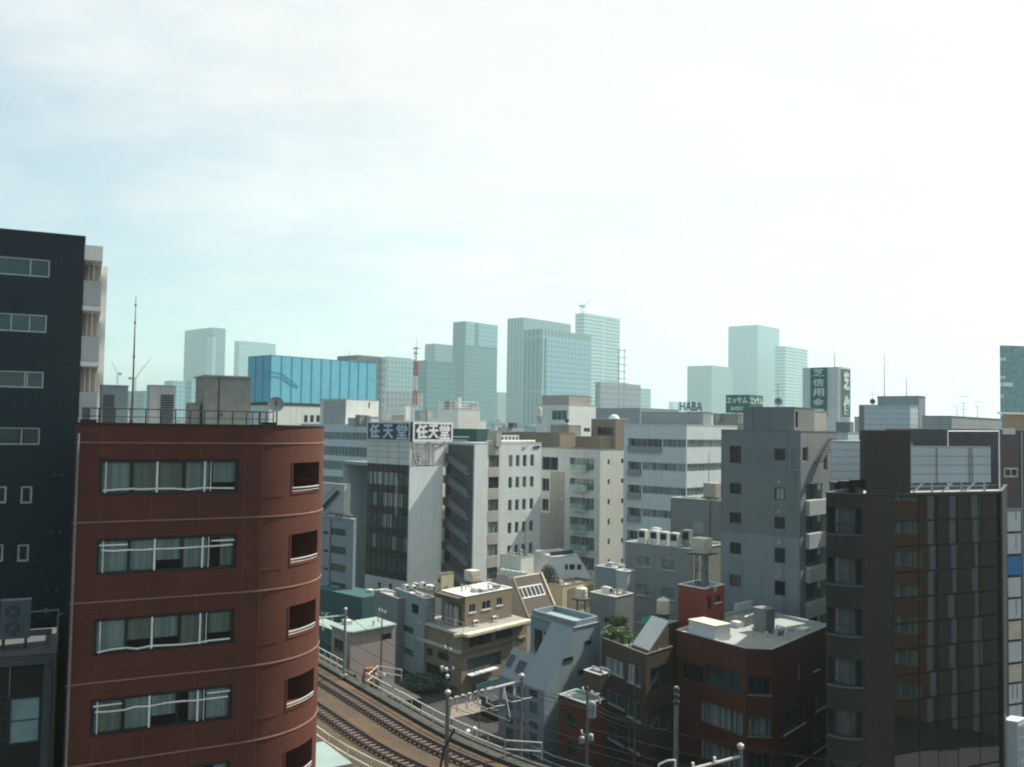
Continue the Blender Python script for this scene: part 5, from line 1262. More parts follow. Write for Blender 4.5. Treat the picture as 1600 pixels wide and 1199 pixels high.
mb = MB(); a, b = M15.pt(M15.u(1030, 850, s0), 1.5, M15.z1+.1), M15.pt(M15.cum[1]-.3, 1.2, M15.z1+.1); mb.tube(a+Zv*.3, b+Zv*.3, .11); mb.tube(a+Vector((0, .4, .3)), b+Vector((0, .4, .3)), .09)
for f in (.1, .5, .9): c_ = a.lerp(b, f); mb.tube((c_.x, c_.y, M15.z1-.25), c_, .05)
tag(mb.build('pipe_run', 'grey_metal', None, a), 'grey pipes laid along the mid-grey roof beside the air conditioners', 'pipes')
M16 = corner_box('apartment_building', 'plain windowless grey wall block with a beige tank on top', 1132, 114, 1048, 1150, 784, 'mid_grey', parapet=.3, coping='pale_conc')
M16.strip('patch', 'bluegrey_conc', M16.u(1083, 825, s0), M16.u(1099, 825, s0), M16.z(1090, 834, s0), M16.z(1090, 816, s0), .03)
M16.strip('pipe', 'dark_metal', M16.u(1109.5, 800, s0), M16.u(1110.3, 800, s0), 12, M16.z1-.1, .08)
M16.finish()
c_ = M16.pt(M16.u(1106, 790, s0), 1.2, M16.z1-.3); tank(c_, 'square beige panel tank on the plain grey wall block', .85, 1.75, .55, square=True, mat='beige')
pole_antenna(M16.pt(M16.u(1104, 790, s0), .5, M16.z1-.3), zat(1104, 708, 113)-M16.z1+.3, 'thin whip antenna beside the square beige tank', r=.055)

# ------------------------------------------------------------------ tall dark grey building right of centre
M9 = corner_box('apartment_building', 'tall dark grey building with small windows and an outside pipe, right of centre', 1251, 95, 1127, 1297, 674, 'mid_grey', parapet=.35, coping='mid_grey', lb=9)
for x0, x1, rows_ in ((1140, 1158, ((697, 724), (755, 772), (801, 818), (848, 866), (898, 917))), (1210, 1227, ((701, 720), (762, 781), (808, 827), (856, 880), (908, 931)))):
    for i, (r0, r1) in enumerate(rows_):
        w_ = M9.wpx(x0, r0, x1, r1, s0, frame='dark_metal', pane='glass_dark' if (x0 < 1200 or i != 1) else 'glass_curtain', mull=1 if x0 < 1200 else 0, fw=.08, d=.14, rails=1 if (x0 < 1200 and i == 0) else 0)
        if x0 > 1200 and i:
            u_, z_ = M9.hit(1218, r0-8, s0); mb = MB(); p = M9.pt(u_, -.02, z_); mb.tube(p+M9.n[0]*0, p+M9.n[0]*.18, .10, 10); mb.build('lamp', 'white_metal', M9.root)
M9.strip('painted_band', 'bluegrey_conc', 0.02, M9.u(1236, 850, s0), 0, M9.z(1190, 835, s0), .015) if False else None
pp = MB(); u0_, u1_ = M9.u(1236, 720, s0), M9.u(1249.5, 760, s0); zz1, zz2 = M9.z(1237, 702, s0), M9.z(1243, 735, s0)
pp.path([M9.pt(u0_, -.12, zz1), M9.pt(u0_, -.12, zz2), M9.pt(u1_, -.12, zz2), M9.pt(u1_, -.12, 2)], .07, 8); pp.build('pipe', 'grey_metal', M9.root)
s1 = [1]
for (r0, r1) in ((756, 781), (805, 832), (853, 884), (906, 938), (960, 992)):
    ua_, ub_ = M9.u(1259, (r0+r1)/2, s1), M9.u(1285, (r0+r1)/2, s1); za_, zb_6 = M9.z(1272, r1, s1), M9.z(1272, r0, s1)
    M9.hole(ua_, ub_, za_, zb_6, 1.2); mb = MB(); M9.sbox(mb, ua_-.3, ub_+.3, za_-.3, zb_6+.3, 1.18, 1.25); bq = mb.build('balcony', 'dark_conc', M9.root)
    mb = MB(); M9.sbox(mb, ua_-.1, M9.cum[2]-.05, za_-1.55, za_-.02, -.45, -.003); mb.build('balustrade', 'pale_conc', bq)
    mb = MB(); c_ = M9.pt(ub_-.25, .3, za_+1.0); mb.box(c_, .3, .25, .8, M9.d[1]); mb.build('lamp', 'white_metal', bq)
for x0, y0, x1, y1 in ((1254, 699, 1263, 721), (1287, 711, 1293, 735)): M9.wpx(x0, y0, x1, y1, s1, frame='alu', pane='glass_dark', mull=0, d=.2)
stp = MB(); a, b = M9.pt(M9.u(1271, 719, s1), -.5, M9.z(1271, 721, s1)), M9.pt(M9.u(1293, 685, s1), -.5, M9.z(1293, 686, s1))
for o_ in (-.25, .35): stp.bar(a+M9.n[1]*o_, b+M9.n[1]*o_, .12, .22)
for k in range(9): c_ = a.lerp(b, k/8); stp.box(c_, .3, .8, .05, M9.d[1])
stp.build('outside_stair', 'dark_metal', M9.root)
two_tone('grey_two_tone', (.19, .205, .20), (.235, .275, .285), M9.z(1190, 836, s0), M9.cum[1]); M9.wall = 'grey_two_tone'; M9.finish()
P9 = corner_box('rooftop_house', 'dark grey machine-room block on the tall dark grey building', 1241, 97.5, 1161, 1290, 637, 'mid_grey', z0=M9.z1-.3, parapet=.3, coping='grey_conc', lb=5)
P9.wpx(1243, 643, 1247, 668, [1], frame='dark_metal', pane='glass_dark', mull=0, d=.2); P9.finish()
P9b = Bldg('rooftop_house', 'pale brown stair head beside the machine room of the tall dark grey building', [P9.pt(P9.cum[1]+5.1, 0, 0), P9.pt(P9.cum[1]+5.1, 0, 0)+az(GB)*3.4, P9.pt(P9.cum[1]+5.1, 0, 0)+az(GB)*3.4+az(GA)*4, P9.pt(P9.cum[1]+5.1, 0, 0)+az(GA)*4], M9.z1-.3, P9.z1-.25, 'beige', parapet=.2); P9b.finish()
pole_antenna(P9.pt(P9.u(1209, 645, [0]), 1.0, P9.z1-.3), zat(1209, 598, 98)-P9.z1+.3, 'dish and crossed antenna on the dark grey machine room', ((zat(1209, 609, 98)-P9.z1+.3, .9, 4), (zat(1209, 600, 98)-P9.z1+.3, .5, 3)), .04, (zat(1210, 627, 98)-P9.z1+.3, .42))

# ------------------------------------------------------------------ white banded building with roof letters
H = corner_box('office_building', 'white office building with continuous window bands and blue roof letters', 1073, 141, 975, 1152, 664.5, 'pale_panel', parapet=.5, coping='white_metal')
zs_ = [(H.z(1073, b, s0), H.z(1073, a, s0)) for a, b in ((687, 700), (725, 738), (763, 776), (800.5, 813.5), (838, 851), (875, 888))]
for i, (za_, zb_6) in enumerate(zs_):
    x_split = 1034 if i == 0 else 1002
    ua_, ub_ = H.u(x_split+1.5, 720, s0), H.cum[1]-.12
    H.window(ua_, ub_, za_, zb_6, frame='alu', pane='glass_curtain' if i in (1, 3) else 'glass_green', mull=4 if i == 0 else 7, fw=.08, d=.15)
    H.window(H.cum[1]+.15, H.cum[2]-.3, za_, zb_6, frame='alu', pane='glass_green', mull=13, fw=.08, d=.15)
    u0_, u1_ = H.u(981, 720, s0), H.u(x_split, 720, s0)
    w_ = H.window(u0_, u1_, za_-.6, zb_6, frame='alu', pane='glass_grey', mull=5 if i == 0 else 2, fw=.1, d=.8, name='balcony')
    mb = MB(); H.sbox(mb, u0_+.02, u1_-.02, za_-.95, za_+.05, -.25, -.02); mb.build('balustrade', 'bluegrey_conc', w_)
H.finish()
rb = corner_box('rooftop_house', 'dark green-grey louvred plant screen on the white banded office roof', 1099, 148, 1002, 1112, 645, 'grey_panel', z0=H.z1-.5, parapet=.3, coping='dark_metal'); rb.finish()
hb = root('roof_sign', at(1078, 642, 147), 'dark blue HABA letters standing on the green-grey plant screen', 'sign')
pa, pb = at(1060.5, 642, 147), at(1097, 643, 147); zt7 = at(1078, 628, 147).z; ux7 = Vector((pb.x-pa.x, pb.y-pa.y, 0))
letters([('HABA', .15, 0, ux7.length, zt7-pa.z, .012)], 'letter_blue', hb, pa, ux7, Zv, .15)
mb = MB()
for f in (.02, .35, .65, .98): c_ = pa.lerp(pb, f)+Vector((0, .25, 0)); mb.bar((c_.x, c_.y, rb.z1-.1), (c_.x, c_.y, zt7), .06, .06)
for z_ in (.25, .8): mb.bar((pa.x, pa.y+.25, pa.z+(zt7-pa.z)*z_), (pb.x, pb.y+.25, pa.z+(zt7-pa.z)*z_), .05, .05)
mb.build('frame', 'grey_metal', hb)
wbx = corner_box('rooftop_house', 'small white stair head right of the green-grey plant screen', 1108, 151, 1100, 1114, 648, 'white_shade', z0=H.z1-.5, parapet=.1); wbx.finish()

# ------------------------------------------------------------------ cream block with glass balconies
CB = corner_box('apartment_building', 'cream apartment block with glass balconies and a bright blank side wall', 938, 152, 845, 985, 703, 'cream', parapet=.4, coping='tan')
for i, (r0, r1) in enumerate(((716, 735), (748, 766), (778, 796), (809, 829), (839, 860), (870, 890))):
    ua_, ub_ = CB.u(890, (r0+r1)/2, s0), CB.u(928, (r0+r1)/2, s0); za_, zb_6 = CB.z(909, r1, s0), CB.z(909, r0, s0)
    w_ = CB.window(ua_, ub_, za_, zb_6, frame='alu', pane='glass_curtain', mull=4, fw=.08, d=.7, name='balcony')
    mb = MB(); c0, c1 = ua_+.6, ub_-1.2; CB.sbox(mb, c0, c1, za_-.25, za_-.1, -.75, .3); mb.build('slab', 'white_shade', w_)
    mb = MB(); CB.sbox(mb, c0, c1, za_-.1, za_+.95, -.75, -.68); CB.sbox(mb, c1, c1+.06, za_-.1, za_+.95, -.75, 0); CB.sbox(mb, c0, c0+.06, za_-.1, za_+.95, -.66, 0); mb.build('balustrade', 'balcony_glass', w_)
for y0, y1 in ((718, 726), (749, 757), (780, 789), (811, 820), (842, 851), (874, 881)):
    CB.wpx(949.5, y0, 953, y1, [1], frame='dark_metal', pane='glass_dark', mull=0, d=.25); CB.wpx(970.5, y0-1, 974.5, y1-2, [1], frame='dark_metal', pane='glass_dark', mull=0, d=.25)
bw_ = [(CB.u(846, 720, s0), CB.u(872, 720, s0), 714, 735), (CB.u(846, 760, s0), CB.u(858, 760, s0), 748, 768), (CB.u(846, 790, s0), CB.u(857, 790, s0), 780, 799)]
for a, b, r0, r1 in bw_: CB.window(a+.1, b, CB.z(858, r1, s0), CB.z(858, r0, s0), frame='alu', pane='glass_dark', mull=1, d=.2)
g = MB(); CB.sbox(g, .02, CB.u(882, 780, s0), 0, CB.z(865, 803, s0), -.05, -.003); CB.sbox(g, CB.u(859.5, 780, s0), CB.u(882, 780, s0), CB.z(865, 803, s0)+.002, CB.z(865, 737, s0), -.05, -.003); g.build('render_panel', 'beige', CB.root)
for px, py in ((880, 715), (880, 748), (879, 780), (867, 779), (878, 810), (866, 810), (877, 841), (865, 842)):
    u_, z_ = CB.hit(px, py, s0); p = CB.pt(u_, -.06, z_); mb = MB(); mb.tube(p, p+CB.n[0]*.28, .14, 10); mb.build('vent', 'white_metal', CB.root)
CB.finish()

# ------------------------------------------------------------------ white office block with the stair side
W = corner_box('office_building', 'white panelled office block with four columns of narrow windows and a dark stair side', 742, 140, 697, 846, 693, 'white_panel', parapet=.5, coping='white_metal')
rowsW = [(711, 729), (745, 762), (780, 797), (815, 832), (850, 867), (886, 903)]
xs_ = [(795, 801), (806, 812), (817, 823), (828.5, 834.5)]
for a, b in rowsW:
    za_, zb_6 = W.z(815, b, s1), W.z(815, a, s1)
    for x0, x1 in xs_: W.window(W.u(x0, 720, s1), W.u(x1, 720, s1), za_, zb_6, frame='alu', pane=('glass_teal', 'glass_grey', 'glass_curtain', 'glass_dark'), mull=0, fw=.07, d=.22)
u0_, u1_ = W.u(763.5, 720, s1), W.u(780, 720, s1); last = W.z1-.1
for a, b in rowsW:
    za_, zb_6 = W.z(772, b+1.5, s1), W.z(772, a+.5, s1)
    W.window(u0_, u1_, za_, zb_6, frame='dark_metal', pane=('glass_grey', 'glass_curtain', 'glass_dark'), mull=1, fw=.08, d=.15)
    W.strip('spandrel', 'beige', u0_, u1_, zb_6+.02, last, .03); last = za_-.02
W.strip('spandrel', 'beige', u0_, u1_, 0, last, .03)
uL0, uL1 = W.u(704, 800, s0), W.cum[1]-.25
W.strip('stair_wall', 'dark_conc', 0.05, uL1, 0, W.z1-.3, .06)
zt8 = W.z(720, 745, s0); k = 0
for k in range(7):
    z_ = zt8+1.9-3.35*k
    if z_ < 2: break
    fl = MB(); a0_, a1x = (.4, uL1-.3)
    A = W.pt(1.2, -.9, z_+(1.5 if k % 1 == 0 else 0)); Bq = W.pt(uL1-.5, -.9, z_-1.4); 
    for o_ in (-.85, -.10):
        P = [W.pt(1.2, o_-.05, z_+.4), W.pt(uL1-.5, o_-.05, z_-1.6), W.pt(uL1-.5, o_+.03, z_-1.6), W.pt(1.2, o_+.03, z_+.4)]; fl.hexa(P, [q+Zv*1.15 for q in P])
    P = [W.pt(1.2, -.85, z_+.4), W.pt(uL1-.5, -.85, z_-1.6), W.pt(uL1-.5, -.1, z_-1.6), W.pt(1.2, -.1, z_+.4)]; fl.hexa(P, [q+Zv*.18 for q in P])
    sf = fl.build('stair_flight', 'mid_grey', W.root)
    mb = MB(); W.sbox(mb, .5, 1.5, z_+.35, z_+.55, -1.0, -.063); W.sbox(mb, .5, 1.5, z_+.55, z_+1.6, -1.0, -.9); mb.build('landing', 'dark_conc', sf)
    W.hole(-.0+.25, 1.35, z_-1.6, z_+.2, 1.0) if False else None
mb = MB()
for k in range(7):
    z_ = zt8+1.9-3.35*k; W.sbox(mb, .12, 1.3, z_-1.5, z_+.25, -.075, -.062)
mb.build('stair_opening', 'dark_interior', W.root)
W.finish()
mb = MB(); p, q = W.pt(W.u(763, 692, s1), .3, W.z1+.35), W.pt(W.u(838, 692, s1), .3, W.z1+.35); mb.tube(p, q, .13, 8)
for f in (0, .25, .5, .75, 1): c_ = p.lerp(q, f); mb.tube((c_.x, c_.y, W.z1), c_, .05)
tag(mb.build('roof_pipe', 'white_metal', None, p), 'thick white pipe rail along the white panelled block roof edge', 'pipe')
cb_ = corner_box('rooftop_house', 'small beige lift head on the white panelled block roof', 776, 143, 762, 784, 674, 'beige', z0=W.z1-.5, parapet=.1); cb_.finish()
lg = root('roof_louvre', W.pt(W.u(800, 690, s1), 1.2, W.z1-.4), 'low dark louvred unit behind the white pipe rail', 'vent'); p, q = W.pt(W.u(781, 690, s1), 1.2, W.z1-.5), W.pt(W.u(816, 690, s1), 1.2, W.z1-.5); mb = MB(); mb.box((p+q)/2, (q-p).length, 1.0, 1.75, W.d[1]); mb.build('casing', 'white_shade', lg); mb = MB()
for k in range(6): c_ = p.lerp(q, .09+.165*k)+W.n[1]*.51+Zv*.95; mb.box(c_, .42, .03, .55, W.d[1])
mb.build('louvre', 'louvre_dark', lg)
em = root('wall_emblem', W.pt(W.u(838, 699, s1), -.02, W.z(838, 700, s1)), 'small dark tick-and-ellipse emblem high on the white panelled block', 'emblem'); mb = MB(); uE = W.u(838, 700, s1); zE = W.z(838, 699, s1)
pr_ = [W.pt(uE+.9*math.cos(a*math.pi/10), -.04, zE+.22*math.sin(a*math.pi/10)+.08*math.cos(a*math.pi/10)) for a in range(20)]; mb.path(pr_+pr_[:1], .05, 4); mb.tube(W.pt(uE-.6, -.04, zE-.1), W.pt(uE+.7, -.04, zE+.12), .09, 4); mb.build('ellipse', 'navy', em)
mb = MB(); mb.path([W.pt(uE-3.4, -.04, zE+.1), W.pt(uE-2.9, -.04, zE-.3), W.pt(uE-2.3, -.04, zE+.28)], .06, 4); mb.build('tick', 'navy', em)

# ------------------------------------------------------------------ building with the two kanji roof signs
NT = corner_box('office_building', 'office building with a dark glass front, blank white side and two kanji roof signs', 640, 136, 536, 692, 727.5, 'white_shade', parapet=.4, coping='pale_conc')
u0_, u1_ = NT.u(572.5, 800, s0), NT.u(637.5, 800, s0)
zt9, zb9 = NT.z(605, 725, s0), NT.z(605, 904, s0); FHn = (zt9-zb9)/5.35
NT.hole(u0_, u1_, zb9, zt9, .25)
cwn = MB(); NT.sbox(cwn, u0_, u1_, zb9, zt9, .2, .26); cwn = cwn.build('curtain_wall', 'black_metal', NT.root)
rnd = random.Random(4); ncol = 8
for r_ in range(6):
    zt_r = zt9-FHn*r_; 
    zz_hi = zt_r-FHn*.36 if r_ else zt_r-FHn*.40
    mb = MB(); NT.sbox(mb, u0_+.05, u1_-.05, max(zz_hi+.04, zb9+.02), zt_r-.03, .12, .2)
    if zz_hi+.04 < zt_r-.03 and zt_r-.03 > zb9: mb.build('spandrel', 'glass_brown', cwn)
    zlo = zt_r-FHn+.02
    if zlo < zb9: continue
    for c_ in range(ncol):
        a, b = u0_+(u1_-u0_)*c_/ncol+.05, u0_+(u1_-u0_)*(c_+1)/ncol-.05
        mb = MB(); NT.sbox(mb, a, b, zlo, zz_hi-.02, .13, .2); mb.build('pane', 'glass_curtain' if rnd.random() < (.5 if r_ < 3 else .25) else 'glass_teal', cwn)
for c_ in range(ncol+1):
    a = u0_+(u1_-u0_)*c_/ncol; mb = MB(); NT.sbox(mb, max(u0_+.005, a-.035), min(u1_-.005, a+.035), zb9+.02, zt9-.02, .06, .198); mb.build('mullion', 'black_metal', cwn)
for x0, y0, x1, y1 in ((590, 910, 595, 926), (607, 912, 612, 928)): NT.wpx(x0, y0, x1, y1, s0, frame='dark_metal', pane='glass_dark', mull=0, d=.3)
NT.finish()
zN = NT.z1-.4
scr = root('sign_screen', NT.pt(NT.u(607, 710, s0), .3, zN), 'beige panelled screen below the left kanji sign', 'screen')
a, b = NT.u(573.5, 710, s0), NT.cum[1]-.1; zs0, zs1 = NT.z1+.073, NT.z(607, 689, s0)
mb = MB(); NT.sbox(mb, a, b, zs0, zs1, .03, .12); mb.build('panel', 'cream', scr)
for f in (.25, .5, .75): mb = MB(); u_ = a+(b-a)*f; NT.sbox(mb, u_-.06, u_+.06, zs0, zs1, .0, .028); mb.build('panel_joint', 'beige', scr)
for f in (.27, .52, .77): mb = MB(); zz = zs0+(zs1-zs0)*f; NT.sbox(mb, a, b, zz-.05, zz+.05, -.005, .027); mb.build('panel_joint', 'beige', scr)
def roofsign(label, P, ux, w_, h_, bord, items, board, mat, borm, backlegs):
    t_ = root('roof_sign', P, label, 'sign'); ux = ux.normalized(); n = Vector((ux.y, -ux.x, 0)); P = Vector(P)
    def bx(mb, u0, u1, v0, v1, a, b):
        q = [P+ux*u0+n*b, P+ux*u1+n*b, P+ux*u1+n*a, P+ux*u0+n*a]; q = [x+Zv*v0 for x in q]; mb.hexa(q, [x+Zv*(v1-v0) for x in q])
    mb = MB(); bx(mb, 0, w_, 0, h_, -.5, 0); mb.build('board', board, t_)
    mb = MB(); bx(mb, -.02, w_+.02, -.02, bord, .003, .08); bx(mb, -.02, w_+.02, h_-bord, h_+.02, .003, .08); bx(mb, -.02, bord, bord+.001, h_-bord-.001, .003, .08); bx(mb, w_-bord, w_+.02, bord+.001, h_-bord-.001, .003, .08); mb.build('frame', borm, t_)
    letters(items, mat, t_, P+n*.003, ux, Zv, .06)
    mb = MB()
    for f in (.1, .5, .9):
        c_ = P+ux*w_*f-n*.8; mb.bar((c_.x, c_.y, backlegs), (c_.x, c_.y, P.z+h_), .12, .12); mb.bar((c_.x, c_.y, P.z+h_*.3), (c_.x-n.x*1.5, c_.y-n.y*1.5, backlegs), .1, .1)
    mb.build('support', 'grey_metal', t_); return t_
pL = NT.pt(a, -.05, zs1+.02); wL = b-a+.05; hL = NT.z(607, 660, s0)-zs1-.02
iw = wL/10.0
roofsign('left kanji roof sign in grey-blue, widely spaced characters in shadow', pL, az(GA+180), wL, hL, .16, [('任', wL*.06, hL*.12, wL*.30, hL*.90, .04), ('天', wL*.385, hL*.12, wL*.625, hL*.88, .03), ('堂', wL*.70, hL*.10, wL*.95, hL*.92, .02)], 'navy', 'letter_pale', 'letter_pale', zN)
pR = NT.pt(NT.cum[1]+.45, -.05, NT.z(647, 690, s1)); wR = NT.u(706.5, 676, s1)-NT.cum[1]-.45; hR = NT.z(647, 659.5, s1)-pR.z
roofsign('right kanji roof sign with a bright white border, characters close together in sun', pR, az(GB), wR, hR, .30, [('任', wR*.075, hR*.14, wR*.36, hR*.88, .04), ('天', wR*.375, hR*.14, wR*.64, hR*.88, .04), ('堂', wR*.655, hR*.12, wR*.93, hR*.90, .03)], 'navy_dark', 'sign_white', 'sign_white', zN)
nh = corner_box('rooftop_house', 'pale stair head below the right kanji sign', 648, 138.3, 642, 690, 694, 'white_paint', z0=zN, parapet=.2, lb=7); nh.finish()
nh2 = corner_box('rooftop_house', 'low cream roof room with a parapet right of the pale stair head', 684, 146, 676, 707, 709, 'cream', z0=0, parapet=.25, coping='white_paint'); nh2.finish()
sm = root('roof_ornament', at(655, 726, 134), 'dark scrolled metal frame at the foot of the right kanji sign', 'metalwork'); mb = MB()
for k, (px, py) in enumerate(((652, 722), (655, 716), (653, 711), (662, 722), (668, 724))):
    c_ = at(px, py, 135.5); c_.z = max(c_.z, NT.z1+.1); rg = [c_+Vector((.28*math.cos(a*math.pi/6), 0, .28*math.sin(a*math.pi/6))) for a in range(11)]; mb.path(rg, .05, 4)
c_ = at(656, 722, 135.5); mb.tube((c_.x-.6, c_.y, NT.z1), (c_.x+2.0, c_.y, NT.z1+.05), .06); mb.tube((c_.x-.3, c_.y, NT.z1), (c_.x-.3, c_.y, NT.z1+1.6), .04); mb.build('scroll', 'black_metal', sm)
bush('shrub', nh2.pt(nh2.u(685, 708), .45, nh2.z1-.25), .5, 1.0, 300, 'small green shrub on the low cream roof room', mats=((.03, .13, .06), (.05, .18, .08)), leaf=.2, seed=31)

# blocks left of it
GL = corner_box('low_building', 'low grey-white block with four square windows, left of the dark glass front', 553, 128, 478, 557, 812, 'bluegrey_conc', parapet=.3, coping='pale_conc')
for a, b in ((826, 837), (854, 866), (882, 894), (911, 923)): GL.wpx(517, a, 540, b, s0, frame='dark_metal', pane='glass_teal', mull=2, d=.12, fw=.06)
for a, b in ((830, 835), (859, 863), (887, 891)): GL.wpx(505, a, 513, b, s0, frame='dark_metal', pane='glass_dark', mull=0, d=.12)
GL.strip('pipe', 'dark_metal', GL.u(516.5, 850, s0), GL.u(517, 850, s0), 0, GL.z1-.1, .1); GL.finish()
for k in range(5):
    c_ = GL.pt(GL.u(510+8*k, 812, s0), .6, GL.z1-.3); ac_unit(c_, az(GA), 'small dark roof unit on the low grey-white block, %s in the row' % ('first', 'second', 'third', 'fourth', 'fifth')[k], .8, .5, .75, mat='mid_grey')
GM = corner_box('low_building', 'pale stair block with a dark diagonal stair, above the low grey-white block', 538, 131.5, 478, 548, 758, 'pale_conc', parapet=.3)
mb = MB(); a, b = GM.pt(GM.u(505, 795, s0), -.3, GM.z(505, 795, s0)), GM.pt(GM.u(530, 768, s0), -.3, GM.z(530, 768, s0)); mb.bar(a, b, .25, .5); mb.bar(a+Zv*1, b+Zv*1, .06, .06); mb.build('outside_stair', 'dark_metal', GM.root); GM.finish()
TS = corner_box('shed_building', 'teal-painted low shed at the foot of the dark glass front', 566, 122, 488, 606, 934, 'teal_paint', parapet=0, roof='teal_paint'); TS.strip('door', 'dark_interior', TS.cum[1]+1.5, TS.cum[1]+4, .2, 3, .02); TS.finish()
bush('tree', at(508, 985, 116)-Zv*6, 2.4, 7.5, 2600, 'small dark green tree between the teal shed and the tracks', 'tree', ((.03, .06, .045), (.05, .09, .06)), .42, True, 17)
BW_ = corner_box('office_building', 'long white office building with green-tinted window bands behind the kanji signs', 575, 186, 470, 640, 664, 'white_shade', parapet=.4, coping='white_metal')
for a, b, x1_ in ((675, 687.5, 573), (697.5, 713, 573), (720.5, 735, 573), (745, 757, 573)):
    BW_.wpx(490, a, x1_, b, s0, frame='alu', pane='glass_green', mull=14, fw=.1, d=.12)
BW_.finish()
BP = corner_box('rooftop_house', 'tall white machine-room block with a rounded grey side on the long white office roof', 541, 192, 501, 592, 624, 'white_paint', z0=BW_.z1-.4, parapet=.3, coping='old_conc')
BP.strip('grey_side', 'pale_conc', BP.u(506, 640, s0), BP.cum[1]-.1, BP.z0+.1, BP.z1-.2, .05); BP.wpx(575.5, 629, 578, 638, [1], frame='dark_metal', pane='glass_dark', mull=0, d=.2); BP.finish()
for k, (px, w_, h_, lab) in enumerate(((552, 1.6, 1.6, 'round-topped roof tank left behind the left kanji sign'), (566, 2.4, 2.2, 'larger grey roof unit behind the left kanji sign'), (582, 2.0, 1.9, 'pale roof unit just left of the white machine-room corner'))):
    c_ = at(px, 662, 182); c_.z = BW_.z1-.4; boxthing('roof_unit', lab, 'roof unit', c_, w_, 1.4, h_, az(GB), ('pale_conc', 'old_conc', 'cream')[k], .12, 'pale_metal', .08)
# ------------------------------------------------------------------ blue sheeted block and roofs around it
BC = corner_box('office_building', 'cream building under the blue sheeted block, three small dark windows', 421, 232, 384, 588, 634, 'cream', parapet=.2)
for x0, x1 in ((475, 481), (484.5, 490.5), (494, 500)): BC.wpx(x0, 649, x1, 660, [1], frame='dark_metal', pane='glass_dark', mull=1, d=.3, fw=.12)
BC.finish()
ctr = sum(BC.p, Vector((0, 0, 0)))/4
q = [ctr+(p-ctr)*.985 for p in BC.p]
BL = Bldg('construction_block', 'bright blue sheeted block with dark vertical seams on the skyline', q, BC.z1+.9, zat(421, 555, 232), 'blue_sheet', parapet=.2, coping='blue_seam')
for k in range(1, 11): u_ = BL.cum[1]+(BL.cum[2]-BL.cum[1])*k/11; BL.strip('seam', 'blue_seam', u_-.16, u_+.16, BL.z0+.02, BL.z1-.02, .05)
for k in (1, 2): u_ = BL.cum[1]*k/3; BL.strip('seam', 'blue_seam', u_-.2, u_+.2, BL.z0+.02, BL.z1-.02, .05)
BL.strip('seam', 'blue_seam', BL.cum[1]-.3, BL.cum[1]-.05, BL.z0+.02, BL.z1-.02, .05)
mb = MB()
for dy in (0, 6):
    pts_ = [(425, 581+dy), (435, 582+dy), (444, 585+dy), (455, 594+dy), (466, 603+dy*.3)]
    mb.path([BL.pt(BL.u(x, y, s1), -.08, BL.z(x, y, s1)) for x, y in pts_], .06, 4)
mb.build('line_mark', 'blue_mark', BL.root); BL.finish()  # two thin curved lines, slightly darker than the sheet
mb = MB(); BL2 = [ctr+(p-ctr)*.94 for p in BC.p]; mb.hexa([Vector((p.x, p.y, BC.z1-.1)) for p in BL2], [Vector((p.x, p.y, BC.z1+.88)) for p in BL2]); mb.build('base', 'dark_conc', BL.root)

def far(label, xc, Y, xl, xr, yt, wall, name='tower', roofbox=None, A=GA, B=GB, group='high-rise towers in the haze', **kw):
    Y *= 1.0 if Y < 400 else 2.0
    b = corner_box(name, label, xc, Y, xl, xr, yt, wall, A=A, B=B, cat='tower' if name == 'tower' else 'building', group=group, parapet=kw.pop('parapet', 1.2), thick=.5, coping=kw.pop('coping', 'pale_conc'), **kw)
    b.finish()
    if roofbox:
        c = sum(b.p, Vector((0, 0, 0)))/4; f, h_ = roofbox; P = [c+(p-c)*f for p in b.p]; mb = MB(); mb.hexa([Vector((p.x, p.y, b.z1-1.1)) for p in P], [Vector((p.x, p.y, b.z1+h_)) for p in P]); mb.build('plant_room', 'pale_conc', b.root)
    return b
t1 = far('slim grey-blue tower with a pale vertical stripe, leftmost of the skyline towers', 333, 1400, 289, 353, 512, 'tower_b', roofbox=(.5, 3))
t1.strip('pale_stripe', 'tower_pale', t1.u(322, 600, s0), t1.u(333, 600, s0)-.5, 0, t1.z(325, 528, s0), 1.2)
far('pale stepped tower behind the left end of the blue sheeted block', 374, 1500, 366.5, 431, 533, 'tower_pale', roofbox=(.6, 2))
far('dark-capped office building just behind the right end of the blue sheeted block', 598, 420, 545, 606, 560, 'tower_grey', 'office_building', group='mid-distance buildings in haze')
rc = corner_box('rooftop_house', 'flat dark roof cap with a mast on the dark-capped office building', 560, 880, 527, 595, 555, 'dark_conc', z0=zat(560, 566, 880), parapet=.5); rc.finish()
pole_antenna(rc.pt(rc.cum[1]*.5, 2, rc.z1-.4), 6.0, 'short mast with a flat beacon on the flat dark roof cap', ((4.8, 6.0, 2), (4.5, 5.0, 2)), .25)
far('wide pale grey office slab left of the red and white mast', 600, 800, 590, 652, 558, 'tower_pale', 'office_building', group='mid-distance buildings in haze', roofbox=(.7, 2))
far('lower grey slab in haze directly behind the red and white mast', 606, 520, 598, 662, 612, 'tower_grey', 'office_building', group='mid-distance buildings in haze')
far('grey ribbed slab between the red and white mast and the pale block', 668, 750, 646, 712, 563, 'tower_b', 'office_building', group='mid-distance buildings in haze')
far('pale flat-topped block left of the tall dark tower', 680, 1000, 664, 716, 537, 'tower_a', 'office_building', group='mid-distance buildings in haze')
t6 = far('tall dark teal tower with a central seam on the upper floors', 727, 900, 708, 778, 502, 'tower_b')
t6.strip('light_top', 'tower_bluegrid', t6.cum[1]+1, t6.u(741, 530, s1), t6.z(735, 540, s1), t6.z1-1, .8); t6.strip('light_top', 'tower_bluegrid', t6.u(747, 530, s1), t6.cum[2]-1, t6.z(735, 540, s1), t6.z1-1, .8)
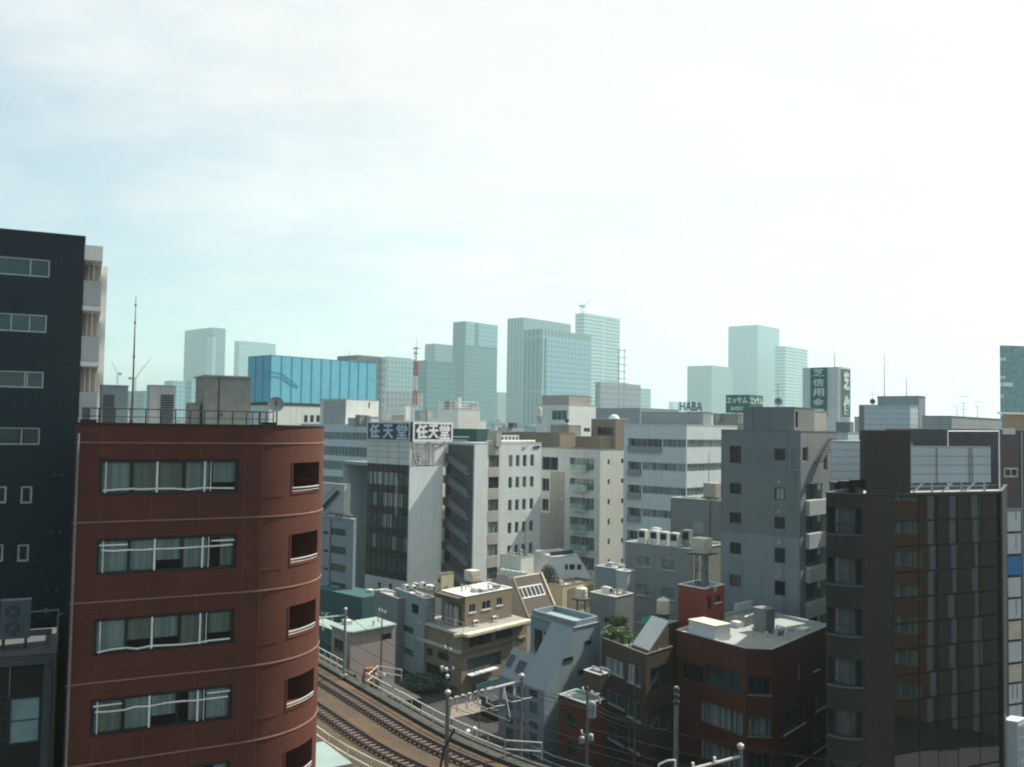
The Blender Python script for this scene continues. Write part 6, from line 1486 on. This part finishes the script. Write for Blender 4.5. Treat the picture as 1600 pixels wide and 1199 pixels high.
far('low hazy block in the narrow gap between two towers', 778, 1300, 770, 800, 613, 'tower_grey', 'office_building', group='mid-distance buildings in haze')
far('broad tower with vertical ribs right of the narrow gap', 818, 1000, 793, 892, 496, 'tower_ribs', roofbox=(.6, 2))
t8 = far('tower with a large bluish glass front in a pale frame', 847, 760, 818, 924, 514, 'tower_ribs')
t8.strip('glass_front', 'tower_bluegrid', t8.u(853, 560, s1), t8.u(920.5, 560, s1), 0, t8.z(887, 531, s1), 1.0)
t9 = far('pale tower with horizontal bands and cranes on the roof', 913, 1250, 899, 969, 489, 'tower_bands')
c_ = t9.pt(t9.cum[1]+6, 10, t9.z1-1)
def crane(p, h, jib, label, colr='grey_metal', w_=1.2, el=.5, dirx=az(90)):
    p = Vector(p)
    if p.z < 150: h += p.z; p.z = 0
    t_ = root('tower_crane', p, label, 'crane'); mb = MB()
    for sx in (-1, 1):
        for sy in (-1, 1): mb.tube(p+Vector((sx*w_/2, sy*w_/2, 0)), p+Vector((sx*w_/2, sy*w_/2, h)), w_*.1, 4)
    n = min(40, max(4, int(h/w_/1.2)))
    for k in range(n): z0, z1 = h*k/n, h*(k+1)/n; s_ = 1 if k % 2 else -1; mb.tube(p+Vector((-s_*w_/2, -w_/2, z0)), p+Vector((s_*w_/2, -w_/2, z1)), w_*.07, 4)
    mb.build('mast', colr, t_)
    mb = MB(); d = dirx*math.cos(el)+Zv*math.sin(el); o = p+Zv*h; mb.tube(o, o+d*jib, w_*.3, 4, w_*.12); mb.tube(o, o-dirx*jib*.25, w_*.3, 4); mb.tube(o-dirx*jib*.25, o+d*jib*.6+Zv*.5, w_*.05, 4); mb.build('jib', colr, t_)
    mb = MB(); mb.box(o-dirx*jib*.2-Zv*1, w_*2, w_*1.5, w_*1.6, dirx); mb.build('counterweight', colr, t_)
    return t_
crane(t9.pt(t9.cum[1]+16, 24, t9.z1-1), 20, 34, 'left roof crane with its jib up on the banded tower', w_=4, el=.75, dirx=az(-90)); crane(t9.pt(t9.cum[1]+27, 24, t9.z1-1), 22, 34, 'right roof crane with its jib up on the banded tower', w_=4, el=.8)
lt_ = at(971, 592, 900); st = root('scaffold_tower', (lt_.x, lt_.y, 0), 'thin scaffold-like tower with ladder rungs right of the banded tower', 'scaffold'); mb = MB(); zt_ = zat(971, 545, 900)
for sx in (-2.6, 2.6): mb.tube((lt_.x+sx, lt_.y, 0), (lt_.x+sx, lt_.y, zt_), .45, 4)
mb.build('post', 'grey_metal', st); mb = MB()
for k in range(5): z_ = zat(971, 548+11*k, 900); mb.tube((lt_.x-5, lt_.y, z_), (lt_.x+5, lt_.y, z_), .4, 4)
mb.build('platform', 'grey_metal', st)
far('dull grey stepped block in front of the banded tower', 938, 560, 930, 1001, 597, 'tower_grey', 'office_building', group='mid-distance buildings in haze', roofbox=(.45, 1.5))
far('small pale block right of the dull grey stepped block', 1001, 1000, 995, 1017, 607, 'tower_pale', 'office_building', group='mid-distance buildings in haze')
far('very faint far block left of the blue roof letters', 1052, 2100, 1045, 1072, 628, 'tower_pale', 'office_building', group='mid-distance buildings in haze')
far('lower flat slab, leftmost of the right-hand tower cluster', 1112, 1350, 1074, 1145, 571, 'tower_a', group='high-rise towers in the haze')
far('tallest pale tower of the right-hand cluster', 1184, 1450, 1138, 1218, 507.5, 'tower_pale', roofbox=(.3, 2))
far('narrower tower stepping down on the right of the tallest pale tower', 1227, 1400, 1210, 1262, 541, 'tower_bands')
t15 = far('teal glass office tower with bright window strips, cut by the right edge', 1567, 380, 1562, 1640, 540, 'tower_glass', A=-60, B=80)
for y0, y1, x1_ in ((559, 564, 1571), (588, 592, 1570), (598, 604, 1582), (617, 622, 1568), (645, 651, 1582)): t15.strip('lit_window', 'sign_white', t15.u(1567.5, y0, s1), t15.u(x1_, y0, s1), t15.z(1570, y1, s1), t15.z(1570, y0, s1), .2); t15.strip('lit_window', 'sign_white', t15.u(1562.3, y0, s0), t15.u(1567, y0, s0), t15.z(1565, y1, s0), t15.z(1565, y0, s0), .2)
# near-left low skyline behind the red roof
far('low teal block behind the thin antenna mast', 225, 700, 197, 238, 611, 'tower_b', 'office_building', group='mid-distance buildings in haze')
far('beige block in haze behind the right louvred unit', 250, 600, 229, 275, 603, 'tower_grey', 'office_building', group='mid-distance buildings in haze')
far('pale blue block at the foot of the slim striped tower', 270, 900, 257, 296, 595, 'tower_bluegrid', 'office_building', group='mid-distance buildings in haze')
far('pale block between the slim striped tower and the rooftop shed', 300, 800, 290, 330, 596, 'tower_pale', 'office_building', group='mid-distance buildings in haze')
crane(at(183, 606, 800), 12, 12, 'faint crane on the left behind the charcoal block fin', w_=1.2, el=1.1, dirx=az(-90)); crane(at(211, 606, 800)-Zv*6, 14, 22, 'faint orange tower crane right of the thin antenna mast', 'tan', 1.2, .95)

# red and white mast
p = at(648, 660, 300); p.z = 20; rm = root('radio_mast', p, 'red and white banded radio mast with a spire on the skyline', 'mast')
ys_ = [660, 634, 611, 588, 566]; ms_ = ['white_metal', 'red_band', 'white_metal', 'red_band']
for k in range(4):
    z0, z1 = zat(648, ys_[k], 300), zat(648, ys_[k+1], 300); mb = MB(); w0, w1 = .66-.06*k, .66-.06*(k+1)
    if k == 0: z0 = 20
    cs = [(-1, -1), (1, -1), (1, 1), (-1, 1)]
    for sx, sy in cs: mb.tube((p.x+sx*w0, p.y+sy*w0, z0), (p.x+sx*w1, p.y+sy*w1, z1), .16, 5)
    n = 5
    for j in range(n):
        f0, f1 = j/n, (j+1)/n; za_, zb_6 = z0+(z1-z0)*f0, z0+(z1-z0)*f1; wa_, wb_ = w0+(w1-w0)*f0, w0+(w1-w0)*f1
        for a_ in range(4):
            c0, c1 = cs[a_], cs[(a_+1) % 4]; mb.tube((p.x+c0[0]*wa_, p.y+c0[1]*wa_, za_), (p.x+c1[0]*wb_, p.y+c1[1]*wb_, zb_6), .09, 4); mb.tube((p.x+c0[0]*wb_, p.y+c0[1]*wb_, zb_6), (p.x+c1[0]*wb_, p.y+c1[1]*wb_, zb_6), .12, 4)
    mb.build('lattice_section', ms_[k], rm)
z0, z1 = zat(648, 566, 300), zat(648, 527, 300); mb = MB(); mb.tube((p.x, p.y, z0), (p.x, p.y, z0+(z1-z0)*.6), .28, 8, .18); mb.tube((p.x, p.y, z0+(z1-z0)*.6), (p.x, p.y, z1), .12, 6, .04); mb.build('spire', 'pale_metal', rm)
for y, r_ in ((545, 1.05), (553, .75)): mb = MB(); z_ = zat(648, y, 300); mb.lathe((p.x, p.y, z_), [(r_, 0), (r_, .25), (.3, .4)], 14); mb.build('platform', 'grey_metal', rm)
for k in range(4): mb = MB(); z_ = zat(648, 560-3*k, 300); mb.tube((p.x-.7, p.y-.2, z_), (p.x-.7, p.y-.2, z_+1), .09, 5); mb.tube((p.x-.7, p.y-.2, z_+.4), (p.x, p.y, z_+.4), .05, 4); mb.build('aerial', 'white_metal', rm)

# ------------------------------------------------------------------ roofscape between the kanji signs and the towers
RS = corner_box('office_building', 'white-edged low building behind the kanji signs with crowded roof plant', 690, 215, 596, 760, 656, 'white_shade', parapet=.4, coping='white_metal'); RS.finish()
zz0 = RS.z1-.4
rnd = random.Random(8)
for k, (px, yt_, Y, w_, mt, lab) in enumerate(((606, 644, 212, 2.2, 'pale_conc', 'grey roof box right of the white machine-room block'), (622, 649, 211, 2.6, 'old_conc', 'low brownish roof box left of the red and white mast foot'), (634, 634, 218, 1.6, 'white_paint', 'white round-shouldered roof tank left of the mast foot'), (657, 642, 214, 1.9, 'bluegrey_conc', 'blue-grey roof cabin right of the mast foot'), (668, 640, 216, 1.6, 'pale_conc', 'slim pale roof cabin right of the blue-grey cabin'))):
    c_ = at(px, 655, Y); c_.z = zz0; boxthing('roof_unit', lab, 'roof unit', c_, w_, 1.6, max(.6, zat(px, yt_, Y)-zz0), az(GB), mt, .1, 'pale_metal', .06)
PT = corner_box('rooftop_house', 'cream plant house with pipes and tanks right of the red and white mast', 716, 205, 684, 750, 640, 'cream', z0=22, parapet=.3, coping='white_paint'); PT.finish()
for k, (px, yt_, w_, mt, lab) in enumerate(((697, 627, 1.6, 'tan', 'tan box on the cream plant house'), (711, 628, 1.0, 'white_paint', 'white tank in the middle of the cream plant house roof'), (722, 620, .7, 'white_paint', 'tall white flue on the cream plant house'), (741, 632, 1.8, 'pale_conc', 'pale cooling unit at the right end of the cream plant house'))):
    c_ = PT.pt(PT.u(px, 645, [0] if px < 716 else [1]), 1.0, PT.z1-.3); h_ = max(.8, zat(px, yt_, c_.y)-c_.z); boxthing('roof_unit', lab, 'roof unit', c_, w_, w_, h_, az(GB), mt, .1, 'pale_metal')
mb = MB()
for z_ in (.5, 1.1, 1.7): mb.tube(PT.pt(.3, .2, PT.z1+z_), PT.pt(PT.cum[1]-.2, .2, PT.z1+z_), .06); mb.tube(PT.pt(PT.cum[1]-.2, .2, PT.z1+z_), PT.pt(PT.cum[2]-.3, .2, PT.z1+z_), .06)
for k in range(8): q_ = PT.pt(.3+(PT.cum[2]-.8)*k/7, .2, PT.z1-.2); mb.tube(q_, q_+Zv*2, .05)
tag(mb.build('pipe_rack', 'white_metal', None, PT.pt(.3, .2, PT.z1)), 'white pipe rack round the cream plant house roof', 'pipes')
TG = corner_box('low_building', 'teal-green flat block right of the right kanji sign', 745, 168, 700, 765, 671, 'teal_paint', parapet=.2, coping='roof_teal'); TG.strip('stripe', 'white_metal', TG.cum[1]*.1, TG.cum[1]*.75, TG.z(722, 684, s0), TG.z(722, 682, s0), .1); TG.strip('stripe', 'white_metal', TG.cum[1]*.1, TG.cum[1]*.7, TG.z(722, 689, s0), TG.z(722, 687.5, s0), .1); TG.finish()
# brown blocks and the white penthouse
B1_ = corner_box('low_building', 'olive-brown flat block behind the white panelled office block', 875, 165, 780, 899, 677, 'tan', parapet=.2, coping='tan'); B1_.finish()
B2_ = corner_box('low_building', 'grey-brown block with a tan end behind the cream balcony block', 938, 176, 893, 984, 683, 'tan', parapet=.2, coping='beige'); B2_.strip('panel', 'tan_dark', .2, B2_.cum[1]-.05, 10, B2_.z1-.15, .05); B2_.finish()
WP = corner_box('office_building', 'white block with a large dark window and a beige top box', 889, 195, 838, 931, 633, 'white_paint', parapet=.3); WP.wpx(862, 641, 886, 657, s0, frame='alu', pane='glass_teal', mull=2, d=.15, fw=.12)
WP.wpx(912, 669, 922, 675, [1], frame='dark_metal', pane='glass_dark', mull=1, d=.2); WP.strip('ledge', 'white_metal', WP.u(872, 660, s0), WP.cum[1], WP.z(880, 663, s0), WP.z(880, 659, s0), .6); WP.finish()
WT = corner_box('rooftop_house', 'beige box on top of the white block with the large dark window', 889, 195.3, 847, 924, 618, 'beige', z0=WP.z1+.08, parapet=.2, coping='beige'); WT.finish()
WL = corner_box('rooftop_house', 'low grey roof wall with a cream end under the white block', 889, 180, 860, 908, 665, 'old_conc', z0=10, parapet=.2); WL.finish()
DW = corner_box('low_building', 'shadowed roof room with dark openings and a reddish end beside the white banded office', 962, 178, 924, 982, 655, 'tan_dark', parapet=.2, coping='white_metal')
DW.wpx(933, 668, 958, 680, s0, frame='dark_metal', pane='glass_dark', mull=3, d=.6); DW.finish()
c_ = DW.pt(DW.cum[1]*.75, 1.5, DW.z1-.2); mb = MB(); mb.lathe(c_, [(1.1, 0), (1.1, .35), (.7, .9), (.2, 1.1)], 14); tag(mb.build('roof_dome', 'white_paint', None, c_), 'small white domed vent on the shadowed roof room', 'vent')
c_ = at(843, 662, 185); tank((c_.x, c_.y, c_.z), 'slim pale tank on a trestle left of the white block', .42, 1.9, 1.2)
c_ = at(886, 664, 183); t_ = root('satellite_dish', (c_.x, c_.y, c_.z-1.2), 'small dark dish at the corner of the white block', 'satellite dish'); dish(t_, at(886, 658, 183), .42, (-.3, -1, .3), 'dark_metal'); mb = MB(); mb.tube(c_-Zv*1.2, at(886, 658, 183)+Vector((0, .1, 0)), .06); mb.build('pole', 'dark_metal', t_)
for k, (px, py, w_, mt, lab) in enumerate(((775, 668, 1.6, 'white_shade', 'white roof unit left of the olive-brown block'), (790, 671, 2.0, 'pale_conc', 'pale roof unit in the middle left of the olive-brown block'), (801, 664, 1.1, 'dark_conc', 'dark grey roof unit left of the slim pale tank'))):
    c_ = at(px, py+5, 162); boxthing('roof_unit', lab, 'roof unit', c_, w_, 1.2, max(.7, zat(px, py-3, 162)-c_.z), az(GB), mt, .08, 'pale_metal')
GB_ = corner_box('low_building', 'grey-blue slab behind the white banded office roof', 1000, 260, 925, 1060, 638, 'bluegrey_conc', parapet=.3); GB_.finish()

# ------------------------------------------------------------------ green signs and roofs on the right
SG = corner_box('low_building', 'low dark building under the green katakana roof sign', 1160, 168, 1104, 1215, 660, 'grey_conc', parapet=.3); SG.finish()
e0 = at(1170.5, 645, 170); la_ = -al(e0, az(GA), 1134, 645)*-1
def signbox(label, C, lA, lB, h, matb):
    t_ = root('roof_sign', C, label, 'sign'); a, b = az(GA), az(GB); P = [C+a*lA, C, C+b*lB, C+a*lA+b*lB]; mb = MB(); mb.hexa(P, [p+Zv*h for p in P]); mb.build('board', matb, t_); return t_, a, b
hE = zat(1170.5, 617, 170)-e0.z; lA_ = al(e0, az(GA), 1134, 632); lB_ = al(e0, az(GB), 1192, 632)
t_, a, b = signbox('green roof sign box with white katakana on two sides', e0, lA_, lB_, hE, 'sign_green')
PL = e0+a*lA_; nA = Vector((-a.y, a.x, 0)); 
letters([('エッサム', lA_*.05, hE*.50, lA_*.93, hE*.88, .03), ('株式会社', lA_*.22, hE*.12, lA_*.80, hE*.36, .01)], 'sign_white', t_, PL, -a, Zv, .08)
letters([('エッサム', lB_*.08, hE*.46, lB_*.95, hE*.88, .03)], 'sign_white', t_, e0, b, Zv, .08)
mb = MB(); P = [PL+a*-.2-Zv*1.3, e0+a*.4-Zv*1.3, e0+a*.4+b*.3-Zv*1.3, PL-a*.2+b*.3-Zv*1.3]; mb.hexa(P, [q+Zv*.9 for q in P]); mb.build('base_strip', 'white_shade', t_)
mb = MB()
for f in (.1, .5, .9): c_ = e0+a*lA_*f+b*lB_*.5; mb.bar((c_.x, c_.y, SG.z1-.3), (c_.x, c_.y, e0.z), .2, .2)
mb.build('support', 'grey_metal', t_)
for k, (px, w_, lab) in enumerate(((1115, 2.0, 'grey roof unit left below the green katakana sign'), (1140, 4.0, 'long dark roof unit right below the green katakana sign'))):
    c_ = at(px, 662, 160); c_.z = SG.z1-.3; boxthing('roof_unit', lab, 'roof unit', c_, w_, 1.5, 1.6, az(GA), 'mid_grey', .1, 'pale_metal')
KT = corner_box('tower', 'white sign tower with green vertical kanji boards', 1310, 195, 1254, 1329, 574, 'white_shade', cat='tower', parapet=.4, coping='white_metal')
KT.finish()
def vsign(name, label, seg_, x0, x1, y0, y1, mat, chars, bold, cols_white=True):
    xm, ym = (x0+x1)/2, (y0+y1)/2; sg = [seg_]; u0, u1 = sorted((KT.u(x0, ym, sg), KT.u(x1, ym, sg))); z0, z1 = KT.z(xm, y1, sg), KT.z(xm, y0, sg)
    t_ = root('sign_board', KT.pt((u0+u1)/2, -.1, z0), label, 'sign'); mb = MB(); KT.sbox(mb, u0, u1, z0, z1, -.25, -.003); mb.build('board', mat, t_)
    w_ = u1-u0; h_ = z1-z0; n_ = len(chars); it = [(ch, w_*.16, h_*(1-(k+.90)/n_), w_*.84, h_*(1-(k+.12)/n_), bold) for k, ch in enumerate(chars)]
    letters(it, 'sign_white', t_, KT.pt(u0, -.25, z0), KT.d[seg_], Zv, .08); return t_, u0, u1, z0, z1
vsign('sign_board', 'tall green board with five white kanji on the shaded left face of the sign tower', 0, 1267, 1292.5, 574.5, 652, 'sign_green', '芝信用金庫', .012)
t_, u0, u1, z0, z1 = vsign('sign_board', 'narrow green board with large white kanji on the sunlit face of the sign tower', 1, 1314, 1327, 577, 652, 'sign_green', '芝信', .05)
mb = MB(); KT.sbox(mb, u0-.4, u1+.4, z0-.4, z1+.4, -.12, -.006); mb.build('frame', 'sign_white', t_)
pole_antenna(KT.pt(KT.u(1295, 580, s0), 3, KT.z1-.4), zat(1296, 549, 196)-KT.z1+.4, 'antenna cluster on top of the white sign tower', ((3.0, 1.6, 3), (4.0, 1.2, 3), (2.2, .9, 3)), .09)
for k, (xc_, xl_, xr_, yt_, Y, mt, lab) in enumerate(((1325, 1306, 1352, 677, 130, 'siding', 'pale blue flat roof block above the left rooftop screen'), (1328, 1306, 1334, 660, 150, 'mid_grey', 'grey roof cabinets below the sunlit kanji board'), (1352, 1335, 1360, 652, 140, 'pale_conc', 'pale narrow block right of the grey roof cabinets'))):
    bb_ = corner_box('low_building', lab, xc_, Y, xl_, xr_, yt_, mt, parapet=.2); bb_.finish()
LP = corner_box('rooftop_house', 'pale grey-white stepped penthouse above the dark stair tower', 1422, 104, 1350, 1443, 634.5, 'siding', z0=0, parapet=.25, coping='pale_metal', lb=2.6); LP.finish()
LP2 = corner_box('rooftop_house', 'grey upper block rising behind the pale stepped penthouse', 1436, 109, 1371, 1449, 619.5, 'bluegrey_conc', z0=0, parapet=.25, coping='grey_conc', lb=2.2); LP2.finish()
LP3 = corner_box('rooftop_house', 'small dark grey block on the left of the pale stepped penthouse', 1372, 112, 1342, 1380, 633.5, 'grey_conc', z0=0, parapet=.2); LP3.finish()
pole_antenna(LP3.pt(LP3.u(1360, 640, s0), .6, LP3.z1-.2), zat(1360, 610, 112)-LP3.z1+.2, 'dish and comb antenna on the small dark grey block', ((zat(1360, 616, 112)-LP3.z1+.2, 1.1, 4),), .03, (zat(1360, 627, 112)-LP3.z1+.2, .34, 'tan'))
pole_antenna(LP2.pt(LP2.u(1379, 625, s0), .6, LP2.z1-.2), zat(1379, 549, 109)-LP2.z1+.2, 'long thin whip antenna above the pale stepped penthouse', r=.05)
pole_antenna(LP2.pt(LP2.u(1412, 625, s0), 1.0, LP2.z1-.2), zat(1412, 590, 110)-LP2.z1+.2, 'short faint whip antenna right of the long one', r=.05)
GW = corner_box('low_building', 'greenish grey flat block behind the rooftop screen', 1487, 96, 1441, 1565, 651, 'grey_panel', parapet=.3, coping='dark_metal'); GW.finish()
for k, (px, yt_, bars_, lab) in enumerate(((1518, 628, ((2.6, 1.1, 5), (1.9, .8, 4), (1.2, .9, 4)), 'tall comb antenna in the middle of the greenish grey roof'), (1539, 634, ((2.2, .8, 4), (1.6, .7, 4)), 'shorter comb antenna at the right of the greenish grey roof'), (1508, 640, ((1.5, 1.6, 5),), 'low wide comb antenna at the left of the greenish grey roof'))):
    p = GW.pt(GW.u(px, 665, s1), .8, GW.z1-.3); pole_antenna(p, max(1.5, zat(px, yt_, p.y)-p.z), lab, bars_, .035)
TB = corner_box('rooftop_house', 'tan roof box on the purple-brown building at the right edge', 1590, 82, 1584, 1640, 646, 'tan', z0=V.z1-.4, A=-115, B=66, parapet=.1, coping='white_metal', la=2.0); TB.finish()
mb = MB(); a, b = V.pt(.3, .3, V.z1-.35), V.pt(2.0, .3, V.z1-.35); mb.box((a+b)/2, 1.5, .7, .5, AF); tag(mb.build('roof_unit', 'white_shade', None, a), 'low white roof unit at the corner of the purple-brown building', 'roof unit')
# strip of greenery and a pale roof below the tracks
c_ = onz(508, 1187, 7.2); PRf = Bldg('shed_building', 'low shed with a pale green roof beside the viaduct, under the curved balconies', [c_+TW*1.6-TT*3.5, c_+TW*1.6+TT*1.6, c_-TW*1.3+TT*1.6, c_-TW*1.3-TT*3.5], 0, 7.2, 'pale_conc', parapet=0, roof='roof_teal'); PRf.finish()
for k in range(3):
    c_ = tr(10.5+2.3*k, 8.3, 0); bush('shrub', c_, 1.2, 6.7-.3*k, 1100, 'tall green shrub against the viaduct wall, %s from the red tiled block' % ('first', 'second', 'third')[k], mats=((.05, .11, .03), (.09, .15, .05)), leaf=.3, seed=41+k)
# ------------------------------------------------------------------ fixed roof plant on the roofs one looks down on
def clutter(b, n, seed, hmax=.9):
    rq = random.Random(seed); z_ = b.z1-b.ph+.004 if b.ph > 0 else b.z1+.004
    for k in range(n):
        # a random point well inside the outline
        i = rq.randrange(len(b.p)); c = sum(b.p, Vector((0, 0, 0)))/len(b.p); q = c+(b.p[i].lerp(b.p[(i+1) % len(b.p)], rq.random())-c)*rq.uniform(.25, .72); q = Vector((q.x, q.y, z_)); d = b.d[0]
        kind = rq.choice(('vent_pipe', 'roof_hatch', 'cable_tray', 'duct')); mb = MB(); h_ = rq.uniform(.3, hmax)
        if kind == 'vent_pipe': mb.tube(q, q+Zv*h_, .09, 8); mb.tube(q+Zv*h_, q+Zv*(h_+.12), .16, 8)
        elif kind == 'roof_hatch': mb.box(q, rq.uniform(.6, 1.1), rq.uniform(.5, .8), h_*.5, d); mb.box(q+Zv*h_*.5, 1.0, .75, .05, d)
        elif kind == 'cable_tray':
            L_ = rq.uniform(1, 2.2); mb.box(q+Zv*.12, L_, .22, .06, d)
            for s_ in (-.4, .4): mb.box(q+d*L_*s_, .08, .2, .12, d)
        else: mb.path([q, q+Zv*h_, q+Zv*h_+d*rq.uniform(.6, 1.3), q+d*1.0], .11, 6)
        mb.build(kind, rq.choice(('pale_metal', 'grey_metal', 'old_conc', 'unit_white')), b.root)
for i_, (b_, n_) in enumerate(((PH21, 7), (M25, 6), (M25b, 5), (SH, 3), (LB, 6), (YW, 6), (S1, 2), (S2, 3), (M15, 8), (M17, 9), (RB, 4), (rp_, 5), (bw, 8), (LC, 2), (LD, 4), (M16, 5), (TS, 3), (GL, 4), (M18, 3), (H, 3), (RP, 2))): clutter(b_, n_, 100+i_)

# the countless low roofs of the district farther out, melting into the haze
rq = random.Random(77); mb = MB(); taken = [o for o in bpy.data.objects if o.parent is None and o.get('category') in ('building', 'tower')]
spots = [(o.location.x, o.location.y) for o in taken]
for k in range(900):
    y = 270+2300*rq.random()**1.5; x = (rq.random()-.5)*1.5*y
    w_, d_ = rq.uniform(12, 30), rq.uniform(12, 30)
    if any(abs(x-a)+abs(y-b_) < 40 for a, b_ in spots): continue
    h_ = rq.uniform(9, 25) if y < 600 else rq.uniform(12, 26+y*.009)
    c = Vector((x, y, 0)); ux = az(GB); mb.box(c, w_, d_, h_, ux)
    if rq.random() < .6: mb.box(c+ux*w_*rq.uniform(-.25, .25)+Zv*h_, w_*.3, d_*.3, rq.uniform(2, 3.5), ux)
tag(mb.build('far_city', 'tower_grey'), 'dense low city roofs fading into haze below the skyline towers', 'city', kind='stuff')
